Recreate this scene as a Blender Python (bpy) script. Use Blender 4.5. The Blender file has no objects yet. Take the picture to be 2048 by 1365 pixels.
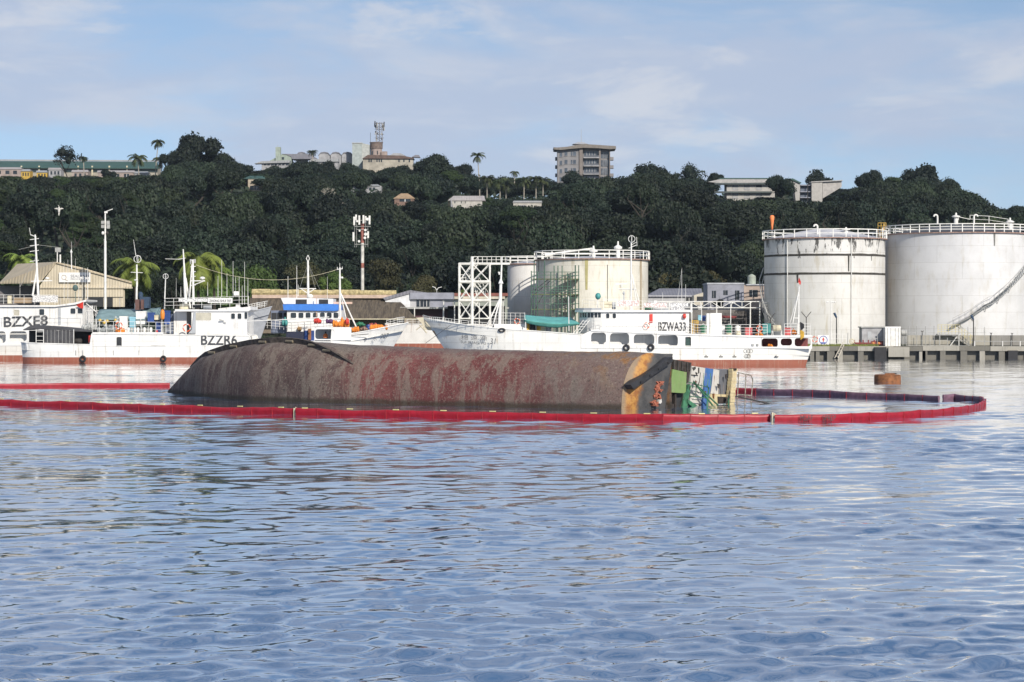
import bpy, bmesh, math, random
import numpy as np
from mathutils import Vector, Matrix, noise
R = math.radians
random.seed(7); np.random.seed(7)
S = bpy.context.scene
COL = S.collection

# ------------------------------------------------------------------ camera, sky, sun, exposure
# photo pixels: focal length 4600 px, horizon at row 643, eye 5 m above the water
FP, HY, CX, CH = 4600.0, 643.0, 1024.0, 5.0
cam = bpy.data.cameras.new('camera')
cam.sensor_width = 36.0
cam.lens = 36.0 * FP / 2048.0
cam.shift_y = -(682.5 - HY) / 2048.0
cam.clip_start = 0.5; cam.clip_end = 20000
co = bpy.data.objects.new('camera', cam); COL.objects.link(co)
co.location = (0, 0, CH); co.rotation_euler = (R(90), 0, 0)
S.camera = co

SUN_AZ, SUN_EL = R(26), R(31)          # azimuth: to the right of straight behind the camera
sun_dir = Vector((math.sin(SUN_AZ) * math.cos(SUN_EL), -math.cos(SUN_AZ) * math.cos(SUN_EL), math.sin(SUN_EL)))
sl = bpy.data.lights.new('sun', 'SUN'); sl.energy = 3.9; sl.angle = R(0.5); sl.color = (1.0, 0.93, 0.83)
so = bpy.data.objects.new('sun', sl); COL.objects.link(so)
so.rotation_euler = sun_dir.to_track_quat('Z', 'Y').to_euler()

wd = bpy.data.worlds.new('World'); S.world = wd; wd.use_nodes = True
wt = wd.node_tree; wt.nodes.clear()
def wn(t, **k):
    n = wt.nodes.new(t)
    for a, b in k.items(): setattr(n, a, b)
    return n
sky = wn('ShaderNodeTexSky', sky_type='NISHITA'); sky.sun_disc = False
sky.sun_elevation = SUN_EL
sky.sun_rotation = math.atan2(sun_dir.x, sun_dir.y)
sky.altitude = 0; sky.air_density = 1.0; sky.dust_density = 0.25; sky.ozone_density = 2.6
tc = wn('ShaderNodeTexCoord')
# clear tropical air: the bright dust band at the horizon is kept out of the sky by looking it up a little higher
lift = wn('ShaderNodeVectorMath', operation='ADD'); lift.inputs[1].default_value = (0, 0, 0.085)
wt.links.new(tc.outputs['Generated'], lift.inputs[0]); wt.links.new(lift.outputs[0], sky.inputs['Vector'])
mp = wn('ShaderNodeMapping'); mp.inputs['Scale'].default_value = (1.0, 1.0, 3.6)
wt.links.new(tc.outputs['Generated'], mp.inputs['Vector'])
def wnoise(scale, detail, rough, loc, dist=0.0):
    m = wn('ShaderNodeMapping'); m.inputs['Location'].default_value = loc
    wt.links.new(mp.outputs['Vector'], m.inputs['Vector'])
    n = wn('ShaderNodeTexNoise'); n.inputs['Scale'].default_value = scale
    n.inputs['Detail'].default_value = detail; n.inputs['Roughness'].default_value = rough
    n.inputs['Distortion'].default_value = dist
    wt.links.new(m.outputs['Vector'], n.inputs['Vector'])
    return n.outputs['Fac']
def wramp(src, a, b, lo=0.0, hi=1.0):
    r = wn('ShaderNodeMapRange'); r.interpolation_type = 'SMOOTHERSTEP'
    r.inputs['From Min'].default_value = a; r.inputs['From Max'].default_value = b
    r.inputs['To Min'].default_value = lo; r.inputs['To Max'].default_value = hi
    wt.links.new(src, r.inputs['Value']); return r.outputs['Result']
def wmath(op, a, b):
    m = wn('ShaderNodeMath', operation=op)
    for i, q in enumerate((a, b)):
        if isinstance(q, (int, float)): m.inputs[i].default_value = q
        else: wt.links.new(q, m.inputs[i])
    return m.outputs[0]
def wmix(fac, a, b):
    m = wn('ShaderNodeMix', data_type='RGBA')
    for s, q in (('Factor', fac), ('A', a), ('B', b)):
        i = [x for x in m.inputs if x.name == s and (x.type == 'RGBA' if s != 'Factor' else x.type == 'VALUE')][0]
        if isinstance(q, (int, float)): i.default_value = q
        elif isinstance(q, tuple): i.default_value = q + (1,)
        else: wt.links.new(q, i)
    return [o for o in m.outputs if o.type == 'RGBA'][0]
BIGLOC = (6.85, 3.4, 1.71)
# two decks of cloud: big soft masses and lit heads; the same statistics all round the sky
big = wramp(wnoise(6.0, 8, 0.56, BIGLOC, 0.35), 0.34, 0.60)
puff = wramp(wnoise(9.5, 9, 0.6, (1.3, 2.2, 0.45), 0.35), 0.50, 0.68)
cover = wmath('MAXIMUM', wmath('MULTIPLY', big, 0.9), wmath('MULTIPLY', puff, 0.75))
shade = wramp(wnoise(11.0, 7, 0.58, (7.1, 4.2, 1.3), 0.3), 0.40, 0.66)
SKYK = 0.09
sk = wn('ShaderNodeVectorMath', operation='MULTIPLY')
wt.links.new(sky.outputs['Color'], sk.inputs[0]); sk.inputs[1].default_value = (1.12, 1.04, 1.02)
cloudc = wmix(wmath('MAXIMUM', wmath('MULTIPLY', shade, 0.55), puff), (4.5, 5.05, 6.35), (6.3, 6.35, 6.8))
skyc = wmix(wmath('MULTIPLY', cover, 0.85), sk.outputs[0], cloudc)
bg = wn('ShaderNodeBackground'); bg.inputs['Strength'].default_value = SKYK
wt.links.new(skyc, bg.inputs['Color'])
wo = wn('ShaderNodeOutputWorld'); wt.links.new(bg.outputs[0], wo.inputs['Surface'])

S.view_settings.view_transform = 'Standard'; S.view_settings.look = 'None'
S.view_settings.gamma = 1.0; S.view_settings.exposure = 0.30
S.view_settings.use_curve_mapping = False
S.render.engine = 'CYCLES'
S.cycles.use_denoising = True
S.cycles.max_bounces = 6; S.cycles.transparent_max_bounces = 6
S.cycles.sample_clamp_indirect = 6

# ------------------------------------------------------------------ helpers
def wx(px, D): return (px - CX) / FP * D
def wz(py, D): return CH - (py - HY) / FP * D
def W(px, py, D): return Vector((wx(px, D), D, wz(py, D)))
def dwater(py): return CH * FP / (py - HY)

class Z:
    """a drawing frame: coordinates read off an enlarged crop of the photo, at a given distance"""
    def __init__(s, ox, oy, k, D): s.ox, s.oy, s.k, s.D = ox, oy, k, D
    def px(s, x): return s.ox + x / s.k
    def py(s, y): return s.oy + y / s.k
    def p(s, x, y, d=0.0): return W(s.px(x), s.py(y), s.D + d)
    def x(s, x, d=0.0): return wx(s.px(x), s.D + d)
    def z(s, y, d=0.0): return wz(s.py(y), s.D + d)
    def m(s, n): return n / s.k * s.D / FP
    def at(s, D): return Z(s.ox, s.oy, s.k, D)
FR = dict(A=(0, 400, 4.015), B=(300, 480, 5.25), C=(480, 500, 5.389), D=(820, 460, 5.056), E=(1050, 460, 4.874),
          F=(1360, 540, 6.827), G=(1500, 420, 4.266), H=(1740, 410, 4.136), hC=(1220, 680, 5.389), hD=(1460, 720, 3.483),
          k1=(0, 230, 4.096), k2=(450, 230, 4.096), k3=(880, 230, 4.096), k4=(1380, 280, 3.066), px=(0, 0, 1.0))
def fr(n, D): return Z(*FR[n], D)

def tag(o, label=None, cat=None, group=None, kind=None):
    for k, v in (('label', label), ('category', cat), ('group', group), ('kind', kind)):
        if v: o[k] = v
    return o
ROOTLOC = {}
def thing(name, label, cat, loc, group=None, kind=None):
    o = bpy.data.objects.new(name, None); COL.objects.link(o)
    o.empty_display_size = 0.2
    o.location = Vector(loc); ROOTLOC[o.name] = Vector(loc)
    return tag(o, label, cat, group, kind or 'thing')
def rootloc(o):
    while o.parent: o = o.parent
    return ROOTLOC.get(o.name, Vector((0, 0, 0)))

class MB:
    def __init__(s): s.v = []; s.f = []; s.uv = None
    def add(s, vs, fs):
        n = len(s.v); s.v += [tuple(v) for v in vs]; s.f += [tuple(i + n for i in f) for f in fs]; return s
    def box(s, x0, x1, y0, y1, z0, z1):
        x0, x1 = sorted((x0, x1)); y0, y1 = sorted((y0, y1)); z0, z1 = sorted((z0, z1))
        return s.add([(x0, y0, z0), (x1, y0, z0), (x1, y1, z0), (x0, y1, z0), (x0, y0, z1), (x1, y0, z1), (x1, y1, z1), (x0, y1, z1)],
                     [(0, 3, 2, 1), (4, 5, 6, 7), (0, 1, 5, 4), (1, 2, 6, 5), (2, 3, 7, 6), (3, 0, 4, 7)])
    def zbox(s, z, x0, x1, y0, y1, dep, d=0.0):
        "front face read off the photo frame z; dep metres deep; set back by d"
        return s.box(z.x(x0, d), z.x(x1, d), z.D + d, z.D + d + dep, z.z(y0, d), z.z(y1, d))
    def tube(s, p, q, r, r2=None, n=6, cap=True):
        p, q = Vector(p), Vector(q); r2 = r if r2 is None else r2
        a = (q - p)
        if a.length < 1e-6: return s
        a.normalize(); u = a.orthogonal().normalized(); w = a.cross(u)
        vs = []
        for c, rr in ((p, r), (q, r2)):
            for i in range(n):
                t = 2 * math.pi * i / n; vs.append(c + (u * math.cos(t) + w * math.sin(t)) * rr)
        fs = [(i, (i + 1) % n, n + (i + 1) % n, n + i) for i in range(n)]
        if cap: fs += [tuple(range(n))[::-1], tuple(range(n, 2 * n))]
        return s.add(vs, fs)
    def path(s, pts, r, n=5):
        for a, b in zip(pts[:-1], pts[1:]): s.tube(a, b, r, n=n)
        return s
    def prism(s, poly, y0, y1):
        n = len(poly)
        vs = [(x, y0, z) for x, z in poly] + [(x, y1, z) for x, z in poly]
        return s.add(vs, [tuple(range(n)), tuple(range(n, 2 * n))[::-1]] + [(i, i + n, (i + 1) % n + n, (i + 1) % n) for i in range(n)])
    def zprism(s, z, poly, dep, d=0.0):
        return s.prism([(z.x(a, d), z.z(b, d)) for a, b in poly], z.D + d, z.D + d + dep)
    def slab(s, poly, z0, z1):
        n = len(poly)
        vs = [(x, y, z0) for x, y in poly] + [(x, y, z1) for x, y in poly]
        return s.add(vs, [tuple(range(n))[::-1], tuple(range(n, 2 * n))] + [(i, (i + 1) % n, (i + 1) % n + n, i + n) for i in range(n)])
    def torus(s, c, RR, r, axis='y', n=20, m=8):
        c = Vector(c); vs = []
        for i in range(n):
            t = 2 * math.pi * i / n
            for j in range(m):
                q = 2 * math.pi * j / m
                a, b, h = (RR + r * math.cos(q)) * math.cos(t), (RR + r * math.cos(q)) * math.sin(t), r * math.sin(q)
                vs.append(c + Vector((a, h, b) if axis == 'y' else (a, b, h) if axis == 'z' else (h, a, b)))
        fs = [(i * m + j, ((i + 1) % n) * m + j, ((i + 1) % n) * m + (j + 1) % m, i * m + (j + 1) % m) for i in range(n) for j in range(m)]
        return s.add(vs, fs)
    def lathe(s, c, prof, n=16, axis='z'):
        c = Vector(c); vs = []
        for r, h in prof:
            for i in range(n):
                t = 2 * math.pi * i / n; a, b = r * math.cos(t), r * math.sin(t)
                vs.append(c + Vector((a, b, h) if axis == 'z' else (a, h, b) if axis == 'y' else (h, a, b)))
        k = len(prof)
        fs = [(j * n + i, j * n + (i + 1) % n, (j + 1) * n + (i + 1) % n, (j + 1) * n + i) for j in range(k - 1) for i in range(n)]
        fs += [tuple(range(n))[::-1], tuple(range((k - 1) * n, k * n))]
        return s.add(vs, fs)
    def blob(s, c, rx, ry, rz, n=8, m=6, jit=0.0, seed=0):
        rnd = random.Random(seed); c = Vector(c); vs = []
        for j in range(m + 1):
            ph = math.pi * j / m - math.pi / 2
            for i in range(n):
                t = 2 * math.pi * i / n; k = 1 + rnd.uniform(-jit, jit)
                vs.append((c.x + rx * k * math.cos(ph) * math.cos(t), c.y + ry * k * math.cos(ph) * math.sin(t), c.z + rz * k * math.sin(ph)))
        fs = [(j * n + i, j * n + (i + 1) % n, (j + 1) * n + (i + 1) % n, (j + 1) * n + i) for j in range(m) for i in range(n)]
        return s.add(vs, fs)
    def rail(s, pts, h, n, bars=3, r=0.025, posts=True):
        "railing along a polyline of base points: n posts per segment, bars, height h"
        closed = (Vector(pts[0]) - Vector(pts[-1])).length < 1e-4
        for si, (a, b) in enumerate(zip(pts[:-1], pts[1:])):
            a, b = Vector(a), Vector(b)
            for k in range(1, bars + 1):
                o = Vector((0, 0, h * k / bars)); s.tube(a + o, b + o, r if k == bars else r * 0.8, n=4)
            if posts:
                for i in range(n + (1 if si == len(pts) - 2 and not closed else 0)):
                    p = a.lerp(b, i / n); s.tube(p, p + Vector((0, 0, h)), r, n=4)
        return s
    def build(s, name, mat, parent=None, smooth=False, loc=None):
        me = bpy.data.meshes.new(name)
        off = rootloc(parent) if parent else Vector(loc) if loc is not None else Vector((0, 0, 0))
        v = np.array(s.v, dtype=float).reshape(-1, 3) - np.array(off)
        me.from_pydata(v.tolist(), [], s.f); me.update()
        bm = bmesh.new(); bm.from_mesh(me); bmesh.ops.recalc_face_normals(bm, faces=bm.faces); bm.to_mesh(me); bm.free()
        if mat: me.materials.append(mat)
        if smooth:
            me.polygons.foreach_set('use_smooth', [True] * len(me.polygons))
        if s.uv:
            ul = me.uv_layers.new(name='UVMap')
            for l in me.loops: ul.data[l.index].uv = s.uv[l.vertex_index]
        o = bpy.data.objects.new(name, me); COL.objects.link(o)
        if parent: o.parent = parent
        elif loc is not None: o.location = Vector(loc); ROOTLOC[o.name] = Vector(loc)
        return o
def smooth_by_angle(o, ang=35):
    me = o.data; me.polygons.foreach_set('use_smooth', [True] * len(me.polygons))
    bm = bmesh.new(); bm.from_mesh(me)
    for e in bm.edges:
        e.smooth = len(e.link_faces) == 2 and e.calc_face_angle(0) < R(ang)
    bm.to_mesh(me); bm.free(); return o

DG = None
def text_mesh(s, size, depth=0.01, align='LEFT', squeeze=1.0, shear=0.0, bold=0.0):
    cu = bpy.data.curves.new('text', 'FONT'); cu.body = s; cu.size = size; cu.extrude = depth; cu.align_x = align
    cu.shear = shear; cu.offset = bold; cu.resolution_u = 3
    ob = bpy.data.objects.new('text', cu); COL.objects.link(ob)
    dg = bpy.context.evaluated_depsgraph_get(); dg.update()
    me = bpy.data.meshes.new_from_object(ob.evaluated_get(dg))
    bpy.data.objects.remove(ob); bpy.data.curves.remove(cu)
    return me
def lettering(s, x0, x1, z0, z1, y, mat, parent, name='lettering', rot=0.0, shear=0.0, bold=0.012, flip=False):
    "letters that fill the rectangle x0..x1, z0..z1 on a wall facing the camera at depth y"
    me = text_mesh(s, 1.0, 0.004, shear=shear, bold=bold)
    n = len(me.vertices); co_ = np.empty(n * 3); me.vertices.foreach_get('co', co_); co_ = co_.reshape(-1, 3)
    mn, mx = co_.min(0), co_.max(0)
    sx = (x1 - x0) / (mx[0] - mn[0]); sz = (z1 - z0) / (mx[1] - mn[1])
    off = rootloc(parent)
    out = np.empty_like(co_)
    out[:, 0] = x0 + (co_[:, 0] - mn[0]) * sx - off.x
    out[:, 2] = z0 + (co_[:, 1] - mn[1]) * sz + (co_[:, 0] - mn[0]) * sx * rot - off.z
    out[:, 1] = y - co_[:, 2] - off.y
    me.vertices.foreach_set('co', out.reshape(-1)); me.update()
    me.name = name; me.materials.clear(); me.materials.append(mat)
    o = bpy.data.objects.new(name, me); COL.objects.link(o); o.parent = parent
    return o
def rrect(x0, x1, z0, z1, r, n=4):
    r = min(r, abs(x1 - x0) / 2.01, abs(z1 - z0) / 2.01); pts = []
    for cx, cz, a in ((x1 - r, z1 - r, 0), (x0 + r, z1 - r, 90), (x0 + r, z0 + r, 180), (x1 - r, z0 + r, 270)):
        for i in range(n + 1):
            t = R(a + 90 * i / n); pts.append((cx + r * math.cos(t), cz + r * math.sin(t)))
    return pts
def cutout(name, outer, holes, y, thick, mat, parent):
    "a plate in the xz plane with real openings"
    cu = bpy.data.curves.new(name, 'CURVE'); cu.dimensions = '2D'; cu.fill_mode = 'BOTH'; cu.extrude = thick / 2
    for poly in [outer] + holes:
        sp = cu.splines.new('POLY'); sp.points.add(len(poly) - 1); sp.use_cyclic_u = True
        for i, (a, b) in enumerate(poly): sp.points[i].co = (a, b, 0, 1)
    ob = bpy.data.objects.new(name, cu); COL.objects.link(ob)
    dg = bpy.context.evaluated_depsgraph_get(); dg.update()
    me = bpy.data.meshes.new_from_object(ob.evaluated_get(dg))
    bpy.data.objects.remove(ob); bpy.data.curves.remove(cu)
    off = rootloc(parent)
    for v in me.vertices:
        a, b, c = v.co; v.co = (a - off.x, y + thick / 2 - c - off.y, b - off.z)
    bm = bmesh.new(); bm.from_mesh(me); bmesh.ops.remove_doubles(bm, verts=bm.verts, dist=1e-5)
    bmesh.ops.recalc_face_normals(bm, faces=bm.faces); bm.to_mesh(me); bm.free()
    me.materials.clear(); me.materials.append(mat); me.name = name
    o = bpy.data.objects.new(name, me); COL.objects.link(o); o.parent = parent
    return o
def copy_thing(o, loc, rz=0.0, sc=None, label=None, group=None):
    c = o.copy(); COL.objects.link(c); c.location = Vector(loc); c.rotation_euler = (0, 0, rz)
    if sc is not None: c.scale = sc if hasattr(sc, '__len__') else (sc, sc, sc)
    ROOTLOC[c.name] = Vector(loc)
    if label: c['label'] = label
    if group: c['group'] = group
    for ch in list(o.children):
        d = ch.copy(); COL.objects.link(d); d.parent = c
        for g in list(ch.children):
            e = g.copy(); COL.objects.link(e); e.parent = d
    return c

# ------------------------------------------------------------------ materials
MATS = {}
class NT:
    def __init__(s, name, rough=0.6, metal=0.0, spec=0.5):
        s.m = bpy.data.materials.new(name); s.m.use_nodes = True; s.t = s.m.node_tree; s.t.nodes.clear()
        s.b = s.t.nodes.new('ShaderNodeBsdfPrincipled'); s.o = s.t.nodes.new('ShaderNodeOutputMaterial')
        s.t.links.new(s.b.outputs[0], s.o.inputs['Surface'])
        s.b.inputs['Roughness'].default_value = rough; s.b.inputs['Metallic'].default_value = metal
        s.b.inputs['Specular IOR Level'].default_value = spec
        s.tc = s.t.nodes.new('ShaderNodeTexCoord')
    def link(s, a, b): s.t.links.new(a, b)
    def coord(s, kind='Object', scale=(1, 1, 1), loc=(0, 0, 0), rot=(0, 0, 0)):
        m = s.t.nodes.new('ShaderNodeMapping'); m.inputs['Scale'].default_value = scale
        m.inputs['Location'].default_value = loc; m.inputs['Rotation'].default_value = rot
        s.link(s.tc.outputs[kind], m.inputs['Vector']); return m.outputs[0]
    def noise(s, scale, detail=5, rough=0.55, vec=None, dist=0.0):
        n = s.t.nodes.new('ShaderNodeTexNoise'); n.inputs['Scale'].default_value = scale
        n.inputs['Detail'].default_value = detail; n.inputs['Roughness'].default_value = rough; n.inputs['Distortion'].default_value = dist
        s.link(vec if vec is not None else s.coord(), n.inputs['Vector']); return n.outputs['Fac']
    def ramp(s, src, a, b, lo=0.0, hi=1.0):
        r = s.t.nodes.new('ShaderNodeMapRange'); r.interpolation_type = 'SMOOTHSTEP'
        for k, v in (('From Min', a), ('From Max', b), ('To Min', lo), ('To Max', hi)): r.inputs[k].default_value = v
        s.link(src, r.inputs['Value']); return r.outputs[0]
    def math(s, op, a, b=0.0):
        m = s.t.nodes.new('ShaderNodeMath'); m.operation = op
        for i, q in enumerate((a, b)):
            if isinstance(q, (int, float)): m.inputs[i].default_value = q
            else: s.link(q, m.inputs[i])
        return m.outputs[0]
    def mix(s, fac, a, b, mode='MIX'):
        m = s.t.nodes.new('ShaderNodeMix'); m.data_type = 'RGBA'; m.blend_type = mode
        for idx, q in ((0, fac), (6, a), (7, b)):
            if isinstance(q, (int, float)): m.inputs[idx].default_value = q
            elif isinstance(q, tuple): m.inputs[idx].default_value = q[:3] + (1,)
            else: s.link(q, m.inputs[idx])
        return m.outputs[2]
    def sep(s, vec):
        n = s.t.nodes.new('ShaderNodeSeparateXYZ'); s.link(vec, n.inputs[0]); return n.outputs
    def color(s, c):
        if isinstance(c, tuple): s.b.inputs['Base Color'].default_value = c[:3] + (1,)
        else: s.link(c, s.b.inputs['Base Color'])
        return s
    def bump(s, h, strength=0.3, dist=0.05):
        n = s.t.nodes.new('ShaderNodeBump'); n.inputs['Strength'].default_value = strength; n.inputs['Distance'].default_value = dist
        s.link(h, n.inputs['Height']); s.link(n.outputs[0], s.b.inputs['Normal']); return s
def plain(name, col, rough=0.6, var=0.18, scale=1.2, metal=0.0, bump=0.0):
    "even-coloured surface with mottling"
    if name in MATS: return MATS[name]
    n = NT(name, rough, metal); f = n.noise(scale, 6, 0.6)
    d = tuple(c * (1 - var) for c in col); e = tuple(min(1, c * (1 + var * 0.6)) for c in col)
    n.color(n.mix(n.ramp(f, 0.3, 0.7), d, e))
    if bump: n.bump(f, bump)
    MATS[name] = n.m; return n.m
def paint(name, col, rust=0.3, rustcol=(0.22, 0.085, 0.03), grime=(0.38, 0.36, 0.31), rough=0.45, seed=0.0, streak=1.0, plates=0.0, fine=1.0):
    "ship or tank paint: faded, with rust spots and vertical run-off streaks"
    if name in MATS: return MATS[name]
    n = NT(name, rough)
    base = n.mix(n.ramp(n.noise(0.5 * fine, 6, 0.6, n.coord(loc=(seed, 0, 0))), 0.35, 0.75), col, tuple(c * 0.86 for c in col))
    st = n.noise(1.0, 6, 0.62, n.coord(scale=(2.6 * fine, 2.6 * fine, 0.16 * fine), loc=(seed * 3.1, 1, 2)))
    sp = n.noise(0.55 * fine, 7, 0.65, n.coord(loc=(0, seed, 5)))
    g = n.math('MULTIPLY', n.ramp(st, 0.5, 0.72), n.ramp(sp, 0.35, 0.6))
    base = n.mix(n.math('MULTIPLY', g, 0.55 * streak), base, grime)
    rs = n.math('MULTIPLY', n.ramp(st, 0.62 - 0.1 * rust, 0.80 - 0.1 * rust), n.ramp(sp, 0.56 - 0.14 * rust, 0.72 - 0.14 * rust))
    rp = n.ramp(n.noise(2.4 * fine, 8, 0.7, n.coord(loc=(seed, 3, 1))), 0.74 - 0.12 * rust, 0.80 - 0.12 * rust)
    base = n.mix(n.math('MULTIPLY', n.math('MAXIMUM', rs, rp), min(1, rust * 1.6)), base, rustcol)
    if plates:
        br = n.t.nodes.new('ShaderNodeTexBrick'); br.inputs['Scale'].default_value = 1.0
        v = n.t.nodes.new('ShaderNodeCombineXYZ'); o = n.sep(n.tc.outputs['Object'])
        n.link(o[0], v.inputs[0]); n.link(o[2], v.inputs[1]); n.link(v.outputs[0], br.inputs['Vector'])
        br.inputs['Mortar Size'].default_value = 0.012; br.inputs['Brick Width'].default_value = 5.5; br.inputs['Row Height'].default_value = plates
        br.inputs['Color1'].default_value = (1, 1, 1, 1); br.inputs['Color2'].default_value = (0.95, 0.95, 0.95, 1); br.inputs['Mortar'].default_value = (0.62, 0.6, 0.58, 1)
        base = n.mix(1.0, base, br.outputs['Color'], 'MULTIPLY')
    n.color(base); n.bump(n.noise(1.1, 3, 0.5, n.coord(loc=(seed, 7, 7))), 0.12, 0.05)
    MATS[name] = n.m; return n.m
WHITE = paint('white_ship_paint', (0.80, 0.79, 0.76), 0.30)
WHITE2 = paint('white_hull_paint', (0.82, 0.81, 0.77), 0.42, rustcol=(0.36, 0.19, 0.05), seed=4.0, plates=1.3)
WHITEC = paint('bow_rust_hull_paint', (0.80, 0.79, 0.74), 0.55, rustcol=(0.42, 0.22, 0.04), seed=4.0, plates=1.3)
WHITER = paint('rusty_white_hull_paint', (0.74, 0.71, 0.65), 0.6, rustcol=(0.38, 0.20, 0.10), seed=9.0, plates=1.2)
GREYS = paint('grey_ship_paint', (0.42, 0.44, 0.46), 0.3, seed=2.0)
BOOT = paint('red_boot_topping', (0.31, 0.10, 0.06), 0.8, rustcol=(0.15, 0.08, 0.05), grime=(0.50, 0.38, 0.28), seed=3.0, streak=1.5, fine=1.8)
RAILM = plain('white_rail_paint', (0.76, 0.75, 0.71), 0.5, 0.15, 2.0)
YELL = plain('yellow_rail_paint', (0.62, 0.38, 0.05), 0.5, 0.3, 2.0)
GREENS = plain('green_scaffold', (0.06, 0.13, 0.09), 0.55, 0.35, 2.0)
BLACK = plain('black_rubber', (0.02, 0.02, 0.022), 0.7, 0.3, 3.0)
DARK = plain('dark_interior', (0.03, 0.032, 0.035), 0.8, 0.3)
LETT = plain('black_letter_paint', (0.055, 0.058, 0.065), 0.6, 0.3, 3.0)
ORANGE = plain('orange_net', (0.72, 0.24, 0.03), 0.85, 0.35, 5.0, bump=0.6)
LRING = plain('life_ring_orange', (0.70, 0.12, 0.04), 0.5, 0.15)
REDP = plain('red_paint', (0.58, 0.045, 0.03), 0.5, 0.2)
GREENP = plain('green_paint', (0.03, 0.17, 0.085), 0.5, 0.25)
TEAL = plain('teal_paint', (0.06, 0.26, 0.25), 0.5, 0.25)
BLUEP = plain('blue_plastic', (0.025, 0.07, 0.26), 0.5, 0.3)
BLUEV = plain('blue_visor_paint', (0.05, 0.20, 0.62), 0.4, 0.12)
CREAM = plain('cream_plastic', (0.62, 0.56, 0.40), 0.6, 0.25)
TARP = plain('teal_tarpaulin', (0.11, 0.40, 0.37), 0.6, 0.2, 0.9, bump=0.4)
GREYT = plain('grey_green_tarpaulin', (0.20, 0.30, 0.31), 0.65, 0.25, 0.9, bump=0.4)
DTARP = plain('charcoal_tarpaulin', (0.06, 0.06, 0.065), 0.75, 0.3, 1.4, bump=0.4)
CONC = paint('weathered_concrete', (0.36, 0.34, 0.29), 0.25, rustcol=(0.14, 0.12, 0.09), grime=(0.10, 0.10, 0.08), rough=0.9, seed=6.0, fine=1.5)
CONCD = paint('dark_wet_concrete', (0.17, 0.16, 0.135), 0.3, rustcol=(0.05, 0.05, 0.045), grime=(0.05, 0.05, 0.045), rough=0.85, seed=8.0, fine=1.8)
STEEL = plain('galvanised_steel', (0.38, 0.38, 0.36), 0.45, 0.2, 2.0)
RUST = plain('rusty_steel', (0.24, 0.095, 0.035), 0.85, 0.5, 3.0, bump=0.5)
def glassy(name, col, rough=0.08):
    n = NT(name, rough); n.color(n.mix(n.ramp(n.noise(0.8, 3), 0.3, 0.7), col, tuple(c * 0.5 for c in col))); return n.m
PANE = glassy('window_glass', (0.035, 0.045, 0.055))
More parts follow.
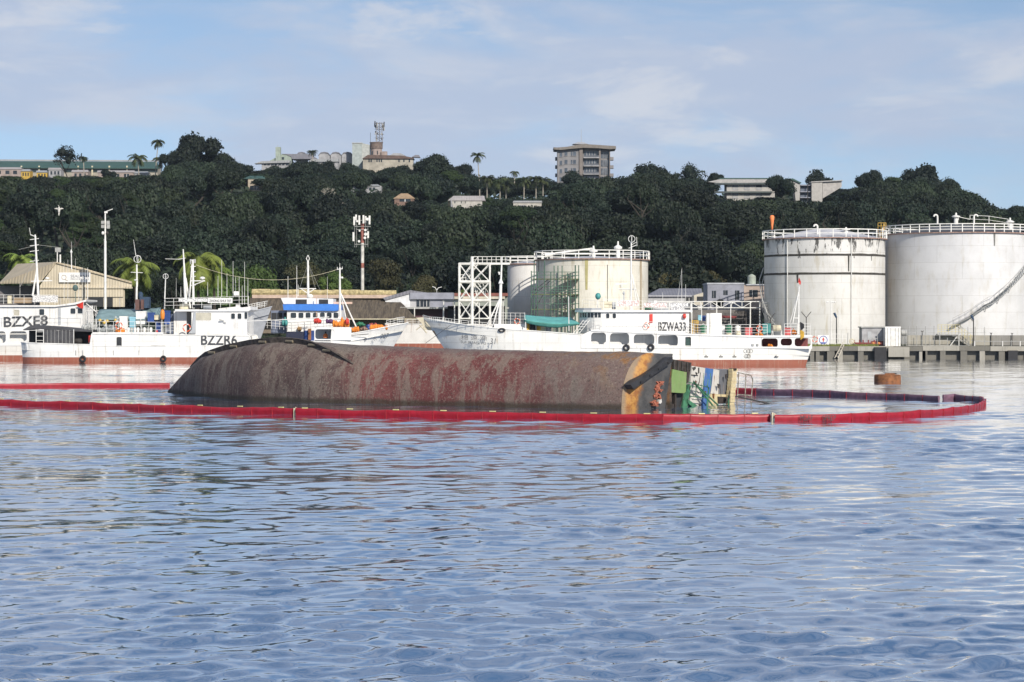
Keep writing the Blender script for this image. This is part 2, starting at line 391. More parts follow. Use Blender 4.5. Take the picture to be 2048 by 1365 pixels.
# ================================================================== WATER
def interp(prof, x):
    for (a, b), (c, d) in zip(prof[:-1], prof[1:]):
        if x <= c: return b + (d - b) * (x - a) / (c - a) if x >= a else b
    return prof[-1][1]
def make_water():
    ys = [-600., -120., -20., 4., 14.]
    y = 19.0
    while y < 335: ys.append(y); y += max(0.075, 0.0032 * y)
    ys += [345., 370., 420.]
    us = [-5., -2., -1., -.6, -.48] + list(np.arange(-.42, .4201, .0019)) + [.48, .6, 1., 2., 5.]
    ys = np.array(ys); us = np.array(us)
    Y, U = np.meshgrid(ys, us, indexing='ij')
    X = U * np.maximum(Y + 8, 40.0)
    dx = np.maximum(np.gradient(X, axis=1), np.gradient(Y, axis=0))
    rng = np.random.RandomState(11)
    H = np.zeros_like(X)
    # gust patches roughen the surface; slick patches calm it
    def g(cx, cy, sx, sy): return np.exp(-((X - cx) / sx) ** 2 - ((Y - cy) / sy) ** 2)
    lump = np.zeros_like(X)
    for i in range(14):
        a = rng.uniform(0, 6.28); k = 6.28 / rng.uniform(14, 45)
        lump += np.sin(k * (X * math.cos(a) * 0.5 + Y * math.sin(a)) + rng.uniform(0, 6.28))
    lump = 1.0 + 0.13 * lump
    gust = 2.6 * np.clip(g(20, 93, 17, 7) + 0.8 * g(9, 101, 12, 5) + 0.6 * g(26, 84, 10, 5), 0, 1)
    comps = []
    for i in range(95):
        wl = 0.34 * (14.0 / 0.34) ** (i / 94.0) * rng.uniform(0.93, 1.07)
        th = rng.normal(math.pi / 2 + 0.35, 0.62); k = 2 * math.pi / wl
        slope = 0.0105 * (2.3 if wl < 0.75 else 1.7 if wl < 1.4 else 1.2 if wl < 2.2 else 0.75 if wl < 3.6 else 0.34 if wl < 6 else 0.18)
        comps.append((wl, th, k, slope / k, rng.uniform(0, 6.28)))
    core = (Y > 16) & (Y < 350) & (np.abs(U) < .43)
    for wl, th, k, A, ph in comps:
        w = np.clip((wl / dx - 2.2) / 2.2, 0, 1)
        amp = A * w * (lump + (gust if wl < 1.9 else 0.25 * gust))
        H += np.where(core, amp * np.sin(k * (X * math.cos(th) + Y * math.sin(th)) + ph), 0)
    # one faint wake crest running in from the left
    H += np.where(core, 0.05 * np.sin((Y - 92 - 0.12 * X) * 2.6) * np.exp(-((Y - 92 - 0.12 * X) / 2.0) ** 2) * np.clip((-X - 6) / 6, 0, 1), 0)
    n, m = X.shape
    co_ = np.stack([X, Y, H], -1).reshape(-1, 3)
    idx = np.arange(n * m).reshape(n, m)
    q = np.stack([idx[:-1, :-1], idx[:-1, 1:], idx[1:, 1:], idx[1:, :-1]], -1).reshape(-1, 4)
    me = bpy.data.meshes.new('water'); me.vertices.add(n * m); me.vertices.foreach_set('co', co_.reshape(-1))
    me.loops.add(q.size); me.loops.foreach_set('vertex_index', q.reshape(-1))
    me.polygons.add(len(q)); me.polygons.foreach_set('loop_start', np.arange(0, q.size, 4)); me.polygons.foreach_set('loop_total', np.full(len(q), 4))
    me.polygons.foreach_set('use_smooth', np.ones(len(q), bool)); me.update(); me.validate()
    w = NT('sea_water', 0.015); w.b.inputs['IOR'].default_value = 1.5
    w.color((0.055, 0.12, 0.235))
    v1 = w.coord(scale=(1.0, 1.35, 1.0)); v2 = w.coord(scale=(0.7, 1.2, 1.0), rot=(0, 0, 0.5))
    h = w.math('ADD', w.noise(2.2, 2, 0.5, v1, 0.5), w.math('MULTIPLY', w.noise(6.0, 3, 0.6, v2, 0.4), 0.42))
    # cat's paws: a gust roughens one stretch of water in front of the boom, weaker ones wander elsewhere
    ob = w.sep(w.tc.outputs['Object'])
    gx_ = w.math('MULTIPLY', w.math('SUBTRACT', ob[0], 19.0), 1 / 19.0); gy_ = w.math('MULTIPLY', w.math('SUBTRACT', ob[1], 90.0), 1 / 9.0)
    g2 = w.math('SQRT', w.math('ADD', w.math('MULTIPLY', gx_, gx_), w.math('MULTIPLY', gy_, gy_)))
    patch = w.noise(0.16, 4, 0.6, w.coord(scale=(0.45, 1.0, 1.0)))
    gm_ = w.ramp(w.math('ADD', w.math('SUBTRACT', 1.0, g2), w.math('MULTIPLY', w.math('SUBTRACT', patch, .5), 1.6)), 0.0, 0.75)
    amp = w.math('ADD', w.math('ADD', .8, w.math('MULTIPLY', w.ramp(patch, .45, .75), .7)), w.math('MULTIPLY', gm_, 2.6))
    amp = w.math('MULTIPLY', amp, w.ramp(ob[1], 45.0, 160.0, 0.3, 1.35))     # the mesh itself carries the small waves where it is fine
    w.bump(w.math('MULTIPLY', h, amp), 0.24, 0.05)
    cn = w.t.nodes.new('ShaderNodeBump'); cn.inputs['Strength'].default_value = 0.15; cn.inputs['Distance'].default_value = 0.05
    w.link(w.math('MULTIPLY', h, amp), cn.inputs['Height']); w.link(cn.outputs[0], w.b.inputs['Coat Normal'])
    w.b.inputs['Coat Weight'].default_value = 1.0; w.b.inputs['Coat Roughness'].default_value = 0.01; w.b.inputs['Coat IOR'].default_value = 1.4
    me.materials.append(w.m)
    o = bpy.data.objects.new('water', me); COL.objects.link(o)
    tag(o, 'rippled blue harbour water', None, None, 'structure')
make_water()
# thin sea haze: one closed box of even air round everything
hz_ = MB(); hz_.box(-4600, 4600, -760, 5200, -3.5, 135)
hm = bpy.data.materials.new('sea_haze'); hm.use_nodes = True; hm.node_tree.nodes.clear()
pv = hm.node_tree.nodes.new('ShaderNodeVolumePrincipled'); po = hm.node_tree.nodes.new('ShaderNodeOutputMaterial')
pv.inputs['Color'].default_value = (0.66, 0.81, 1.0, 1); pv.inputs['Density'].default_value = 4.5e-5
hm.node_tree.links.new(pv.outputs[0], po.inputs['Volume'])
tag(hz_.build('haze', hm), 'thin pale sea haze over the harbour', None, None, 'stuff')

# ================================================================== LAND
RIDGE = [(-900, 385), (0, 378), (140, 376), (300, 372), (400, 368), (500, 374), (600, 374), (700, 372), (760, 370), (850, 372), (905, 384), (960, 408),
         (1050, 404), (1130, 392), (1240, 394), (1400, 408), (1550, 404), (1700, 414), (1800, 422), (1950, 445), (2048, 470), (2300, 505), (3000, 540)]
RD = 780.0
def ridge_z(x): return wz(interp(RIDGE, CX + x / RD * FP), RD)
def sstep(t): t = max(0, min(1, t)); return t * t * (3 - 2 * t)
def ground_z(x, y):
    if y < 392: return 1.72
    zr = ridge_z(x)
    t = (y - 392) / (RD - 392)
    nz = noise.noise((x * 0.018, y * 0.018, 3.3)) * 3.2
    if t < 1: return 1.72 + (zr - 1.72) * (0.35 * t + 0.65 * sstep(t)) + nz * min(1, 4 * t) * min(1, 5 * (1 - t) + 0.2)
    return zr + nz * 0.2 - max(0, y - RD - 140) * 0.03
gmb = MB()
gx = [-4000, -2000, -1000, -600] + list(range(-420, 421, 10)) + [600, 1000, 2000, 4000]
gy = [309.6, 330, 360] + list(range(388, 960, 9)) + [1100, 1500, 2500, 5000]
for y in gy:
    for x in gx: gmb.v.append((x, y, ground_z(x, y)))
nx = len(gx)
gmb.f = [(j * nx + i, j * nx + i + 1, (j + 1) * nx + i + 1, (j + 1) * nx + i) for j in range(len(gy) - 1) for i in range(nx - 1)]
gm = NT('earth_and_scrub', 0.95); gm.color(gm.mix(gm.ramp(gm.noise(0.15, 7, 0.6), 0.4, 0.6), (0.018, 0.032, 0.012), (0.045, 0.05, 0.022)))
hill = gmb.build('ground', gm.m, smooth=True); tag(hill, 'dark wooded hillside and shore ground', None, None, 'structure')

# ---------------------------------------------------------------- foliage
def leafmat(name, dark, light, rough=0.6, hue=0.3):
    n = NT(name, rough, spec=0.25)
    oi = n.t.nodes.new('ShaderNodeObjectInfo')
    f = n.noise(0.55, 4, 0.6)
    c = n.mix(n.ramp(f, 0.35, 0.68), dark, light)
    c2 = n.mix(n.math('MULTIPLY', oi.outputs['Random'], hue), c, (light[0] * 1.5, light[1] * 1.05, light[2] * 0.8))
    vb = n.t.nodes.new('ShaderNodeVectorMath'); vb.operation = 'SCALE'; n.link(c2, vb.inputs[0])
    rn = n.math('FRACT', n.math('MULTIPLY', oi.outputs['Random'], 7.31))
    n.link(n.math('ADD', 0.5, n.math('MULTIPLY', rn, 0.8)), vb.inputs['Scale'])
    n.color(vb.outputs[0])
    return n.m
LEAF = leafmat('dark_broadleaf', (0.0075, 0.016, 0.011), (0.018, 0.032, 0.019))  # hillside leaf colours darkened in place of a cloud shadow
LEAFL = leafmat('sunny_broadleaf', (0.045, 0.09, 0.02), (0.10, 0.17, 0.042))
LEAFO = leafmat('olive_scrub', (0.040, 0.048, 0.020), (0.085, 0.082, 0.036))
PALMD = leafmat('dark_palm_frond', (0.020, 0.036, 0.014), (0.055, 0.070, 0.028))
PALMB = leafmat('bright_palm_frond', (0.10, 0.17, 0.03), (0.24, 0.33, 0.07))
BARK = plain('bark', (0.05, 0.042, 0.032), 0.9, 0.4, 2.0)
BARKP = plain('pale_bark', (0.36, 0.33, 0.28), 0.9, 0.3, 2.0)

def crown_mesh(name, seed, mat, nleaf=2000, gap=0.0, flat=0.62, nb=9, ls=0.5, core=True):
    "unit crown, radius about 1: lobes of leaf clumps with light gaps between, base at z=0"
    rnd = np.random.RandomState(seed)
    lobes = []
    for i in range(nb):
        a = rnd.uniform(0, 6.28); r = math.sqrt(rnd.uniform(0, 1)) * 0.72; h = rnd.uniform(0.25, 1.0) * flat * (1.2 - 0.75 * r)
        s = rnd.uniform(0.22, 0.44)
        lobes.append((r * math.cos(a), r * math.sin(a), 0.12 + h, s, s * rnd.uniform(0.65, 0.9)))
    lobes.append((rnd.uniform(-.15, .15), rnd.uniform(-.15, .15), flat * 0.95, 0.40, 0.34))
    wts = np.array([l[3] ** 2 for l in lobes]); wts /= wts.sum()
    v, f = [], []
    for i in range(nleaf):
        l = lobes[rnd.choice(len(lobes), p=wts)]
        d = rnd.normal(size=3); d[2] = abs(d[2]) * 1.1 - 0.35 * (rnd.rand() < 0.35); d /= np.linalg.norm(d) + 1e-9
        rr = rnd.uniform(0.78, 1.08) if rnd.rand() > 0.12 else rnd.uniform(1.05, 1.3)
        c = np.array([l[0] + d[0] * l[3] * rr, l[1] + d[1] * l[3] * rr, l[2] + d[2] * l[4] * rr])
        nrm = d + rnd.normal(size=3) * 0.55; nrm /= np.linalg.norm(nrm)
        t = np.cross(nrm, rnd.normal(size=3)); t /= np.linalg.norm(t) + 1e-9; b = np.cross(nrm, t)
        s = ls * 0.115 * rnd.uniform(0.55, 1.25)
        k = len(v); e = rnd.uniform(0.55, 0.9)
        v += [c - t * s, c - b * s * e + nrm * s * .2, c + t * s, c + b * s * e + nrm * s * .2]; f.append((k, k + 1, k + 2, k + 3))
    if core:
        for l in lobes:
            if rnd.rand() < gap: continue
            k = len(v); n_, m_ = 7, 5
            for j in range(m_ + 1):
                ph = math.pi * j / m_ - math.pi / 2
                for i in range(n_):
                    t = 6.283 * i / n_; q = 0.82 * rnd.uniform(0.82, 1.0)
                    v.append((l[0] + l[3] * q * math.cos(ph) * math.cos(t), l[1] + l[3] * q * math.cos(ph) * math.sin(t), l[2] + l[4] * q * math.sin(ph)))
            f += [(k + j * n_ + i, k + j * n_ + (i + 1) % n_, k + (j + 1) * n_ + (i + 1) % n_, k + (j + 1) * n_ + i) for j in range(m_) for i in range(n_)]
    me = bpy.data.meshes.new(name); me.from_pydata([tuple(map(float, q)) for q in v], [], f); me.update()
    me.materials.append(mat); return me
def trunk_mesh(name, seed, mat, limbs=5, r=0.028, top=0.55):
    "unit trunk from z=-0.02 to the crown, with limbs that reach into it"
    rnd = random.Random(seed); mb = MB(); pts = [Vector((0, 0, -0.06))]
    for i in range(1, 5): pts.append(Vector((rnd.uniform(-.04, .04) * i, rnd.uniform(-.04, .04) * i, top * i / 4)))
    for i in range(4): mb.tube(pts[i], pts[i + 1], r * (1.15 - .18 * i), r * (1.15 - .18 * (i + 1)), n=6)
    for i in range(limbs):
        a = rnd.uniform(0, 6.28); p = pts[3].lerp(pts[4], rnd.random())
        q = p + Vector((math.cos(a) * rnd.uniform(.2, .4), math.sin(a) * rnd.uniform(.2, .4), rnd.uniform(.15, .35)))
        mb.tube(p, q, r * .5, r * .2, n=5)
        e = q + Vector((rnd.uniform(-.18, .18), rnd.uniform(-.18, .18), rnd.uniform(.08, .25))); mb.tube(q, e, r * .2, r * .07, n=4)
    me = bpy.data.meshes.new(name); me.from_pydata([tuple(v) for v in mb.v], [], mb.f); me.update(); me.materials.append(mat)
    return me
CROWN = [crown_mesh('crown', 100 + i, LEAF, nleaf=4600, flat=(0.55, 0.7, 0.62, 0.8, 0.5, 0.66, 0.9, 0.6)[i], nb=(10, 8, 12, 9, 11, 9, 8, 13)[i], ls=0.42) for i in range(8)]
LEAFM = leafmat('mid_green_broadleaf', (0.011, 0.022, 0.012), (0.025, 0.041, 0.021))
LEAFV = leafmat('yellow_green_creeper', (0.015, 0.032, 0.012), (0.034, 0.060, 0.020))
CROWNM = [crown_mesh('crown', 400 + i, LEAFM, nleaf=4600, flat=(0.42, 0.5, 0.36)[i], nb=(13, 11, 15)[i], ls=0.40) for i in range(3)]
CROWNV = [crown_mesh('crown', 420 + i, LEAFV, nleaf=4200, flat=(1.3, 1.6)[i], nb=11, ls=0.40, gap=.2) for i in range(2)]
CROWNS = [crown_mesh('crown', 200 + i, LEAF, nleaf=1000, flat=0.9, nb=13, ls=0.45, gap=0.8) for i in range(2)]
CROWNL = [crown_mesh('crown', 300 + i, LEAFL, nleaf=4500, flat=0.6, nb=12, ls=0.38) for i in range(3)]
CROWNO = [crown_mesh('crown', 320 + i, LEAFO, nleaf=2800, flat=0.8, nb=11, ls=0.4, gap=0.4) for i in range(3)]
TRUNK = [trunk_mesh('trunk', 50 + i, BARK) for i in range(4)]
TRUNKP = trunk_mesh('trunk', 61, BARKP, 4, 0.03, 0.8)

def tree(px, top, wpx, D, crown, label, group=None, x=None, zb=None, trunk=None, name='broadleaf_tree', hfac=None):
    "tree whose crown top shows at row top and is wpx wide; foot on the ground"
    x = wx(px, D) if x is None else x
    zb = ground_z(x, D) if zb is None else zb
    ztop = wz(top, D); rad = wpx / 2 * D / FP
    h = max(ztop - zb, 2.0)
    o = thing(name, label, 'tree' if 'tree' in name else 'bush', (x, D, zb), group)
    ext = CROWN_H[crown.name]
    ch = min(h * 0.8, rad * 1.5)
    c = bpy.data.objects.new('crown', crown); COL.objects.link(c); c.parent = o
    c.location = (0, 0, h - ch); c.scale = (rad, rad, ch / ext); c.rotation_euler = (0, 0, random.uniform(0, 6.28))
    t = bpy.data.objects.new('trunk', trunk or random.choice(TRUNK)); COL.objects.link(t); t.parent = o
    hh = h - ch * 0.55; t.scale = (hh * 0.9, hh * 0.9, hh * 1.25); t.rotation_euler = (0, 0, random.uniform(0, 6.28))
    return o
CROWN_H = {}
for me_ in CROWN + CROWNM + CROWNV + CROWNS + CROWNL + CROWNO: CROWN_H[me_.name] = max(v.co.z for v in me_.vertices)

# parts of the photo where something behind must stay in view: (x0, x1, y0, y1, distance)
KEEP = [(0, 312, 318, 352, 800), (480, 720, 300, 333, 800), (700, 850, 282, 329, 800), (1100, 1240, 280, 345, 800), (895, 972, 388, 409, 640),
        (1022, 1088, 398, 412, 650), (1425, 1540, 355, 398, 700), (1585, 1692, 358, 402, 700), (486, 526, 350, 383, 690), (786, 832, 386, 402, 640), (700, 768, 367, 382, 690),
        (705, 742, 430, 540, 415), (628, 670, 360, 480, 500), (20, 85, 490, 560, 400), (225, 320, 490, 570, 400), (355, 445, 490, 570, 400),
        (945, 968, 295, 350, 790), (256, 296, 290, 350, 790), (300, 332, 265, 330, 790), (960, 1092, 335, 398, 760), (820, 900, 405, 440, 600)]
SKYLINE = [(-200, 350), (0, 352), (100, 345), (200, 350), (290, 348), (330, 318), (440, 318), (480, 340), (530, 352), (600, 350), (690, 340), (740, 345), (830, 345),
           (900, 335), (960, 350), (1100, 358), (1240, 352), (1290, 340), (1400, 352), (1425, 398), (1540, 380), (1580, 378), (1620, 400), (1690, 375), (1760, 362),
           (1800, 350), (1900, 360), (1950, 405), (1990, 428), (2048, 415), (2300, 440)]
FIRST_TREES = []
GR = 'broadleaf trees covering the hillside'
LB = 'dark green broadleaf tree among the crowns covering the wooded hillside'
rt = random.Random(5)
cand = []
y = 806.0
while y > 404:
    half = 0.25 * y + 6
    x = -half + rt.uniform(0, 8)
    while x < half:
        cand.append((x + rt.uniform(-3, 3), y + rt.uniform(-7, 7))); x += rt.uniform(9.0, 16.0) * (1.0 if y > 480 else 1.25)
    y -= rt.uniform(15, 20)
count = [0, 0, 0]
KIND = [('broadleaf_tree', CROWN, LB, GR), ('spreading_tree', CROWNM, 'flat-crowned mid-green tree spreading between darker hillside trees', 'flat-crowned trees on the hillside'),
        ('creeper_draped_tree', CROWNV, 'tall narrow yellow-green tree draped in creepers on the slope', 'creeper-draped trees on the hillside')]
for x, y in cand:
    px = CX + x / y * FP; zb = ground_z(x, y)
    kk = 2 if rt.random() < (0.55 if px < 260 else 0.05) else 1 if rt.random() < 0.42 else 0
    h = rt.choice((rt.uniform(8, 14), rt.uniform(12, 20))) * (1.1 if kk == 2 else 1); rad = rt.choice((rt.uniform(4.2, 6.5), rt.uniform(6, 9.5))) * (0.62 if kk == 2 else 1.1 if kk == 1 else 1)
    top = HY - (zb + h - CH) / y * FP; sk = interp(SKYLINE, px) + rt.uniform(-4, 12)
    if y < 500: h *= 0.8; top = HY - (zb + h - CH) / y * FP
    if top < sk:
        h -= (sk - top) / FP * y; top = sk
    if h < 3.0: continue
    rp = rad / y * FP
    bad = False
    for a, b, c, d, Dk in KEEP:
        if y < Dk and px + rp * 0.8 > a and px - rp * 0.8 < b and top < d - 3:
            nh = h - (d - 2 - top) / FP * y
            if nh > 2.8 and HY - (zb - CH) / y * FP > d + 8: h = nh; top = HY - (zb + h - CH) / y * FP; rad = min(rad, h * 0.8); rp = rad / y * FP
            else: bad = True; break
    if bad or count[kk] >= 298: continue
    nm, cr, lb, gr = KIND[kk]
    tree(px, top, 2 * rp, y, rt.choice(cr), lb, gr, x=x, zb=zb, name=nm); count[kk] += 1
print('hillside trees', count)
SK = 'trees standing out along the skyline'
for px, top, w, D, cr, lb in [
    (392, 262, 118, 760, CROWN[2], 'largest dome-crowned tree on the ridge, right of two coconut palms'),
    (443, 302, 62, 762, CROWN[4], 'low spreading tree joined to the foot of the big domed tree'),
    (345, 300, 52, 764, CROWN[6], 'tree filling the gap between coconut palm and big domed tree'),
    (138, 290, 66, 742, CROWNS[0], 'sparse open-crowned tree in front of the long green-roofed building'),
    (870, 306, 100, 752, CROWN[3], 'tall dense dark tree right of the brown-roofed ridge building'),
    (792, 346, 66, 758, CROWN[5], 'tree in front of the brown-roofed ridge building'),
    (925, 326, 60, 772, CROWN[1], 'tree beside the lone coconut palm on the ridge'),
    (1150, 340, 76, 762, CROWN[0], 'tree hiding the foot of the grey apartment tower'),
    (1300, 322, 92, 756, CROWN[7], 'round-topped tree right of the grey apartment tower'),
    (1376, 324, 76, 770, CROWNS[1], 'airy tree with sky showing through, beside round-topped tree'),
    (1432, 344, 38, 772, CROWN[2], 'small dome tree above the roof of the balcony building'),
    (1560, 348, 70, 690, CROWN[6], 'conical dark tree covering the end of the balcony building'),
    (1637, 337, 72, 775, CROWN[0], 'flat-domed tree behind the pale stair tower'),
    (1745, 338, 68, 756, CROWN[3], 'rounded tree between the pale block and the big skyline tree'),
    (1846, 325, 104, 748, CROWN[2], 'largest skyline tree above the right storage tanks'),
    (1898, 352, 74, 752, CROWN[5], 'tree on the right shoulder of the big skyline tree'),
    (2032, 410, 70, 720, CROWN[1], 'tree at the low end of the ridge above the big tank'),
    (215, 338, 34, 744, CROWN[6], 'small dark conical tree before the pink wall under green roof')]:
    tree(px, top, w, D, cr, lb, SK)
for i, px in enumerate(range(468, 905, 19)):      # dense belt of crowns in front of the ridge buildings
    if 940 < px: break
    tp = 331 + rt.uniform(-13, 14) if px < 700 else 333 + rt.uniform(-6, 12)
    tree(px + rt.uniform(-6, 6), tp, rt.uniform(50, 78), 776 + rt.uniform(-12, 6), rt.choice(CROWN), 'dark tree in the dense belt under the ridge buildings', 'belt of trees under the ridge buildings')
for px in range(945, 1108, 20):
    tree(px + rt.uniform(-5, 5), 352 + rt.uniform(0, 10), rt.uniform(46, 66), 786 + rt.uniform(-4, 8), rt.choice(CROWN), 'dark tree in the hedge-like row behind the royal palms', 'row of trees behind the royal palms')
# lit scrub at the foot of the hill
for px, top, w, D, cr, lb in [
    (505, 526, 130, 396, CROWNL[0], 'broad bright green rain tree behind the long thatched roof'),
    (430, 560, 90, 388, CROWNL[1], 'green bush behind the fishing boat masts'),
    (610, 520, 90, 400, CROWNO[0], 'brownish olive bush above the thatched roof left half'),
    (668, 540, 70, 398, CROWNL[2], 'green bush left of the red and white phone mast'),
    (765, 516, 110, 400, CROWNO[1], 'dry brownish thicket beside the foot of the phone mast'),
    (850, 548, 90, 396, CROWNO[2], 'olive scrub tree above the low grey building roof'),
    (930, 575, 80, 400, CROWNL[1], 'green bush behind the white stair tower'),
    (1340, 545, 90, 400, CROWNO[0], 'olive scrub tree behind the grey warehouse roofs'),
    (1420, 540, 80, 402, CROWNO[2], 'olive scrub tree behind the blue-grey office block'),
    (110, 500, 110, 405, CROWN[4], 'dark tree rising behind the tan warehouse roof'),
    (345, 545, 80, 400, CROWN[1], 'dark tree between the two bright palms')]:
    tree(px, top, w, D, cr, lb, 'trees at the foot of the hill')

# ground cover between the crowns (nobody could count it)
rnd = np.random.RandomState(4); v, f = [], []
for i in range(42000):
    y = rnd.uniform(395, 800); x = rnd.uniform(-0.25, 0.25) * y
    px_ = CX + x / y * FP
    z = ground_z(x, y) + rnd.uniform(0.0, 2.6) * (0.4 if 810 < px_ < 905 else 1); s = rnd.uniform(0.5, 1.2)
    nrm = np.array([0, -0.5, 0.8]) + rnd.normal(size=3) * .5; nrm /= np.linalg.norm(nrm)
    t = np.cross(nrm, rnd.normal(size=3)); t /= np.linalg.norm(t); b = np.cross(nrm, t); c = np.array([x, y, z]); k = len(v)
    v += [c - t * s, c - b * s * .7, c + t * s, c + b * s * .7]; f.append((k, k + 1, k + 2, k + 3))
me_ = bpy.data.meshes.new('undergrowth'); me_.from_pydata([tuple(map(float, q)) for q in v], [], f); me_.update(); me_.materials.append(LEAF)
o = bpy.data.objects.new('undergrowth', me_); COL.objects.link(o); tag(o, 'dark undergrowth filling the slope between the trees', 'undergrowth', None, 'stuff')

# ---------------------------------------------------------------- palms
def palm_meshes(seed, mat, nf=22, droop=1.0, length=1.0, nl=15):
    "crown of fronds around the origin, frond length about 1"
    rnd = random.Random(seed); out = []
    mb = MB()
    for i in range(nf):
        a = 6.283 * i / nf + rnd.uniform(-.2, .2); el = rnd.uniform(-0.35, 1.15); L = length * rnd.uniform(.85, 1.1)
        d = Vector((math.cos(a), math.sin(a), 0)); p = Vector((0, 0, 0)); ang = el; pts = [p.copy()]
        for k in range(nl):
            p = p + (d * math.cos(ang) + Vector((0, 0, 1)) * math.sin(ang)) * L / nl; ang -= droop * (0.9 + .5 * rnd.random()) / nl * 1.5; pts.append(p.copy())
        side = Vector((-d.y, d.x, 0))
        for k in range(nl):
            mb.tube(pts[k], pts[k + 1], .012 * L, n=3, cap=False)
            ll = .30 * L * math.sin(math.pi * min(1, (k + 1.6) / (nl + 1.2))) ** .6
            for sd in (-1, 1):
                b = pts[k]; w_ = (pts[k + 1] - pts[k]) * 1.15
                tip = b + side * sd * ll * .85 + w_ * 1.6 + Vector((0, 0, -ll * rnd.uniform(.25, .7)))
                mb.add([b, b + w_ * .62, tip], [(0, 1, 2)])
                b = b.lerp(pts[k + 1], .5); tip = tip + w_ * .45 + Vector((0, 0, -ll * rnd.uniform(-.1, .15))); mb.add([b, b + w_ * .5, tip], [(0, 1, 2)])
    me = bpy.data.meshes.new('crown'); me.from_pydata([tuple(q) for q in mb.v], [], mb.f); me.update(); me.materials.append(mat)
    return me
PALMS = {('d', i): palm_meshes(20 + i, PALMD) for i in range(3)}
PALMS.update({('b', i): palm_meshes(30 + i, PALMB, nf=30, droop=1.15, nl=18) for i in range(3)})
def palm(px, py, wpx, D, kind, var, label, lean=0.0, foot=None, zb=None, group=None, name='coconut_palm'):
    x = wx(px, D); zc = wz(py, D); L = wpx / 2 * D / FP * (1.12 if kind == 'd' else 1.4)
    xf = x + lean; zb = (ground_z(xf, D) - 0.3) if zb is None else zb
    o = thing(name, label, 'palm tree', (xf, D, zb), group)
    mb = MB(); r = 0.17 if kind == 'd' else 0.24; pts = []
    for i in range(9):
        t = i / 8; pts.append(Vector((xf - lean * t ** 1.6, D, zb + (zc - zb) * t)))
    for i in range(8): mb.tube(pts[i], pts[i + 1], r * (1.25 - .06 * i), r * (1.25 - .06 * (i + 1)), n=6)
    mb.build('trunk', BARKP if kind == 'd' else BARK, o)
    c = bpy.data.objects.new('crown', PALMS[(kind, var)]); COL.objects.link(c); c.parent = o
    c.location = pts[-1] - o.location; c.scale = (L, L, L); c.rotation_euler = (0, 0, random.uniform(0, 6))
    return o
palm(275, 316, 44, 770, 'd', 0, 'coconut palm standing clear in front of the long green roof', 0.6)
palm(317, 284, 32, 772, 'd', 1, 'tallest coconut palm on the ridge beside the big domed tree', -1.2)
palm(322, 322, 36, 768, 'd', 2, 'lower coconut palm under the tallest palm on the ridge', 0.5)
palm(167, 316, 22, 772, 'd', 1, 'coconut palm tucked behind the sparse open tree', 0.2)
palm(625, 304, 24, 778, 'd', 0, 'coconut palm among the arched roofs on the ridge', 0.3)
palm(955, 312, 32, 775, 'd', 2, 'lone coconut palm against the sky beside dense dark tree', 0.8)
palm(1029, 345, 22, 770, 'd', 1, 'palm with tight ball crown above the royal palm row', 0.0)
for i, (px, py) in enumerate([(974, 358), (1000, 362), (1012, 368), (1048, 360), (1072, 358), (1086, 364)]):
    palm(px, py, 40, 742, 'd', i % 3, 'royal palm in the row above the low white houses', 0.0, group='royal palms in a row on the slope', name='royal_palm')
palm(1795, 408, 34, 700, 'd', 0, 'palm on the slope below the big skyline tree', 0.0)
palm(270, 536, 84, 345, 'b', 0, 'bright green palm behind the grey deck tarpaulin', 0.2, zb=1.7, name='shore_palm')
palm(398, 522, 92, 345, 'b', 1, 'tallest bright green palm behind the lattice mast', -0.2, zb=1.7, name='shore_palm')
palm(428, 545, 60, 350, 'b', 2, 'shorter bright palm with drooping fronds beside the tallest one', 0.1, zb=1.7, name='shore_palm')
palm(42, 520, 62, 352, 'b', 2, 'bright palm behind the tan warehouse ridge', 0.1, zb=1.7, name='shore_palm')
# dead white tree
def dead_tree(px, top, bot, D, w, label, seed):
    rnd = random.Random(seed); p0 = W(px, bot, D); zg = ground_z(p0.x, D); p0.z = min(p0.z, zg + 30)
    o = thing('dead_tree', label, 'tree', (p0.x, D, zg), 'thin pale bare trees on the hillside' if 'poking' in label else None); h = wz(top, D) - zg
    mb = MB(); base = Vector((p0.x, D, zg - .3)); pts = [base]
    for i in range(1, 7): pts.append(base + Vector((rnd.uniform(-.3, .3), rnd.uniform(-.3, .3), h * .62 * i / 6)))
    for i in range(6): mb.tube(pts[i], pts[i + 1], (.34 - .03 * i) * w / 5, (.31 - .03 * i) * w / 5, n=6)
    mb.build('trunk', BARKP, o); br = MB()
    def grow(p, d, L, r, n):
        q = p + d * L; br.tube(p, q, r, r * .6, n=4)
        if n:
            for k in range(3):
                e = (d + Vector((rnd.uniform(-.8, .8), rnd.uniform(-.6, .6), rnd.uniform(-.1, .5)))).normalized(); grow(q, e, L * rnd.uniform(.6, .85), r * .6, n - 1)
    for k in range(4): grow(pts[-1], Vector((rnd.uniform(-.8, .8), rnd.uniform(-.5, .5), .9)).normalized(), w * .27, .13 * w / 5, 3)
    br.build('branch', BARKP, o)
dead_tree(647, 352, 478, 560, 5.5, 'bare pale dead tree standing on the dark slope', 3)
dead_tree(674, 376, 430, 570, 4.0, 'smaller bare tree beside the pale dead tree', 9)
for i, (px_, tp_, D_) in enumerate(((404, 440, 505), (452, 398, 560), (132, 385, 600), (1010, 470, 500), (1330, 470, 520), (1136, 425, 600))):
    dead_tree(px_, tp_, 480, D_, 3.0, 'thin pale bare tree poking out of the dark hillside crowns', 20 + i)
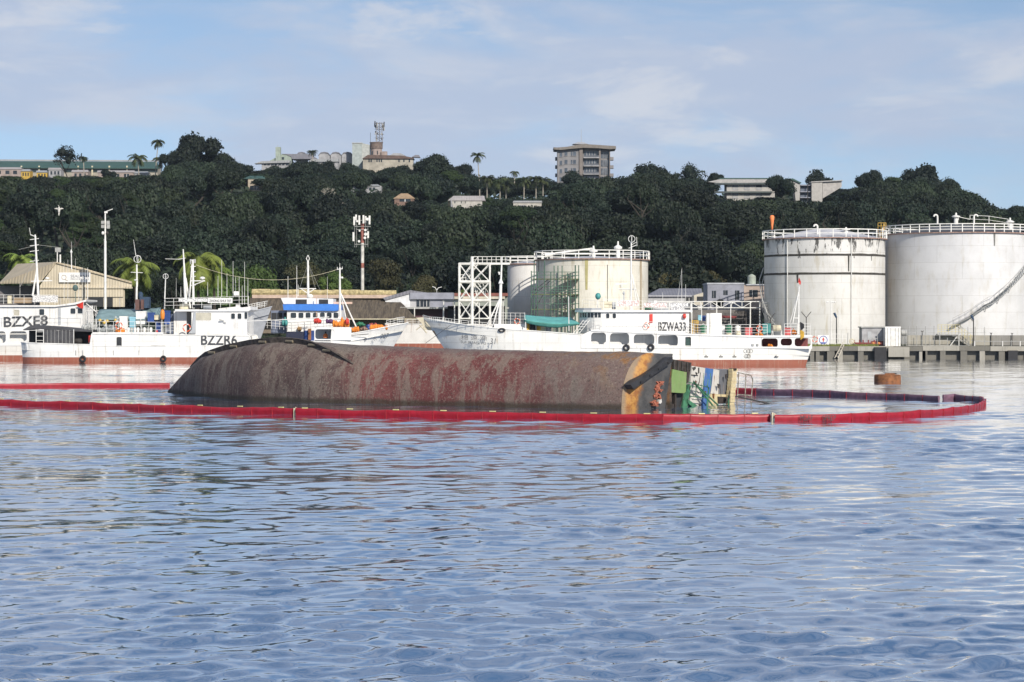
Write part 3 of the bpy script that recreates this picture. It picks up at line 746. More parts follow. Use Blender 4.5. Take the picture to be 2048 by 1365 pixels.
# ================================================================== CAPSIZED WRECK
WLN = [(335, 785), (365, 790), (400, 794.5), (500, 801.5), (620, 806), (735, 808.5), (900, 812), (1050, 815.5), (1150, 818), (1243, 820)]
SIL = [(335, 785), (362, 752), (400, 716), (450, 699), (500, 688.5), (560, 683), (630, 684.5), (700, 690), (760, 693), (900, 698), (1100, 703), (1250, 704), (1345, 709), (1500, 714)]
def onwater(px, py): D = dwater(py); return Vector((wx(px, D), D, 0))
N0, N1 = onwater(*WLN[0]), onwater(*WLN[-1])
AX = (N1 - N0).normalized(); UX = Vector((-AX.y, AX.x, 0)); UX = UX if UX.y > 0 else -UX
wreck = thing('capsized_ship', 'capsized rusty red-bottomed ship lying on its side inside the red boom', 'shipwreck', (N0 + N1) / 2)
def section(px):
    py = interp(WLN, px); N = onwater(px, py)
    t = (px - 335) / (1243 - 335)
    U1 = 0.35 + 2.1 * min(1, t / 0.28) ** 0.8
    dp = U1 + 0.25 + 1.45 * min(1, t / 0.5)
    Dt = N.y + U1 * UX.y * 0.85; ptop = px + U1 * 0.85 * UX.x * FP / N.y
    H = max(0.03, wz(interp(SIL, ptop), Dt))
    return N, U1, dp, H
def wpt(px, th):
    N, U1, dp, H = section(px)
    e = 0.86
    return N + UX * U1 * (1 - math.cos(th) ** e) + Vector((0, 0, H * math.sin(th) ** 0.92))
def lump(p, k=0.05): return k * noise.noise(p * 0.55) + k * 0.4 * noise.noise(p * 2.1)
NS = 72; TH = [0.0] + [R(90) * (i / 16) for i in range(1, 17)]
mb = MB(); mb.uv = []; rows = []
for i in range(NS + 1):
    px = 335 + (1243 - 335) * i / NS; N, U1, dp, H = section(px); row = []
    prof = [(N + Vector((0, 0, -1.2)) + UX * 0.05, -0.15)]
    for j, th in enumerate(TH):
        p = wpt(px, th); nrm = (-UX * math.cos(th) + Vector((0, 0, 1)) * math.sin(th))
        prof.append((p + nrm * lump(p), j / 16 * 0.7))
    prof.append((N + UX * (U1 + (dp - U1) * .5) + Vector((0, 0, H * .985)), .8))
    prof.append((N + UX * dp + Vector((0, 0, H * .955)), .9))
    prof.append((N + UX * (dp + .05) + Vector((0, 0, -1.2)), 1.2))
    rows.append(len(mb.v))
    for p, t in prof: mb.v.append(tuple(p)); mb.uv.append((i / NS, t))
nr = len(TH) + 4
for i in range(NS):
    for j in range(nr - 1): mb.f.append((rows[i] + j, rows[i + 1] + j, rows[i + 1] + j + 1, rows[i] + j + 1))
mb.f.append(tuple(rows[0] + j for j in range(nr)))
w = NT('fouled_red_bottom_paint', 0.8, spec=0.25)
uvs = w.sep(w.tc.outputs['UV']); su, sv = uvs[0], uvs[1]
n1 = w.noise(0.5, 9, 0.68, w.coord(scale=(1.0, 1.0, 0.8))); n2 = w.noise(0.22, 7, 0.6, w.coord(loc=(5, 2, 1)))
n3 = w.noise(7.0, 5, 0.75); n4 = w.noise(0.8, 8, 0.65, w.coord(scale=(1.6, 1.6, .35), loc=(3, 3, 3)), 0.4)
red = w.mix(w.ramp(n1, .35, .65), (0.120, 0.036, 0.036), (0.170, 0.058, 0.055))
brown = w.mix(w.ramp(n1, .3, .7), (0.062, 0.047, 0.045), (0.135, 0.105, 0.090))
left = w.ramp(w.math('ADD', su, w.math('MULTIPLY', w.math('SUBTRACT', n2, .5), .30)), .36, .47, 1, 0)
c = w.mix(w.math('MULTIPLY', left, .80), red, brown)
slime = w.math('MULTIPLY', w.ramp(n4, .46, .56), w.ramp(n2, .36, .52))
c = w.mix(w.math('MULTIPLY', slime, .6), c, w.mix(n3, (0.14, 0.11, 0.09), (0.29, 0.25, 0.205)))
right = w.ramp(w.math('ADD', su, w.math('MULTIPLY', w.math('SUBTRACT', n1, .5), .5)), .70, .93)
c = w.mix(w.math('MULTIPLY', right, .6), c, w.mix(n3, (0.09, 0.085, 0.08), (0.24, 0.215, 0.185)))
topz = w.ramp(w.math('ADD', sv, w.math('MULTIPLY', w.math('SUBTRACT', n1, .5), .45)), .40, .66)
c = w.mix(w.math('MULTIPLY', topz, .72), c, w.mix(n3, (0.085, 0.075, 0.075), (0.19, 0.165, 0.15)))
rst = w.math('MULTIPLY', w.ramp(w.math('ADD', su, w.math('MULTIPLY', sv, .45)), 0.98, 1.22), w.ramp(n4, .46, .60))
c = w.mix(w.math('MULTIPLY', rst, .9), c, w.mix(n3, (0.12, 0.05, 0.02), (0.36, 0.17, 0.05)))
spk = w.ramp(w.noise(7.5, 6, .85), .52, .62)
c = w.mix(w.math('MULTIPLY', spk, .6), c, (0.30, 0.265, 0.21))
dk = w.ramp(w.noise(6.0, 6, .85, w.coord(loc=(9, 1, 4))), .54, .62)
c = w.mix(w.math('MULTIPLY', dk, .7), c, (0.03, 0.028, 0.024))
bk_ = w.t.nodes.new('ShaderNodeTexBrick'); w.link(w.tc.outputs['UV'], bk_.inputs['Vector']); bk_.inputs['Scale'].default_value = 1.0
for k__, v__ in (('Mortar Size', .0022), ('Brick Width', .145), ('Row Height', .235), ('Mortar Smooth', .6)): bk_.inputs[k__].default_value = v__
seamf = bk_.outputs['Fac']
c = w.mix(w.math('MULTIPLY', seamf, .22), c, (0.25, 0.215, 0.18))
# weed band just above the waterline
weed = w.math('MULTIPLY', w.ramp(w.math('SUBTRACT', w.sep(w.tc.outputs['Object'])[2], w.math('MULTIPLY', n1, .5)), -.1, .18, 1, 0), .75)
c = w.mix(weed, c, (0.035, 0.032, 0.022))
w.color(c); w.bump(w.math('ADD', w.math('MULTIPLY', n3, .5), w.math('ADD', n1, w.math('MULTIPLY', w.noise(22, 3, .7), .3))), 0.7, 0.06)
o = mb.build('hull_bottom', w.m, wreck, True); smooth_by_angle(o, 50)
# bilge keel
mb = MB(); pts = []
for i in range(27):
    t = i / 26; px = 366 + (693 - 366) * t; th = R(84 - 36 * max(0, (t - .45) / .55) ** 1.4 - 6 * t)
    p = wpt(px, th); nrm = (-UX * math.cos(th) * 1.0 + Vector((0, 0, 1)) * math.sin(th) * .75).normalized()
    hgt = 0.33 * min(1, 8 * t + .3, 6 * (1 - t) + .15); pts.append((p - nrm * .1, p + nrm * hgt, nrm))
for (a, b, n), (c_, d, m) in zip(pts[:-1], pts[1:]):
    o1 = Vector((0, 0, .05)).cross(AX) * 0 + (n.cross(AX)).normalized() * .05
    mb.add([a - o1, c_ - o1, d - o1, b - o1, a + o1, c_ + o1, d + o1, b + o1], [(0, 1, 2, 3), (4, 7, 6, 5), (3, 2, 6, 7), (0, 4, 5, 1), (0, 3, 7, 4), (1, 5, 6, 2)])
DKST = plain('dark_weathered_steel', (0.05, 0.045, 0.042), 0.8, 0.5, 3.0, bump=0.5)
mb.build('bilge_keel', plain('fouled_keel_steel', (0.085, 0.068, 0.058), 0.85, 0.5, 3.0, bump=0.5), wreck)
for t in (.14, .26, .40, .55, .70, .84):
    i = int(t * 26); a, b, n = pts[i]; mb = MB(); q = a.lerp(b, .45) - UX * .1
    mb.tube(q - AX * .35, q + AX * .35, .09, n=7); mb.build('zinc_anode', plain('zinc_anode_metal', (0.20, 0.17, 0.12), .7, .3), wreck)
# stern plate
Nst, U1, dp, H = section(1243)
def tplane(px, py, off=0.0):
    "point of the photo on the plane of the stern plate, moved out (towards the water) by off"
    d = Vector(((px - CX) / FP, 1.0, -(py - HY) / FP)); c0 = Vector((0, 0, CH)); P0 = Nst + AX * off
    return c0 + d * ((P0 - c0).dot(AX) / d.dot(AX))
prof = [wpt(1243, th) for th in TH] + [Nst + UX * (U1 + .6) + Vector((0, 0, H * .985)), tplane(1346, 708), tplane(1340, 750), tplane(1332, 800), tplane(1329, 835), Nst + Vector((0, 0, -.9))]
ce = sum(prof, Vector()) / len(prof); mb = MB(); mb.uv = []
cols_ = 10
for p in prof:
    for k in range(cols_ + 1):
        q = ce.lerp(p, k / cols_); bul = 0.42 * (1 - (k / cols_) ** 2.4)
        q = q + AX * (bul + lump(q, .04)); mb.v.append(tuple(q))
        mb.uv.append(((q - Nst).dot(UX), q.z))
np_ = len(prof)
for i in range(np_):
    for k in range(cols_): mb.f.append((i * 11 + k, i * 11 + k + 1, ((i + 1) % np_) * 11 + k + 1, ((i + 1) % np_) * 11 + k))
s_ = NT('rusted_grey_stern_paint', .6); uu = s_.sep(s_.tc.outputs['UV'])
n1 = s_.noise(1.1, 8, .7); n3 = s_.noise(8, 4, .7)
g_ = s_.mix(s_.ramp(n1, .35, .65), (0.045, 0.046, 0.048), (0.095, 0.09, 0.085))
# the rust follows the turned edge of the plate, which leans back as it rises
edge = s_.math('SUBTRACT', uu[0], s_.math('MULTIPLY', s_.math('POWER', s_.math('MAXIMUM', uu[1], 0.0), 2.2), 0.125))
rr = s_.ramp(s_.math('ADD', edge, s_.math('MULTIPLY', s_.math('SUBTRACT', n1, .5), 1.5)), .75, 1.25, 1, 0)
oc = s_.mix(s_.ramp(s_.noise(2.2, 8, .7, s_.coord(loc=(2, 2, 2))), .4, .6), (0.26, 0.10, 0.025), (0.44, 0.22, 0.05))
g_ = s_.mix(rr, g_, oc)
pale = s_.ramp(s_.math('ADD', edge, s_.math('MULTIPLY', s_.math('SUBTRACT', n1, .5), .5)), .05, .30, 1, 0)
g_ = s_.mix(s_.math('MULTIPLY', pale, .8), g_, (0.21, 0.17, 0.12))
g_ = s_.mix(s_.math('MULTIPLY', s_.ramp(s_.noise(18, 3, .8), .62, .7), .4), g_, (0.22, 0.20, 0.17))
s_.color(g_); s_.bump(s_.math('ADD', n3, n1), .6, .05)
o = mb.build('stern_plate', s_.m, wreck); smooth_by_angle(o, 50)
hz = fr('hC', 130)
def hp(x, y, off): return tplane(hz.px(x), hz.py(y), off)
def tprism(mb, poly, off, thick):
    a = [hp(x, y, off) for x, y in poly]; b = [p - AX * thick for p in a]; n = len(a)
    return mb.add(a + b, [tuple(range(n)), tuple(range(n, 2 * n))[::-1]] + [(i, i + n, (i + 1) % n + n, (i + 1) % n) for i in range(n)])
def tbox(mb, x0, x1, y0, y1, off, thick): return tprism(mb, [(x0, y0), (x1, y0), (x1, y1), (x0, y1)], off, thick)
mb = MB(); tprism(mb, [(222, 486), (268, 448), (640, 196), (676, 186), (676, 236), (300, 504), (258, 536)], .70, .55)
bar = mb.build('rubbing_bar', plain('black_rubbing_bar', (0.03, 0.03, 0.033), .55, .4, 2.5, bump=.3), wreck)
for x, y in ((332, 456), (432, 384), (526, 316), (628, 248)):
    mb = MB(); q = hp(x, y, .71); mb.tube(q, q + AX * .05, .065, n=10); mb.build('bolt_hole', BLACK, bar)
SALM = plain('salmon_hull_lettering', (0.42, 0.14, 0.085), .8, .4, 6.0)
rl = random.Random(3)
for cx, cy, hw in ((540, 462, 36), (528, 530, 28), (515, 604, 34), (495, 690, 24)):
    mb = MB()
    for k in range(9):      # worn strokes of a painted character
        x0, y0 = cx + rl.uniform(-hw, hw), cy + rl.uniform(-hw, hw) * .9; a = rl.choice((0.1, 1.4, .7, 2.4)) + rl.uniform(-.2, .2); L = rl.uniform(10, 26); t = rl.uniform(4, 7)
        dx, dy = math.cos(a), math.sin(a)
        tprism(mb, [(x0 - dx * L - dy * t, y0 - dy * L + dx * t), (x0 + dx * L - dy * t, y0 + dy * L + dx * t), (x0 + dx * L + dy * t, y0 + dy * L - dx * t), (x0 - dx * L + dy * t, y0 - dy * L - dx * t)], .47, .2)
    mb.build('painted_character', SALM, wreck)
mb = MB(); tprism(mb, [(535, 650), (556, 640), (560, 672), (545, 690), (528, 684)], .475, .2); mb.build('bare_patch', plain('bare_white_primer', (.6, .58, .54), .8), wreck)
# deck gear beyond the stern plate
GRN = paint('lime_green_paint', (0.19, 0.29, 0.10), .8, seed=1.0, fine=5); DGR = plain('deck_green_paint', (0.05, 0.17, 0.09), .6, .4, 3)
WW = paint('weathered_white_house', (0.56, 0.54, 0.49), .85, seed=5.0, fine=4.5); WB = paint('weathered_blue_stripe', (0.05, 0.14, 0.36), .7, seed=6.0, fine=4.5)
WG = paint('weathered_grey_house', (0.13, 0.135, 0.15), .8, seed=7.0, fine=4.5); WC = paint('cream_mast_paint', (0.60, 0.50, 0.29), .9, seed=2.0, fine=5)
DKR = plain('rusty_black_steel', (0.045, 0.035, 0.03), .85, .5, 4, bump=.5)
mb = MB(); tprism(mb, [(676, 318), (826, 350), (818, 560), (800, 576), (640, 566)], -.15, .9); mb.build('bulwark_locker', GRN, wreck)
mb = MB(); tprism(mb, [(678, 210), (880, 246), (846, 460), (826, 470), (826, 346), (676, 316)], -.35, 1.0); mb.build('bulwark', DKR, wreck)
for x in (690, 730, 775, 830, 858):
    mb = MB(); tbox(mb, x, x + 12, 222 + (x - 690) * .18, 330, -.28, .12); mb.build('bulwark_stay', DKST, wreck)
mb = MB(); tprism(mb, [(640, 570), (800, 574), (820, 600), (780, 770), (600, 770)], -.6, .8); mb.build('deck_recess', DARK, wreck)
mb = MB(); tbox(mb, 640, 668, 560, 772, -.3, .2); tbox(mb, 700, 716, 570, 772, -.3, .2); tprism(mb, [(600, 700), (690, 690), (690, 772), (600, 772)], -.25, .25); mb.build('deck_frame', DKR, wreck)
mb = MB(); tprism(mb, [(772, 770), (800, 600), (860, 480), (876, 500), (850, 620), (826, 770)], -.5, .25); tprism(mb, [(840, 640), (986, 740), (986, 776), (930, 760), (836, 676)], -.45, .2); mb.build('gallows_frame', DGR, wreck)
for nm, poly, m in (('house_wall', [(884, 282), (1026, 304), (1008, 520), (980, 760), (862, 700), (870, 400)], WW), ('blue_stripe', [(1028, 302), (1114, 316), (1098, 480), (1064, 640), (984, 620), (1008, 480)], WB), ('blue_stripe', [(984, 622), (1064, 642), (1046, 770), (972, 770)], WB),
                    ('house_wall', [(1116, 316), (1178, 326), (1168, 586), (1084, 580), (1098, 480)], WW), ('house_wall', [(1180, 324), (1322, 318), (1312, 590), (1170, 588)], WG)):
    mb = MB(); tprism(mb, poly, -1.2, 1.6 if nm == 'house_wall' else 1.62); mb.build(nm, m, wreck)
mb = MB(); tprism(mb, [(1084, 584), (1290, 592), (1282, 618), (1250, 622), (1240, 680), (1160, 690), (1160, 764), (1066, 764), (1076, 640)], -1.1, .9); mb.build('house_front', WC, wreck)
mb = MB(); tprism(mb, [(1164, 612), (1256, 616), (1250, 686), (1166, 690)], -1.05, .3); mb.build('rust_hole', DKR, wreck)
mb = MB(); tprism(mb, [(890, 300), (925, 290), (926, 312), (904, 332)], -1.15, .1); tbox(mb, 955, 964, 300, 360, -1.15, .1); tprism(mb, [(880, 374), (950, 380), (950, 388), (880, 384)], -1.15, .1); mb.build('painted_mark', DKST, wreck)
rl = random.Random(8)
mb = MB(); n = 14; prev = None
for i in range(n):
    y0 = 312 + (772 - 312) * i / n; y1 = 312 + (772 - 312) * (i + 1) / n; xo = -36 * i / n
    tbox(mb, 1322 + xo + rl.uniform(-5, 3), 1372 + xo + rl.uniform(-4, 5), y0 + 1, y1 - 1, -.75 + rl.uniform(-.03, .03), .32)
mb.build('mast', WC, wreck)
mb = MB(); tbox(mb, 1338, 1366, 308, 330, -.7, .4); mb.build('mast_cap', DKR, wreck)
mb = MB()
for a, b in (((1376, 352), (1520, 384)), ((1520, 384), (1538, 430)), ((1538, 430), (1516, 745)), ((1464, 372), (1452, 770)), ((1388, 360), (1364, 740)), ((1376, 590), (1526, 602)), ((1376, 372), (1384, 420))):
    mb.tube(hp(*a, -.9), hp(*b, -.9), .035, n=5)
mb.build('rail_frame', plain('flaking_rail', (.30, .27, .22), .8, .6, 6), wreck)
mb = MB(); mb.tube(hp(1350, 606, -.9), hp(1814, 712, -.9), .05, n=6); mb.build('boom_pole', DKST, wreck)
mb = MB()
for a, b, r_ in (((900, 452), (1130, 738), .06), ((925, 480), (1195, 735), .05), ((826, 452), (1066, 515), .03), ((1064, 515), (1040, 764), .045), ((826, 488), (980, 520), .025), ((862, 610), (1060, 630), .03), ((1228, 690), (1232, 764), .03), ((1276, 600), (1280, 764), .05)):
    mb.tube(hp(*a, -.6), hp(*b, -.6), r_, n=5)
mb.build('stay_tube', DGR, wreck)
mb = MB(); tprism(mb, [(890, 640), (930, 570), (990, 600), (976, 640)], -1.12, .1); tprism(mb, [(846, 690), (900, 700), (906, 726), (870, 730)], -.9, .1); mb.build('torn_sheet', plain('torn_white_sheet', (.66, .62, .55), .8, .3, 4), wreck)

rl = random.Random(12)
for k in range(16):          # torn wire, rope and plating hanging off the house
    x0, y0 = rl.uniform(700, 1300), rl.uniform(300, 560); a_ = hp(x0, y0, -.45); b_ = hp(x0 + rl.uniform(-60, 60), y0 + rl.uniform(60, 230), -.4 + rl.uniform(-.2, .2)); m_ = a_.lerp(b_, .5) + Vector((0, 0, -rl.uniform(0, .3)))
    mb = MB(); mb.path([a_, m_, b_], rl.uniform(.012, .03), 4); mb.build('hanging_cable', DKR if k % 3 else DGR, wreck)
for k in range(9):
    x0, y0 = rl.uniform(690, 1310), rl.uniform(310, 700); s1, s2 = rl.uniform(12, 34), rl.uniform(18, 60)
    mb = MB(); tprism(mb, [(x0, y0), (x0 + s1, y0 + rl.uniform(-12, 12)), (x0 + s1 * .7, y0 + s2), (x0 + s1 * .2, y0 + s2 * .7)], -.95 + rl.uniform(-.1, .1), .05); mb.build('torn_plate', (DKR, DKST, RUST)[k % 3], wreck)
# ================================================================== OIL BOOM
BRED = NT('red_boom_fabric', .42); f_ = BRED.noise(3, 5, .6); BRED.color(BRED.mix(BRED.ramp(f_, .3, .7), (0.25, 0.005, 0.014), (0.35, 0.009, 0.024))); BRED.bump(f_, .3, .03); BRED = BRED.m
BFAD = plain('faded_boom_fabric', (0.17, 0.09, 0.13), .6, .35, 2.5, bump=.3)
BRIB = plain('boom_seam_webbing', (0.34, 0.02, 0.03), .6, .3, 5)
BTAG = plain('pale_yellow_float_tag', (0.62, 0.55, 0.25), .5)
def boom(pts, label, h=0.36, step=1.38, mats=None, tags=True, seed=0):
    P = [onwater(*p) for p in pts]
    # resample along the line
    seg = [(b - a).length for a, b in zip(P[:-1], P[1:])]; tot = sum(seg); n = max(2, round(tot / step)); res = []
    for i in range(n + 1):
        d = tot * i / n; k = 0
        while k < len(seg) - 1 and d > seg[k]: d -= seg[k]; k += 1
        res.append(P[k].lerp(P[k + 1], min(1, d / seg[k])))
    rb = random.Random(seed); zz = [rb.uniform(-.05, .03) for _ in res]
    for i in range(1, n): res[i] = res[i] + Vector((0, rb.uniform(-.06, .06), 0))
    o = thing('oil_boom', label, 'oil boom', P[0])
    for i in range(n):
        a, b = res[i], res[i + 1]; t = (b - a).normalized(); nn = Vector((-t.y, t.x, 0)); mb = MB(); K = 4; secs = []
        for k in range(K + 1):
            q = a.lerp(b, .003 + .994 * k / K); puff = .75 + .08 * math.sin(math.pi * k / K); zo = zz[i] + (zz[i + 1] - zz[i]) * k / K - .02 * math.sin(math.pi * k / K)
            secs.append([q + nn * s * puff * .8 + Vector((0, 0, z * h / .5 + zo)) for s, z in ((-.05, -.4), (-.07, .02), (-.11, .2), (-.12, .36), (-.07, .48), (0, .505), (.07, .48), (.12, .36), (.11, .2), (.07, .02), (.05, -.4))])
        m = len(secs[0]); vs = [v for s in secs for v in s]
        fs = [(k * m + j, k * m + (j + 1) % m, (k + 1) * m + (j + 1) % m, (k + 1) * m + j) for k in range(K) for j in range(m)] + [tuple(range(m))[::-1], tuple(range(K * m, K * m + m))]
        mb.add(vs, fs); pn = smooth_by_angle(mb.build('panel', (mats(i, n) if mats else BRED), o), 50)
        mb = MB(); q = b
        if i < n - 1:
            mb.box(-.022, .022, -.088, .088, -.3, h * .97); mb.v = [tuple(q + t * x + nn * y + Vector((0, 0, z + zz[i + 1]))) for x, y, z in mb.v]; mb.build('seam', BRIB, o)
        if tags and i % 2 == 0:
            q = a.lerp(b, .4); mb = MB(); mb.box(-.16, .16, -.05, .05, h, h + .05); mb.v = [tuple(q + t * x + nn * y + Vector((0, 0, z))) for x, y, z in mb.v]; mb.build('float_tag', BTAG, o)
    return o
boom([(-260, 808), (-60, 810), (0, 811), (160, 816), (330, 823), (587, 830)], 'red floating boom from open water to white joint before the wreck', seed=1)
boom([(592, 830.5), (760, 834), (860, 836), (1060, 839.5), (1200, 842), (1330, 843.5), (1440, 843), (1541, 842)], 'red floating boom running along the wreck between its two joints', seed=2)
b3 = boom([(1549, 843), (1640, 843), (1700, 841), (1760, 838), (1840, 834), (1900, 829), (1945, 823), (1966, 815), (1970, 809), (1962, 804.5), (1935, 801.5), (1905, 799.5), (1886, 800.5)], 'lettered red boom section that curls round the right end of the loop', step=1.5,
          mats=lambda i, n: BFAD if i > n * .62 else BRED, tags=False, seed=3)
boom([(1878, 803), (1845, 801), (1760, 797), (1700, 795), (1640, 792), (1580, 790), (1474, 786), (1350, 783)], 'faded purple-red boom section on the far side of the loop', h=.38, step=1.9, mats=lambda i, n: BFAD if i < n * .66 else BRED, tags=False, seed=4)
boom([(340, 774), (250, 774.5), (120, 775), (0, 776), (-240, 777)], 'thin red boom reaching the far tip of the wreck', h=.3, step=2.6, tags=False, seed=5)
for px, py, s in ((589.5, 830, 1.0), (1545, 842.5, 1.2)):
    q = onwater(px, py) - Vector((0, .16, 0)); o = thing('boom_joint', 'white metal joint plate before the wreck hull' if px < 1000 else 'white metal joint plate beside the boom lettering', 'connector', q)
    mb = MB(); mb.box(q.x - .05, q.x + .03, q.y - .03, q.y + .3, -.3, .36 * s); mb.build('hinge_plate', CREAM, o)
    mb = MB(); mb.prism([(q.x + .05, .12), (q.x + .40, .2), (q.x + .05, .42)], q.y - .02, q.y + .12); mb.build('toggle', CREAM, o)
D_ = dwater(842)
for s, a, b in (('MSAF', 1601, 1626), ('SPREP', 1645, 1672)):
    yy = dwater(843 - (a - 1600) * .012) - .22
    lettering(s, wx(a, yy), wx(b, yy), 0.03, .31, yy, LETT, b3, bold=.0)

# ================================================================== BUOY, BIRD
q = onwater(1775, 764); D_ = q.y; bo = thing('mooring_buoy', 'rusty brown drum-shaped mooring buoy floating off the jetty', 'buoy', q)
r_ = 26.5 * D_ / FP; mb = MB(); prof = [(r_ * .97, -.4), (r_, .0), (r_, .42), (r_ * .985, .46), (r_ * .985, .5), (r_, .54), (r_, wz(751, D_)), (r_ * .9, wz(749.5, D_))]
mb.lathe(q, prof, 28); o = mb.build('drum', RUST, bo); smooth_by_angle(o, 40)
mb = MB(); mb.box(q.x - .2, q.x + .55, q.y - .2, q.y + .2, wz(750, D_) - .05, wz(747, D_)); mb.build('mooring_bollard', RUST, bo)
mb = MB(); mb.tube((q.x + .5, q.y, wz(748, D_)), (q.x + .75, q.y, wz(747.5, D_)), .05); mb.build('shackle', DKST, bo)
p = W(118, 420, 290); bi = thing('seabird', 'pale seabird flying over the dark hillside', 'bird', p)
mb = MB(); mb.blob(p, .16, .09, .42, 8, 6)
for s in (-1, 1):
    mb.add([p + Vector((0, 0, .18)), p + Vector((s * .34, .1, .26)), p + Vector((s * .62, .0, .12)), p + Vector((s * .3, .05, .08)), p + Vector((0, .04, -.05))], [(0, 1, 2, 3), (0, 3, 4)])
mb.tube(p + Vector((0, 0, .38)), p + Vector((-.1, -.05, .58)), .07, .02); mb.add([p + Vector((-.1, 0, -.38)), p + Vector((.1, 0, -.38)), p + Vector((.03, 0, -.72)), p + Vector((-.05, 0, -.72))], [(0, 1, 2, 3)])
mb.build('body', plain('seabird_feathers', (.55, .53, .48), .8), bi, True)
# ================================================================== SHIPS
def hull(root, D, beam, st, boot_py, white, sheercap=True, bul=0.9, boot=BOOT, deckmat=None):
    yc = D + beam / 2; zb = wz(boot_py, D); near = []
    def ring(px, spy, fd, pxw, fw, z=None, q=None):
        hd, hw = beam / 2 * fd, beam / 2 * fw
        xd = wx(px, yc - hd); zs = wz(spy, yc - hd); xw = wx(pxw, yc - hw)
        zz = zs * q + zb * (1 - q) if z is None else z
        k = max(0, min(1, zz / zs)); hb = hw + (hd - hw) * k ** 1.35
        if zz < 0: hb *= 0.93
        return xw + (xd - xw) * k, hb, zz
    def shell(levels):
        mb = MB(); L = len(levels)
        for s in st:
            for kind, val in levels:
                x, hb, z = ring(*s, **({'q': val} if kind == 'q' else {'z': val}))
                mb.v.append((x, yc - hb, z)); mb.v.append((x, yc + hb, z))
        def id(i, l, sd): return (i * L + l) * 2 + sd
        for i in range(len(st) - 1):
            for l in range(L - 1):
                for sd in (0, 1): mb.f.append((id(i, l, sd), id(i + 1, l, sd), id(i + 1, l + 1, sd), id(i, l + 1, sd)))
        for i in (0, len(st) - 1):
            for l in range(L - 1): mb.f.append((id(i, l, 0), id(i, l, 1), id(i, l + 1, 1), id(i, l + 1, 0)))
        return mb
    o = shell([('q', 1), ('q', .75), ('q', .5), ('q', .25), ('q', 0)]).build('hull', white, root); smooth_by_angle(o, 30)
    o = shell([('z', zb), ('z', zb * .5), ('z', 0), ('z', -.8)]).build('boot_topping', boot, root); smooth_by_angle(o, 30)
    mb = MB(); n = 0
    for s in st:
        x, hb, z = ring(*s, q=1); mb.v += [(x, yc - hb * .985, z - bul), (x, yc + hb * .985, z - bul)]
    mb.f = [(2 * i, 2 * i + 1, 2 * i + 3, 2 * i + 2) for i in range(len(st) - 1)]
    mb.build('deck', deckmat or GREYS, root)
    if sheercap:
        mb = MB()
        for sd in (-1, 1): mb.path([Vector((lambda r: (r[0], yc + sd * r[1], r[2]))(ring(*s, q=1))) for s in st], .07, n=6)
        mb.build('rubbing_strake', white, root)
    return lambda px_i: ring(*st[px_i], q=1)
def ring_buoy(c, r, label, group=None, thick=.26):
    o = thing('life_ring', label, 'life ring', c, group); R_, t_ = r * (1 - thick / 2), r * thick / 2 * 1.1
    n, m = 24, 8
    for k, mt in ((0, LRING), (1, RAILM)):
        for q in range(4):
            mb = MB(); a0 = q * math.pi / 2 + (0 if k == 0 else 1.1); a1 = a0 + (1.1 if k == 0 else math.pi / 2 - 1.1); pts = [Vector((c[0] + R_ * math.cos(a0 + (a1 - a0) * i / 5), c[1], c[2] + R_ * math.sin(a0 + (a1 - a0) * i / 5))) for i in range(6)]
            mb.path(pts, t_, n=7); mb.build('float_segment' if k == 0 else 'band', mt, o)
    return o
def tyre(c, r, label, group='tyre fenders hung on the hulls', rope=None):
    o = thing('tyre_fender', label, 'tyre', c, group)
    mb = MB(); mb.torus(c, r * .72, r * .30, 'y', 22, 9); t = mb.build('tyre', BLACK, o, True)
    mb = MB(); mb.torus((c[0], c[1] - .0, c[2]), r * .55, r * .06, 'y', 18, 6); mb.build('bead', DKST, o, True)
    if rope: mb = MB(); mb.tube((c[0], c[1] + .02, c[2] + r * .9), (c[0], c[1] + .05, c[2] + rope), .025, n=4); mb.build('rope', STEEL, o)
def pile(z, x0, x1, y0, y1, d, mat, label, name='net_pile', cat='fishing net', n=9, seed=0, group=None):
    "heap of netting or cloth filling a photo rectangle"
    rp = random.Random(seed); c = z.p((x0 + x1) / 2, y1, d); o = thing(name, label, cat, c, group); w_ = z.m(x1 - x0); h_ = z.m(y1 - y0)
    for i in range(n):
        t = (i + .5) / n; mb = MB(); s = w_ / n * rp.uniform(.9, 1.5)
        hh = h_ * rp.uniform(.55, 1.0) * (1 - .35 * abs(2 * t - 1))
        mb.blob((c.x - w_ / 2 + w_ * t, c.y + rp.uniform(-.2, .2), c.z + hh * .42), s * .75, rp.uniform(.3, .6), hh * .55, 9, 6, .16, i + seed * 50)
        mb.build('fold', mat, o, True)
    return o
def drum(c, r, h, mat, label, name='drum', cat='drum', group=None, band=None):
    o = thing(name, label, cat, c, group); mb = MB(); mb.lathe(c, [(r * .94, 0), (r, .05), (r, h * .33), (r * 1.03, h * .35), (r, h * .37), (r, h * .66), (r * 1.03, h * .68), (r, h * .7), (r, h - .05), (r * .92, h)], 18)
    smooth_by_angle(mb.build('shell', mat, o), 40)
    mb = MB(); mb.lathe((c[0], c[1], c[2] + h - .001), [(r * .6, 0), (r * .55, .05)], 12); mb.build('lid', band or mat, o)
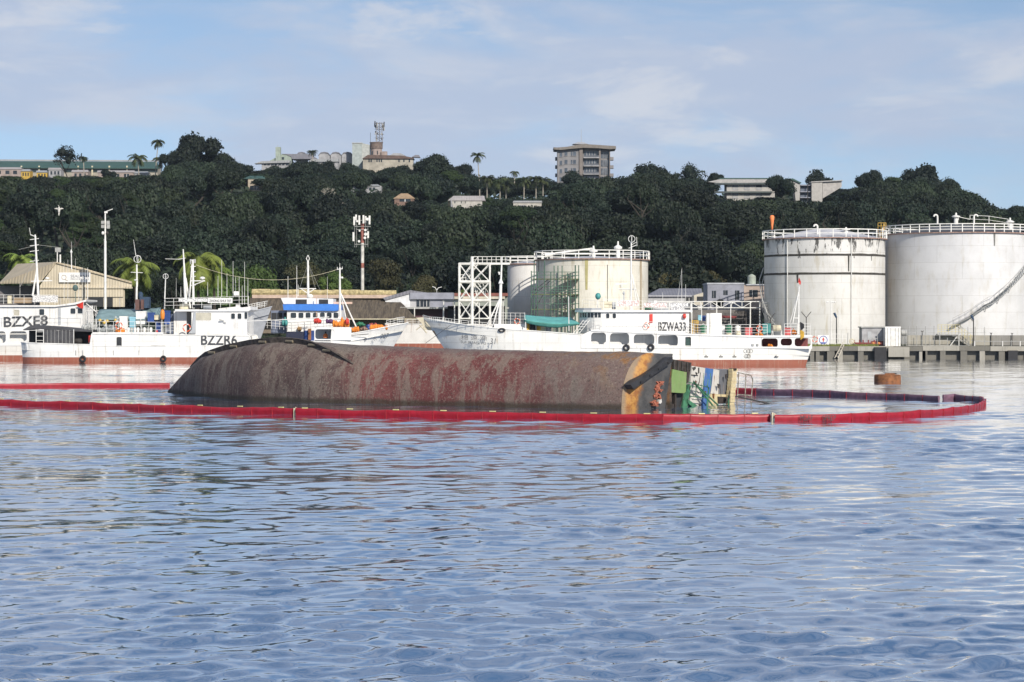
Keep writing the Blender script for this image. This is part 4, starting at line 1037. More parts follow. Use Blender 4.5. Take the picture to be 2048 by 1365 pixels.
def box_thing(z, x0, x1, y0, y1, d, dep, mat, label, name='crate', cat='crate', group=None, lid=None):
    c = z.p((x0 + x1) / 2, y1, d); o = thing(name, label, cat, (c.x, c.y + dep / 2, c.z), group); h = z.m(y1 - y0)
    mb = MB(); mb.zbox(z, x0, x1, y0 + (y1 - y0) * .12, y1, dep, d); mb.build('body', mat, o)
    e = (x1 - x0) * .03; mb = MB(); mb.zbox(z, x0 - e, x1 + e, y0, y0 + (y1 - y0) * .115, dep + .06, d - .03); mb.build('lid', lid or mat, o)
    for k in (.3, .7):
        mb = MB(); xx = x0 + (x1 - x0) * k; mb.zbox(z, xx - e * .8, xx + e * .8, y0 + (y1 - y0) * .2, y1 - (y1 - y0) * .06, .02, d - .021); mb.build('rib', mat, o)
    return o
def banner_mat(name, ink, seed):
    n = NT(name, .7); v = n.coord(scale=(1, 1, 1), loc=(seed, 0, 0)); o = n.sep(v)
    br = n.t.nodes.new('ShaderNodeTexBrick'); cb = n.t.nodes.new('ShaderNodeCombineXYZ'); n.link(o[0], cb.inputs[0]); n.link(o[2], cb.inputs[1]); n.link(cb.outputs[0], br.inputs['Vector'])
    nz = n.ramp(n.noise(9.0, 2, .5, v), .50, .56)
    n.color(n.mix(n.math('MULTIPLY', nz, .75), (0.74, 0.73, 0.70), ink)); return n.m
BAN1 = banner_mat('faded_banner_dark', (0.20, 0.20, 0.22), 1.0); BAN2 = banner_mat('faded_banner_red', (0.48, 0.22, 0.20), 5.0)
def win(root, z, x0, x1, y0, y1, d, frame=WHITE, mat=PANE, r=.12, proud=.05, name='window'):
    "window: frame ring proud of the wall and a pane inside it"
    a, b, t, u = z.x(x0, d), z.x(x1, d), z.z(y0, d), z.z(y1, d); e = min(.07, (b - a) * .12)
    f_ = cutout(name, rrect(a - e, b + e, u - e, t + e, r + e), [rrect(a, b, u, t, r)], z.D + d - proud, proud, frame, root)
    mb = MB(); mb.prism(rrect(a, b, u, t, r), z.D + d - .02, z.D + d - .004); p = mb.build('pane', mat, f_)
    return f_
def antenna(root, z, x, y0, y1, d, r=.03, name='whip_antenna', x2=None):
    mb = MB(); mb.tube(z.p(x, y1, d), z.p(x2 if x2 is not None else x, y0, d), r, r * .5, n=5); mb.build(name, RAILM, root)

# ---------------------------------------------------------------- C: SUI YUAN YU 31 / BZWA33
DC = 255.0; BC = 8.2
eC, dC, fC = fr('E', DC), fr('D', DC), fr('F', DC)
q = W(1236, 733, DC + BC / 2); shC = thing('longline_fishing_ship', 'white fishing ship with BZWA33 on its wheelhouse and rust-streaked bow', 'ship', (q.x, q.y, 0), 'white fishing ships moored by the shore')
SC = [(847, 637, .03, 912, .03), (862, 639, .20, 920, .16), (885, 643, .41, 935, .34), (915, 648, .63, 952, .55), (950, 653, .82, 978, .76), (1000, 658, .96, 1015, .93), (1060, 662, 1, 1062, 1), (1164, 669.5, 1, 1164, 1),
      (1170, 691, 1, 1170, 1), (1300, 692, 1, 1300, 1), (1522, 695, 1, 1520, 1), (1590, 695.5, .97, 1585, .93), (1623.5, 695.5, .86, 1611, .78)]
hull(shC, DC, BC, SC, 720, WHITEC)
# side plating with its openings
px = fr('px', DC)
def zp(pts, z=px, d=0.0): return [(z.x(a, d), z.z(b, d)) for a, b in pts]
def hole(z, x0, x1, y0, y1, d, r): return rrect(z.x(x0, d), z.x(x1, d), z.z(y1, d), z.z(y0, d), r)
cutout('side_plating', zp([(1162, 671), (1184, 660.5), (1256, 663.5), (1380, 669), (1522.6, 672.6), (1522.6, 697), (1162, 697)], d=-.06),
       [hole(eC, 645, 790, 1003, 1116, -.06, .35), hole(eC, 830, 1015, 1008, 1118, -.06, .35), hole(eC, 1060, 1260, 1020, 1124, -.06, .35), hole(eC, 1298, 1490, 1028, 1134, -.06, .35), hole(eC, 1562, 1618, 1045, 1150, -.06, .12)], DC - .06, .1, WHITE, shC)
cutout('stern_plating', zp([(1523.2, 672.8), (1624.5, 672), (1624, 698), (1523.2, 697)], d=-.06),
       [hole(fC, 1116, 1335, 936, 1060, -.06, .3), hole(fC, 1375, 1530, 938, 1034, -.06, .3), hole(fC, 1565, 1786, 932, 1046, -.06, .3)], DC - .06, .1, WHITE, shC)
mb = MB(); mb.box(px.x(1178, 1.4), px.x(1360, 1.4), DC + 1.4, DC + BC - 1.4, px.z(698, 1.4), px.z(668, 1.4)); mb.build('passage_wall', WHITE, shC)
mb = MB(); mb.box(px.x(1384, 1.0), px.x(1518, 1.0), DC + .2, DC + BC - .2, px.z(698), px.z(675)); mb.build('aft_house', WHITE, shC)
mb = MB(); mb.box(px.x(1524, 3), px.x(1618, 3), DC + 4, DC + 4.2, px.z(700, 3), px.z(675, 3)); mb.build('stern_bulkhead', plain('dull_red_interior', (.20, .05, .05), .7, .4), shC)
for x in (1561 - 3, 1587):
    mb = MB(); mb.zbox(px, x, x + 2.5, 674, 697, .15, 1.5); mb.build('stern_pillar', WHITE, shC)
# upper deck
mb = MB(); mb.prism(zp([(1182, 659.5), (1258, 662.8), (1382, 668), (1523, 671.8), (1625, 671), (1625, 674.2), (1523, 675), (1382, 671.2), (1258, 666), (1182, 662.7)], d=-.15), DC - .15, DC + BC + .15); mb.build('upper_deck', WHITE, shC)
# wheelhouse
def plan(D, pts, yc): near = [(wx(a, D + d), D + d) for a, d in pts]; return near + [(x, 2 * yc - y) for x, y in reversed(near)]
YC = DC + BC / 2
pl = plan(DC, [(1378, .9), (1203, .9), (1188, 1.2), (1174, 1.9), (1164, 2.8), (1159, 3.6)], YC)
z0, z1 = px.z(668, .9), px.z(624, .9)
mb = MB(); mb.slab(pl, z0, z1); wh = mb.build('wheelhouse', WHITE, shC)
pl2 = plan(DC, [(1385, .6), (1200, .6), (1182, .8), (1166, 1.5), (1155, 2.6), (1150, 3.6)], YC)
mb = MB(); mb.slab(pl2, px.z(624.5, .9), px.z(617, .9) * .35 + px.z(622.5, .9) * .65); mb.build('wheelhouse_roof', WHITE, shC)
mb = MB(); sh_ = [(x, y) for x, y in plan(DC, [(1203, .75), (1183, 1.0), (1168, 1.7), (1157, 2.7), (1152, 3.6)], YC)]
mb.slab(sh_, px.z(622.3, .9), px.z(616.5, .9)); mb.build('bridge_visor', GREYS, shC)
za, zb_ = px.z(635.5, 2), px.z(626, 2)
for k in range(1, 5):           # bridge front windows on the facets
    (xa, ya), (xb, yb) = pl[k], pl[k + 1]; a, b = Vector((xa, ya, 0)), Vector((xb, yb, 0)); t = (b - a); nn = Vector((t.y, -t.x, 0)).normalized()
    if nn.y > 0: nn = -nn
    for u in ((.1, .44), (.56, .9)):
        p0, p1 = a + t * u[0] + nn * .02, a + t * u[1] + nn * .02; mb = MB()
        mb.add([p0 + Vector((0, 0, za)), p1 + Vector((0, 0, za)), p1 + Vector((0, 0, zb_)), p0 + Vector((0, 0, zb_)), p0 - nn * .1 + Vector((0, 0, za)), p1 - nn * .1 + Vector((0, 0, za)), p1 - nn * .1 + Vector((0, 0, zb_)), p0 - nn * .1 + Vector((0, 0, zb_))], [(0, 1, 2, 3), (0, 3, 7, 4), (1, 5, 6, 2), (3, 2, 6, 7), (0, 4, 5, 1)])
        mb.build('bridge_window', PANE, wh)
for x0, x1 in ((790, 822), (854, 887)): win(wh, eC, x0, x1, 816, 863, .9)
lettering('BZWA33', eC.x(1300, .85), eC.x(1568, .85), eC.z(985, .85), eC.z(898, .85), DC + .85, LETT, shC, name='call_sign', bold=.022)
mb = MB(); mb.zbox(eC, 1215, 1245, 822, 905, .12, .78); mb.build('red_locker', REDP, shC)
mb = MB(); c = eC.p(1555, 842, .7); mb.lathe((c.x, c.y, c.z), [(.0, -.2), (.24, -.15), (.28, 0), (.24, .15), (0, .2)], 12, 'x'); mb.build('lamp_red_cover', REDP, shC)
mb = MB(); mb.zbox(fC, 78, 156, 938, 1052, .06, .15); mb.build('door', plain('dark_green_door', (.03, .07, .06), .5), shC)
win(shC, fC, 235, 298, 966, 1066, .18, mat=plain('brown_shutter', (.2, .16, .13), .7))
mb = MB(); mb.rail([eC.p(770, 1000, .05), eC.p(1030, 1000, .05), eC.p(1590, 1010, .05)], eC.m(108), 4, 3, .022); mb.build('passage_railing', RAILM, shC)
mb = MB(); mb.rail([eC.p(655, 965, .3), eC.p(770, 975, .1)], eC.m(95), 3, 3, .022); mb.build('bridge_wing_railing', RAILM, shC)
mb = MB(); mb.rail([eC.p(770, 775, .7), eC.p(1610, 812, .7)], eC.m(98), 9, 3, .025); mb.rail([eC.p(560, 750, 3), eC.p(770, 770, .9)], eC.m(70), 3, 2, .022); mb.rail([eC.p(1610, 812, .7), eC.p(1625, 812, 6)], eC.m(98), 4, 3, .025); mb.build('monkey_island_railing', RAILM, shC)
for x0, x1, y0, y1, m in ((895, 1110, 690, 745, BAN2), (1156, 1384, 712, 757, BAN2), (1404, 1592, 714, 752, BAN1), (1422, 1560, 754, 796, BAN1)):
    mb = MB(); mb.zbox(eC, x0, x1, y0, y1, .03, .62); mb.build('name_banner', m, shC)
for x0, x1, y0, y1, d, m in ((772, 848, 700, 760, 1.5, CREAM), (850, 884, 704, 775, 1.6, GREYS), (1170, 1250, 756, 795, 1.6, GREENP), (1262, 1400, 762, 800, 2.0, GREYS), (1255, 1290, 690, 712, 2, RAILM)):
    mb = MB(); mb.zbox(eC, x0, x1, y0, y1, .7, d); mb.build('deck_locker', m, shC)
# main mast with radar and loop aerial
mb = MB(); mb.tube(eC.p(1032, 790, 3.5), eC.p(1036, 120, 3.5), .14, .08, n=8); mb.tube(eC.p(1110, 700, 4), eC.p(1040, 430, 3.5), .06, n=5); mb.tube(eC.p(1085, 700, 3), eC.p(1040, 430, 3.5), .06, n=5)
mb.tube(eC.p(910, 578, 3.5), eC.p(1090, 580, 3.5), .06, n=5); mb.tube(eC.p(1010, 180, 3.5), eC.p(1085, 150, 3.5), .04, n=5); mb.tube(eC.p(1088, 70, 3.5), eC.p(1092, 160, 3.5), .03, n=4); mb.tube(eC.p(1036, 150, 3.5), eC.p(1090, 118, 3.5), .03, n=4); mb.build('main_mast', RAILM, shC)
mb = MB(); c = eC.p(1040, 90, 3.5); mb.torus(c, .37, .035, 'y', 24, 6); mb.torus(c, .37, .03, 'x', 20, 6); mb.tube(eC.p(1040, 56, 3.5), eC.p(1040, 124, 3.5), .03, n=4); mb.build('loop_aerial', RAILM, shC)
mb = MB(); mb.zbox(eC, 880, 998, 522, 534, .15, 3.4); mb.tube(eC.p(940, 560, 3.5), eC.p(940, 530, 3.5), .1); mb.build('radar_scanner', RAILM, shC)
mb = MB(); mb.zbox(eC, 958, 970, 600, 700, .1, 3.4); c = eC.p(962, 620, 3.4); mb.blob(c, .14, .14, .16); mb.build('search_light', GREYS, shC)
mb = MB(); mb.tube(eC.p(706, 770, 2), eC.p(708, 680, 2), .05, n=6); mb.build('satellite_post', RAILM, shC)
mb = MB(); c = eC.p(712, 648, 2); mb.blob(c, .32, .32, .38, 12, 8); mb.build('satellite_dome_cover', TEAL, shC, True)
for x, y0, y1 in ((1490, 640, 720), (1528, 380, 720), (1566, 530, 720), (1342, 610, 710)): antenna(shC, eC, x, y0, y1, 2.5)
antenna(shC, eC, 1494, 370, 640, 2.5, .015, x2=1530)
# foredeck
mb = MB(); mb.zbox(dC, 850, 1180, 952, 1012, 5.5, 1.2); mb.build('forward_house', WHITE, shC)
mb = MB(); mb.rail([dC.p(822, 962, 1.3), dC.p(1162, 966, 1.3)], dC.m(124), 7, 4, .025); mb.rail([dC.p(1162, 966, 1.3), dC.p(1160, 950, 6)], dC.m(120), 4, 4, .02); mb.rail([dC.p(822, 962, 1.3), dC.p(822, 950, 6)], dC.m(120), 4, 4, .02); mb.build('forward_house_railing', RAILM, shC)
mb = MB(); mb.tube(dC.p(906, 985, 3.5), dC.p(918, 540, 3.5), .2, .16, n=8); mb.tube(dC.p(918, 545, 3.5), dC.p(930, 270, 3.5), .12, .07, n=8); mb.lathe(dC.p(918, 548, 3.5), [(.16, 0), (.3, .05), (.12, .5)], 8)
mb.tube(dC.p(770, 985, 2.2), dC.p(912, 690, 3.5), .08, n=6); mb.tube(dC.p(835, 985, 1.6), dC.p(912, 690, 3.5), .08, n=6); mb.tube(dC.p(900, 430, 3.5), dC.p(930, 440, 3.5), .04); mb.tube(dC.p(895, 425, 3.4), dC.p(905, 455, 3.4), .09); mb.build('fore_mast', RAILM, shC)
mb = MB(); mb.rail([dC.p(132, 905, 4.1), dC.p(195, 925, 2.9), dC.p(300, 930, 1.9), dC.p(450, 950, .8), dC.p(800, 988, .15)], dC.m(44), 5, 2, .03); mb.build('bow_railing', RAILM, shC)
mb = MB(); mb.prism([(dC.x(60, 4), dC.z(890, 4)), (dC.x(130, 4), dC.z(885, 4)), (dC.x(220, 4), dC.z(985, 4)), (dC.x(215, 4), dC.z(1018, 4)), (dC.x(140, 4), dC.z(1012, 4)), (dC.x(115, 4), dC.z(940, 4))], DC + 3.9, DC + 4.5); mb.tube(dC.p(60, 1015, 4), dC.p(150, 945, 4), .07); mb.tube(dC.p(95, 960, 4), dC.p(170, 1045, 4), .08); mb.build('stowed_anchor', paint('cream_rusty_anchor', (.58, .52, .38), .8, seed=3.3, fine=3), shC)
mb = MB(); mb.path([dC.p(238, 1020, 3.9), dC.p(300, 1100, 3.95), dC.p(350, 1160, 4)], .14, n=6); mb.build('stem_bar', plain('rust_ochre_stem', (.34, .2, .08), .8, .4, 2), shC)
mb = MB(); mb.tube(dC.p(418, 958, .9), dC.p(160, 1145, -6), .025, n=4); mb.build('mooring_line', DKST, shC)
for s, x0, x1, y0, y1, rt_, sh in (('穗 遠 漁', 520, 778, 1060, 1112, -.03, 0), ('31', 808, 868, 1098, 1156, 0, .2), ('SUI YUAN YU', 512, 768, 1118, 1146, -.045, 0)):
    if s[0] == '穗': zlo, zhi = y1, y0
    d_ = .7 if x0 < 700 else .25
    lettering(s, dC.x(x0, d_), dC.x(x1, d_), dC.z(y1, d_), dC.z(y0, d_), DC + d_ - .42, LETT, shC, name='bow_lettering', rot=rt_ * (1.6 if s[0] == 'S' else 1), shear=sh, bold=.0)
# foredeck tarpaulin
def sheet(root, name, P, mat, nx=14, ny=8, sag=.25, seed=0, thick=.03):
    a, b, c, d = P; mb = MB()
    for j in range(ny + 1):
        for i in range(nx + 1):
            u, v = i / nx, j / ny; p = a.lerp(b, u).lerp(d.lerp(c, u), v); p = p + Vector((0, 0, -sag * math.sin(math.pi * u) * (1 - v * .5) + .06 * noise.noise((p.x * 1.3, p.y * 1.3, seed)))); mb.v.append(tuple(p))
    n = nx + 1; mb.f = [(j * n + i, j * n + i + 1, (j + 1) * n + i + 1, (j + 1) * n + i) for j in range(ny) for i in range(nx)]
    o = mb.build(name, mat, root, True); m = o.modifiers.new('thick', 'SOLIDIFY'); m.thickness = thick; return o
o = thing('deck_tarpaulin', 'teal green tarpaulin stretched over the foredeck of the BZWA33 ship', 'tarpaulin', W(1100, 655, DC + 3))
sheet(o, 'sheet', (eC.p(-8, 880, .4), eC.p(535, 915, .4), eC.p(440, 850, 7), eC.p(-10, 826, 7)), TARP, sag=.18); 
mb = MB(); sheet(o, 'valance', (eC.p(-8, 905, .5), eC.p(535, 925, .5), eC.p(535, 912, .38), eC.p(-8, 878, .38)), plain('dark_teal_tarpaulin', (.05, .2, .17), .7, .2), ny=3, sag=.45, seed=4)
mb = MB(); mb.tube(eC.p(428, 990, .5), eC.p(425, 650, .5), .05); mb.tube(eC.p(5, 960, .5), eC.p(5, 870, .5), .05); mb.build('pole', RAILM, o)
for i, x in enumerate((20, 75, 140, 165, 230)):
    drum(eC.p(x, 990, 1.5), .3, .85, (YELL, DARK, YELL, CREAM, GREYS)[i], ('yellow drum half hidden under the teal tarpaulin', 'black drum in the shade of the teal tarpaulin', 'second yellow drum under the teal tarpaulin edge', 'cream drum under the teal tarpaulin', 'grey drum under the teal tarpaulin')[i])
mb = MB()
for x in (0, 30, 60): mb.tube(eC.p(470 + x, 1010, .3), eC.p(570 + x, 880, .9), .035, n=5)
for k in range(5): mb.tube(eC.p(480 + 22 * k, 998 - 27 * k, .35), eC.p(540 + 20 * k, 1000 - 27 * k, .35), .03, n=4)
mb.build('bridge_ladder', RAILM, shC)
# aft deck gear
mb = MB(); mb.rail([fC.p(222, 900, .1), fC.p(1192, 898, .1)], fC.m(150), 8, 4, .03); mb.rail([fC.p(1425, 896, .1), fC.p(1780, 892, .1)], fC.m(158), 4, 4, .03); mb.rail([fC.p(120, 880, .3), fC.p(222, 905, .1)], fC.m(155), 3, 4, .03); mb.build('aft_railing', RAILM, shC)
mb = MB(); mb.zbox(fC, 410, 570, 592, 905, 1.4, 2.0); mb.zbox(fC, 365, 408, 596, 905, 1.3, 2.1); mb.build('white_casing', WHITE, shC)
for i, x in enumerate((318, 668)):
    o = thing('line_winch', ('green line-hauling winch beside the tall white casing', 'second green winch right of the tall white casing')[i], 'winch', fC.p(x, 905, 1.5), 'green winches on the aft deck'); c = fC.p(x, 905, 1.5)
    for nm, pr, m in (('base', [(.32, 0), (.32, .28), (.2, .34)], CREAM), ('barrel', [(.3, .36), (.3, .75), (.38, .8), (.38, .95)], GREENP), ('cap', [(.42, .96), (.40, 1.08), (.16, 1.2), (.1, 1.26)], GREENP)):
        mb = MB(); mb.lathe(c, pr, 16); mb.build(nm, m, o)
    mb = MB(); mb.torus(c + Vector((0, 0, 1.3)), .09, .02, 'y', 12, 5); mb.build('lifting_eye', RAILM, o)
drum(fC.p(795, 905, 1.2), .32, .5, CREAM, 'cream drum by the railing between winch and red crate'); drum(fC.p(785, 850, 2.2), .28, .7, RAILM, 'white drum behind the cream drum on the aft deck')
for x0, x1, y0, y1, d, m, lb, nm, ct in ((895, 987, 790, 905, 1.0, plain('faded_red_plastic', (.55, .12, .12), .6), 'faded red plastic crate left of the life ring', 'plastic_crate', 'crate'), (1432, 1522, 792, 896, 1.0, plain('faded_red_plastic', (.55, .12, .12), .6), 'faded red crate behind the stern rail next to the short mast', 'plastic_crate', 'crate'),
                                         (1135, 1240, 735, 880, 2.2, TEAL, 'teal equipment box behind the life ring', 'equipment_box', 'box'), (505, 612, 762, 880, 2.4, WHITE, 'low white deck box right of the tall white casing', 'deck_box', 'box'), (250, 300, 618, 690, 3.5, plain('pale_blue_plastic', (.25, .5, .6), .6), 'pale blue tub on top of the aft stairway', 'plastic_tub', 'tub'),
                                         (300, 362, 625, 700, 4.0, BLUEP, 'navy plastic bin beside the pale blue tub', 'plastic_bin', 'bin')):
    box_thing(fC, x0, x1, y0, y1, d, .8, m, lb, nm, ct)
mb = MB()
for k in range(4): mb.tube(fC.p(170 + 24 * k, 900, 3), fC.p(170 + 24 * k, 690, 3), .04, n=4)
mb.rail([fC.p(165, 740, 3), fC.p(250, 740, 3)], .4, 3, 2, .03); mb.build('yellow_ladder', YELL, shC)
ring_buoy(fC.p(1082, 805, .02), .36, 'orange and white life ring on the aft railing next to the red crate'); ring_buoy(eC.p(1188, 932, .6), .35, 'orange life ring on the wheelhouse wall left of BZWA33'); ring_buoy(dC.p(1082, 925, 1.2), .34, 'orange life ring on the forward house rail above rust streaks')
o = thing('life_raft', 'white barrel life raft in its cradle at the stern', 'life raft', fC.p(1320, 900, .8)); c = fC.p(1322, 795, .8); mb = MB(); mb.lathe((c.x - .5, c.y, c.z), [(.1, 0), (.3, .06), (.34, .12), (.34, .46), (.36, .48), (.36, .52), (.34, .54), (.34, .88), (.3, .94), (.1, 1.0)], 16, 'x'); mb.build('canister', CREAM, o, True)
mb = MB()
for k in (-.45, .45):
    mb.tube((c.x + k, c.y, c.z), (c.x + k * 1.3, c.y, c.z - .85), .035); mb.tube((c.x + k, c.y, c.z - .3), (c.x + k, c.y - .3, c.z - .85), .035)
mb.tube((c.x - .6, c.y, c.z - .36), (c.x + .6, c.y, c.z - .36), .035); mb.build('cradle', RAILM, o)
pile(fC, 1530, 1600, 775, 880, .9, ORANGE, 'orange life jackets heaped behind the stern rail', 'life_jacket_heap', 'life jackets', 5, 21); pile(fC, 1030, 1130, 830, 905, 1.3, ORANGE, 'red and orange net heap under the aft life ring', n=5, seed=22); pile(fC, 1205, 1270, 990, 1060, .6, ORANGE, 'orange bundle in the dark stern opening', n=4, seed=23)
o = thing('rope_bundle', 'black and yellow rope bundle hanging over the stern rail', 'rope', fC.p(1668, 950, -.2))
for y0, y1, m in ((715, 830, BLACK), (820, 955, YELL)):
    mb = MB()
    for k in range(5): mb.tube(fC.p(1645 + 10 * k, y0 + 6 * k, -.12), fC.p(1650 + 10 * k, y1 - 8 * k, -.15), .07, .05, n=6)
    mb.build('strand', m, o)
mb = MB(); mb.tube(fC.p(1615, 900, 2), fC.p(1624, 225, 2), .13, .06, n=8); mb.tube(fC.p(1540, 730, 1.4), fC.p(1618, 300, 2), .06); mb.tube(fC.p(1500, 730, 2.6), fC.p(1618, 300, 2), .045); mb.tube(fC.p(1560, 660, 1.6), fC.p(1616, 660, 2), .05); mb.build('stern_mast', RAILM, shC)
o = thing('red_flag', 'small red flag at the tip of the stern mast', 'flag', fC.p(1624, 225, 2)); mb = MB(); c = fC.p(1626, 140, 2); mb.add([c + Vector(v) for v in ((0, -.02, .3), (.1, -.1, .05), (.22, .1, -.2), (.14, -.1, -.55), (.0, .05, -.45), (-.12, -.05, -.2), (-.05, .04, .1))], [(0, 1, 6), (1, 2, 5, 6), (2, 3, 4, 5)]); f_ = mb.build('cloth', REDP, o); f_.modifiers.new('t', 'SOLIDIFY').thickness = .03
mb = MB(); mb.tube(fC.p(1624, 230, 2), fC.p(1624, 115, 2), .02); mb.build('staff', RAILM, o)
mb = MB(); mb.tube(fC.p(692, 745, 2.5), fC.p(692, 470, 2.5), .045); mb.tube(fC.p(650, 452, 2.5), fC.p(750, 455, 2.5), .04); mb.tube(fC.p(295, 700, 2.5), fC.p(294, 455, 2.5), .045)
for x in (672, 712, 745): c = fC.p(x, 455, 2.4); mb.blob(c, .1, .1, .08)
mb.build('deck_lamp_post', RAILM, shC)
for x, y, r_, l in ((988, 1150, 34, 'tyre fender under the first side opening pillar of the BZWA33 ship'), (1228, 1146, 34, 'tyre fender under the second side opening pillar of the BZWA33 ship')): tyre(eC.p(x, y, -.22), eC.m(r_), l)
o = thing('tyre_fender', 'tyre lying flat on the bow bulwark above the yellow rust stains', 'tyre', dC.p(928, 1015, -.1), 'tyre fenders hung on the hulls'); mb = MB(); c = dC.p(928, 1015, .05); mb.torus(c, .3, .12, 'y', 20, 8); mb.v = [(x, y, c.z + (z - c.z) * .6) for x, y, z in mb.v]; mb.build('tyre', BLACK, o, True)
# rust runs and chain plates on the hull
mb = MB()
for x in (895, 935, 970): mb.torus(fC.p(x, 1110, -.06), .2, .015, 'y', 14, 4); mb.torus(fC.p((x + 910) / 2, 1180, -.06), .2, .015, 'y', 14, 4)
mb.build('hanging_chain', DKST, shC)
for x in (360, 745, 1318, 560):
    mb = MB(); mb.zbox(fC, x - 26, x + 26, 1182, 1194, .05, -.06); mb.zbox(fC, x - 12, x + 6, 1165, 1170, .05, -.06); mb.build('discharge_lip', DKST, shC)
for x0, x1 in ((980, 1010), (1044, 1072)):
    mb = MB(); mb.zbox(fC, x0, x1, 1010, 1040, .1, -.17); mb.build('fairlead', STEEL, shC)

# ---------------------------------------------------------------- B: ZHONG SHUI 707 / BZZR6
DB = 277.0; BB = 8.2
aB, bB, cB, pB = fr('A', DB), fr('B', DB), fr('C', DB), fr('px', DB)
q = W(430, 726, DB + BB / 2); shB = thing('longline_fishing_ship', 'white fishing ship with BZZR6 on its hull and black tarpaulin stern', 'ship', (q.x, q.y, 0), 'white fishing ships moored by the shore')
SB = [(42, 685, .72, 46, .6), (52, 686, .92, 58, .85), (75, 687, 1, 78, .98), (180, 690, 1, 180, 1), (183.5, 668, 1, 183.5, 1), (410, 671, 1, 410, 1), (498, 672, 1, 498, 1), (503, 684, 1, 503, 1), (640, 684, 1, 640, 1), (662, 684, 1, 660, 1), (664, 656, 1, 662, 1), (699, 656, .98, 690, .93), (702, 668, .97, 696, .9),
      (735, 662, .86, 715, .7), (765, 656, .68, 735, .45), (795, 650, .38, 755, .2), (816, 646, .06, 768, .03)]
hull(shB, DB, BB, SB, 715, WHITE2)
lettering('BZZR6', bB.x(536), bB.x(915), bB.z(1106), bB.z(996), DB - .04, LETT, shB, name='call_sign', bold=.02)
# stern shelter with black tarpaulin
o = thing('stern_shelter', 'black tarpaulin shelter on white poles over the stern of the BZZR6 ship', 'shelter', aB.p(460, 1145, 3))
mb = MB(); mb.zprism(aB, [(185, 1042), (250, 1008), (420, 1018), (738, 1048), (738, 1060), (600, 1056), (350, 1042), (272, 1034), (190, 1048)], BB - 1, .3); mb.build('roof_sheet', DTARP, o)
sheet(o, 'side_sheet', (aB.p(352, 1158, .35), aB.p(590, 1162, .35), aB.p(590, 1056, .35), aB.p(352, 1040, .35)), DTARP, sag=.03)
mb = MB()
for x in (290, 350, 592): mb.tube(aB.p(x, 1160, .3), aB.p(x, 1040, .3), .05, n=5)
for y in (1060, 1095, 1130): mb.tube(aB.p(290, y, .3), aB.p(350, y, .3), .03, n=4)
for x in (380, 410, 440, 470, 500, 530, 560): mb.tube(aB.p(x, 1158, .28), aB.p(x, 1045, .28), .012, n=4)
mb.build('frame', RAILM, o)
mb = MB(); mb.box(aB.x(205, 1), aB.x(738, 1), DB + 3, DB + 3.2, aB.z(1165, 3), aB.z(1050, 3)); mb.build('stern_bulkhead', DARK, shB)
mb = MB(); mb.zbox(aB, 712, 744, 1090, 1150, .2, .6); mb.build('fire_hose_box', REDP, shB)
o = thing('net_roll', 'grey net roll lying in the stern opening of the BZZR6 ship', 'net', aB.p(625, 1160, 1)); mb = MB(); mb.lathe(aB.p(600, 1135, 1), [(.2, 0), (.3, .1), (.32, .5), (.3, .8), (.15, .9)], 12, 'x'); mb.build('roll', DKST, o, True)
for s, y0, y1 in (('XXXXX', 1150, 1172), ('XXXXXX', 1182, 1208)): pass
mb = MB()
for x in (210, 228, 246): mb.zbox(aB, x, x + 9, 1150, 1176, .02, .55); mb.zbox(aB, x - 3, x + 12, 1186, 1206, .02, .55)
mb.build('worn_port_lettering', plain('worn_grey_lettering', (.3, .31, .33), .7), shB)
# raised aft house flush with the hull, door, upper deck rail
mb = MB(); mb.zbox(aB, 742, 1310, 1064, 1078, BB + .2, -.1); mb.build('aft_deck_edge', WHITE, shB)
f_ = win(shB, aB, 936, 978, 1102, 1174, 0, mat=DARK, r=.15, name='doorway')
mb = MB(); mb.rail([aB.p(742, 1066, .15), aB.p(1365, 1076, .15)], aB.m(92), 11, 3, .028); mb.build('aft_railing', RAILM, shB)
mb = MB(); mb.rail([bB.p(118, 990, .15), bB.p(268, 985, .15)], bB.m(122), 3, 4, .03); mb.build('side_railing', RAILM, shB)
# wheelhouse
pl = plan(DB, [(383, .5), (494, .5), (497, 2.2), (498, 4.1)], DB + BB / 2)
mb = MB(); mb.slab(pl, bB.z(1010), bB.z(742, .5)); wh = mb.build('wheelhouse', WHITE, shB)
mb = MB(); mb.zprism(bB, [(262, 728), (780, 736), (1050, 700), (1058, 735), (1030, 752), (262, 752)], BB - .4, .3); mb.build('wheelhouse_roof', WHITE, shB)
mb = MB(); mb.zprism(bB, [(400, 985), (440, 940), (462, 760), (480, 752), (480, 985)], .1, .32); mb.build('wing_bracket', GREYS, shB)
for x0, x1 in ((852, 892), (920, 960)): win(wh, bB, x0, x1, 774, 832, .5)
win(wh, bB, 480, 644, 766, 846, .5, mat=plain('cream_recess', (.5, .47, .38), .7)); win(wh, bB, 992, 1022, 760, 832, .5)
mb = MB(); mb.tube(bB.p(730, 840, .1), bB.p(775, 850, .3), .1, .06); mb.tube(bB.p(770, 860, .3), bB.p(800, 875, .3), .05); mb.build('side_light_bracket', STEEL, shB)
mb = MB(); mb.zbox(bB, 250, 385, 742, 1000, 4, 2.0); mb.build('aft_wall', WHITE, shB)
ring_buoy(bB.p(385, 925, .45), .50, 'orange and white life ring beside the BZZR6 wheelhouse'); 
mb = MB(); mb.rail([bB.p(150, 728, .4), bB.p(1035, 705, .4)], bB.m(112), 9, 3, .03); mb.rail([bB.p(150, 728, .4), bB.p(150, 728, 7)], bB.m(112), 4, 3, .03); mb.build('monkey_island_railing', RAILM, shB)
mb = MB(); mb.zbox(bB, 606, 866, 612, 664, .04, .33); bn = mb.build('name_board', plain('white_board', (.78, .77, .74), .6, .06), shB)
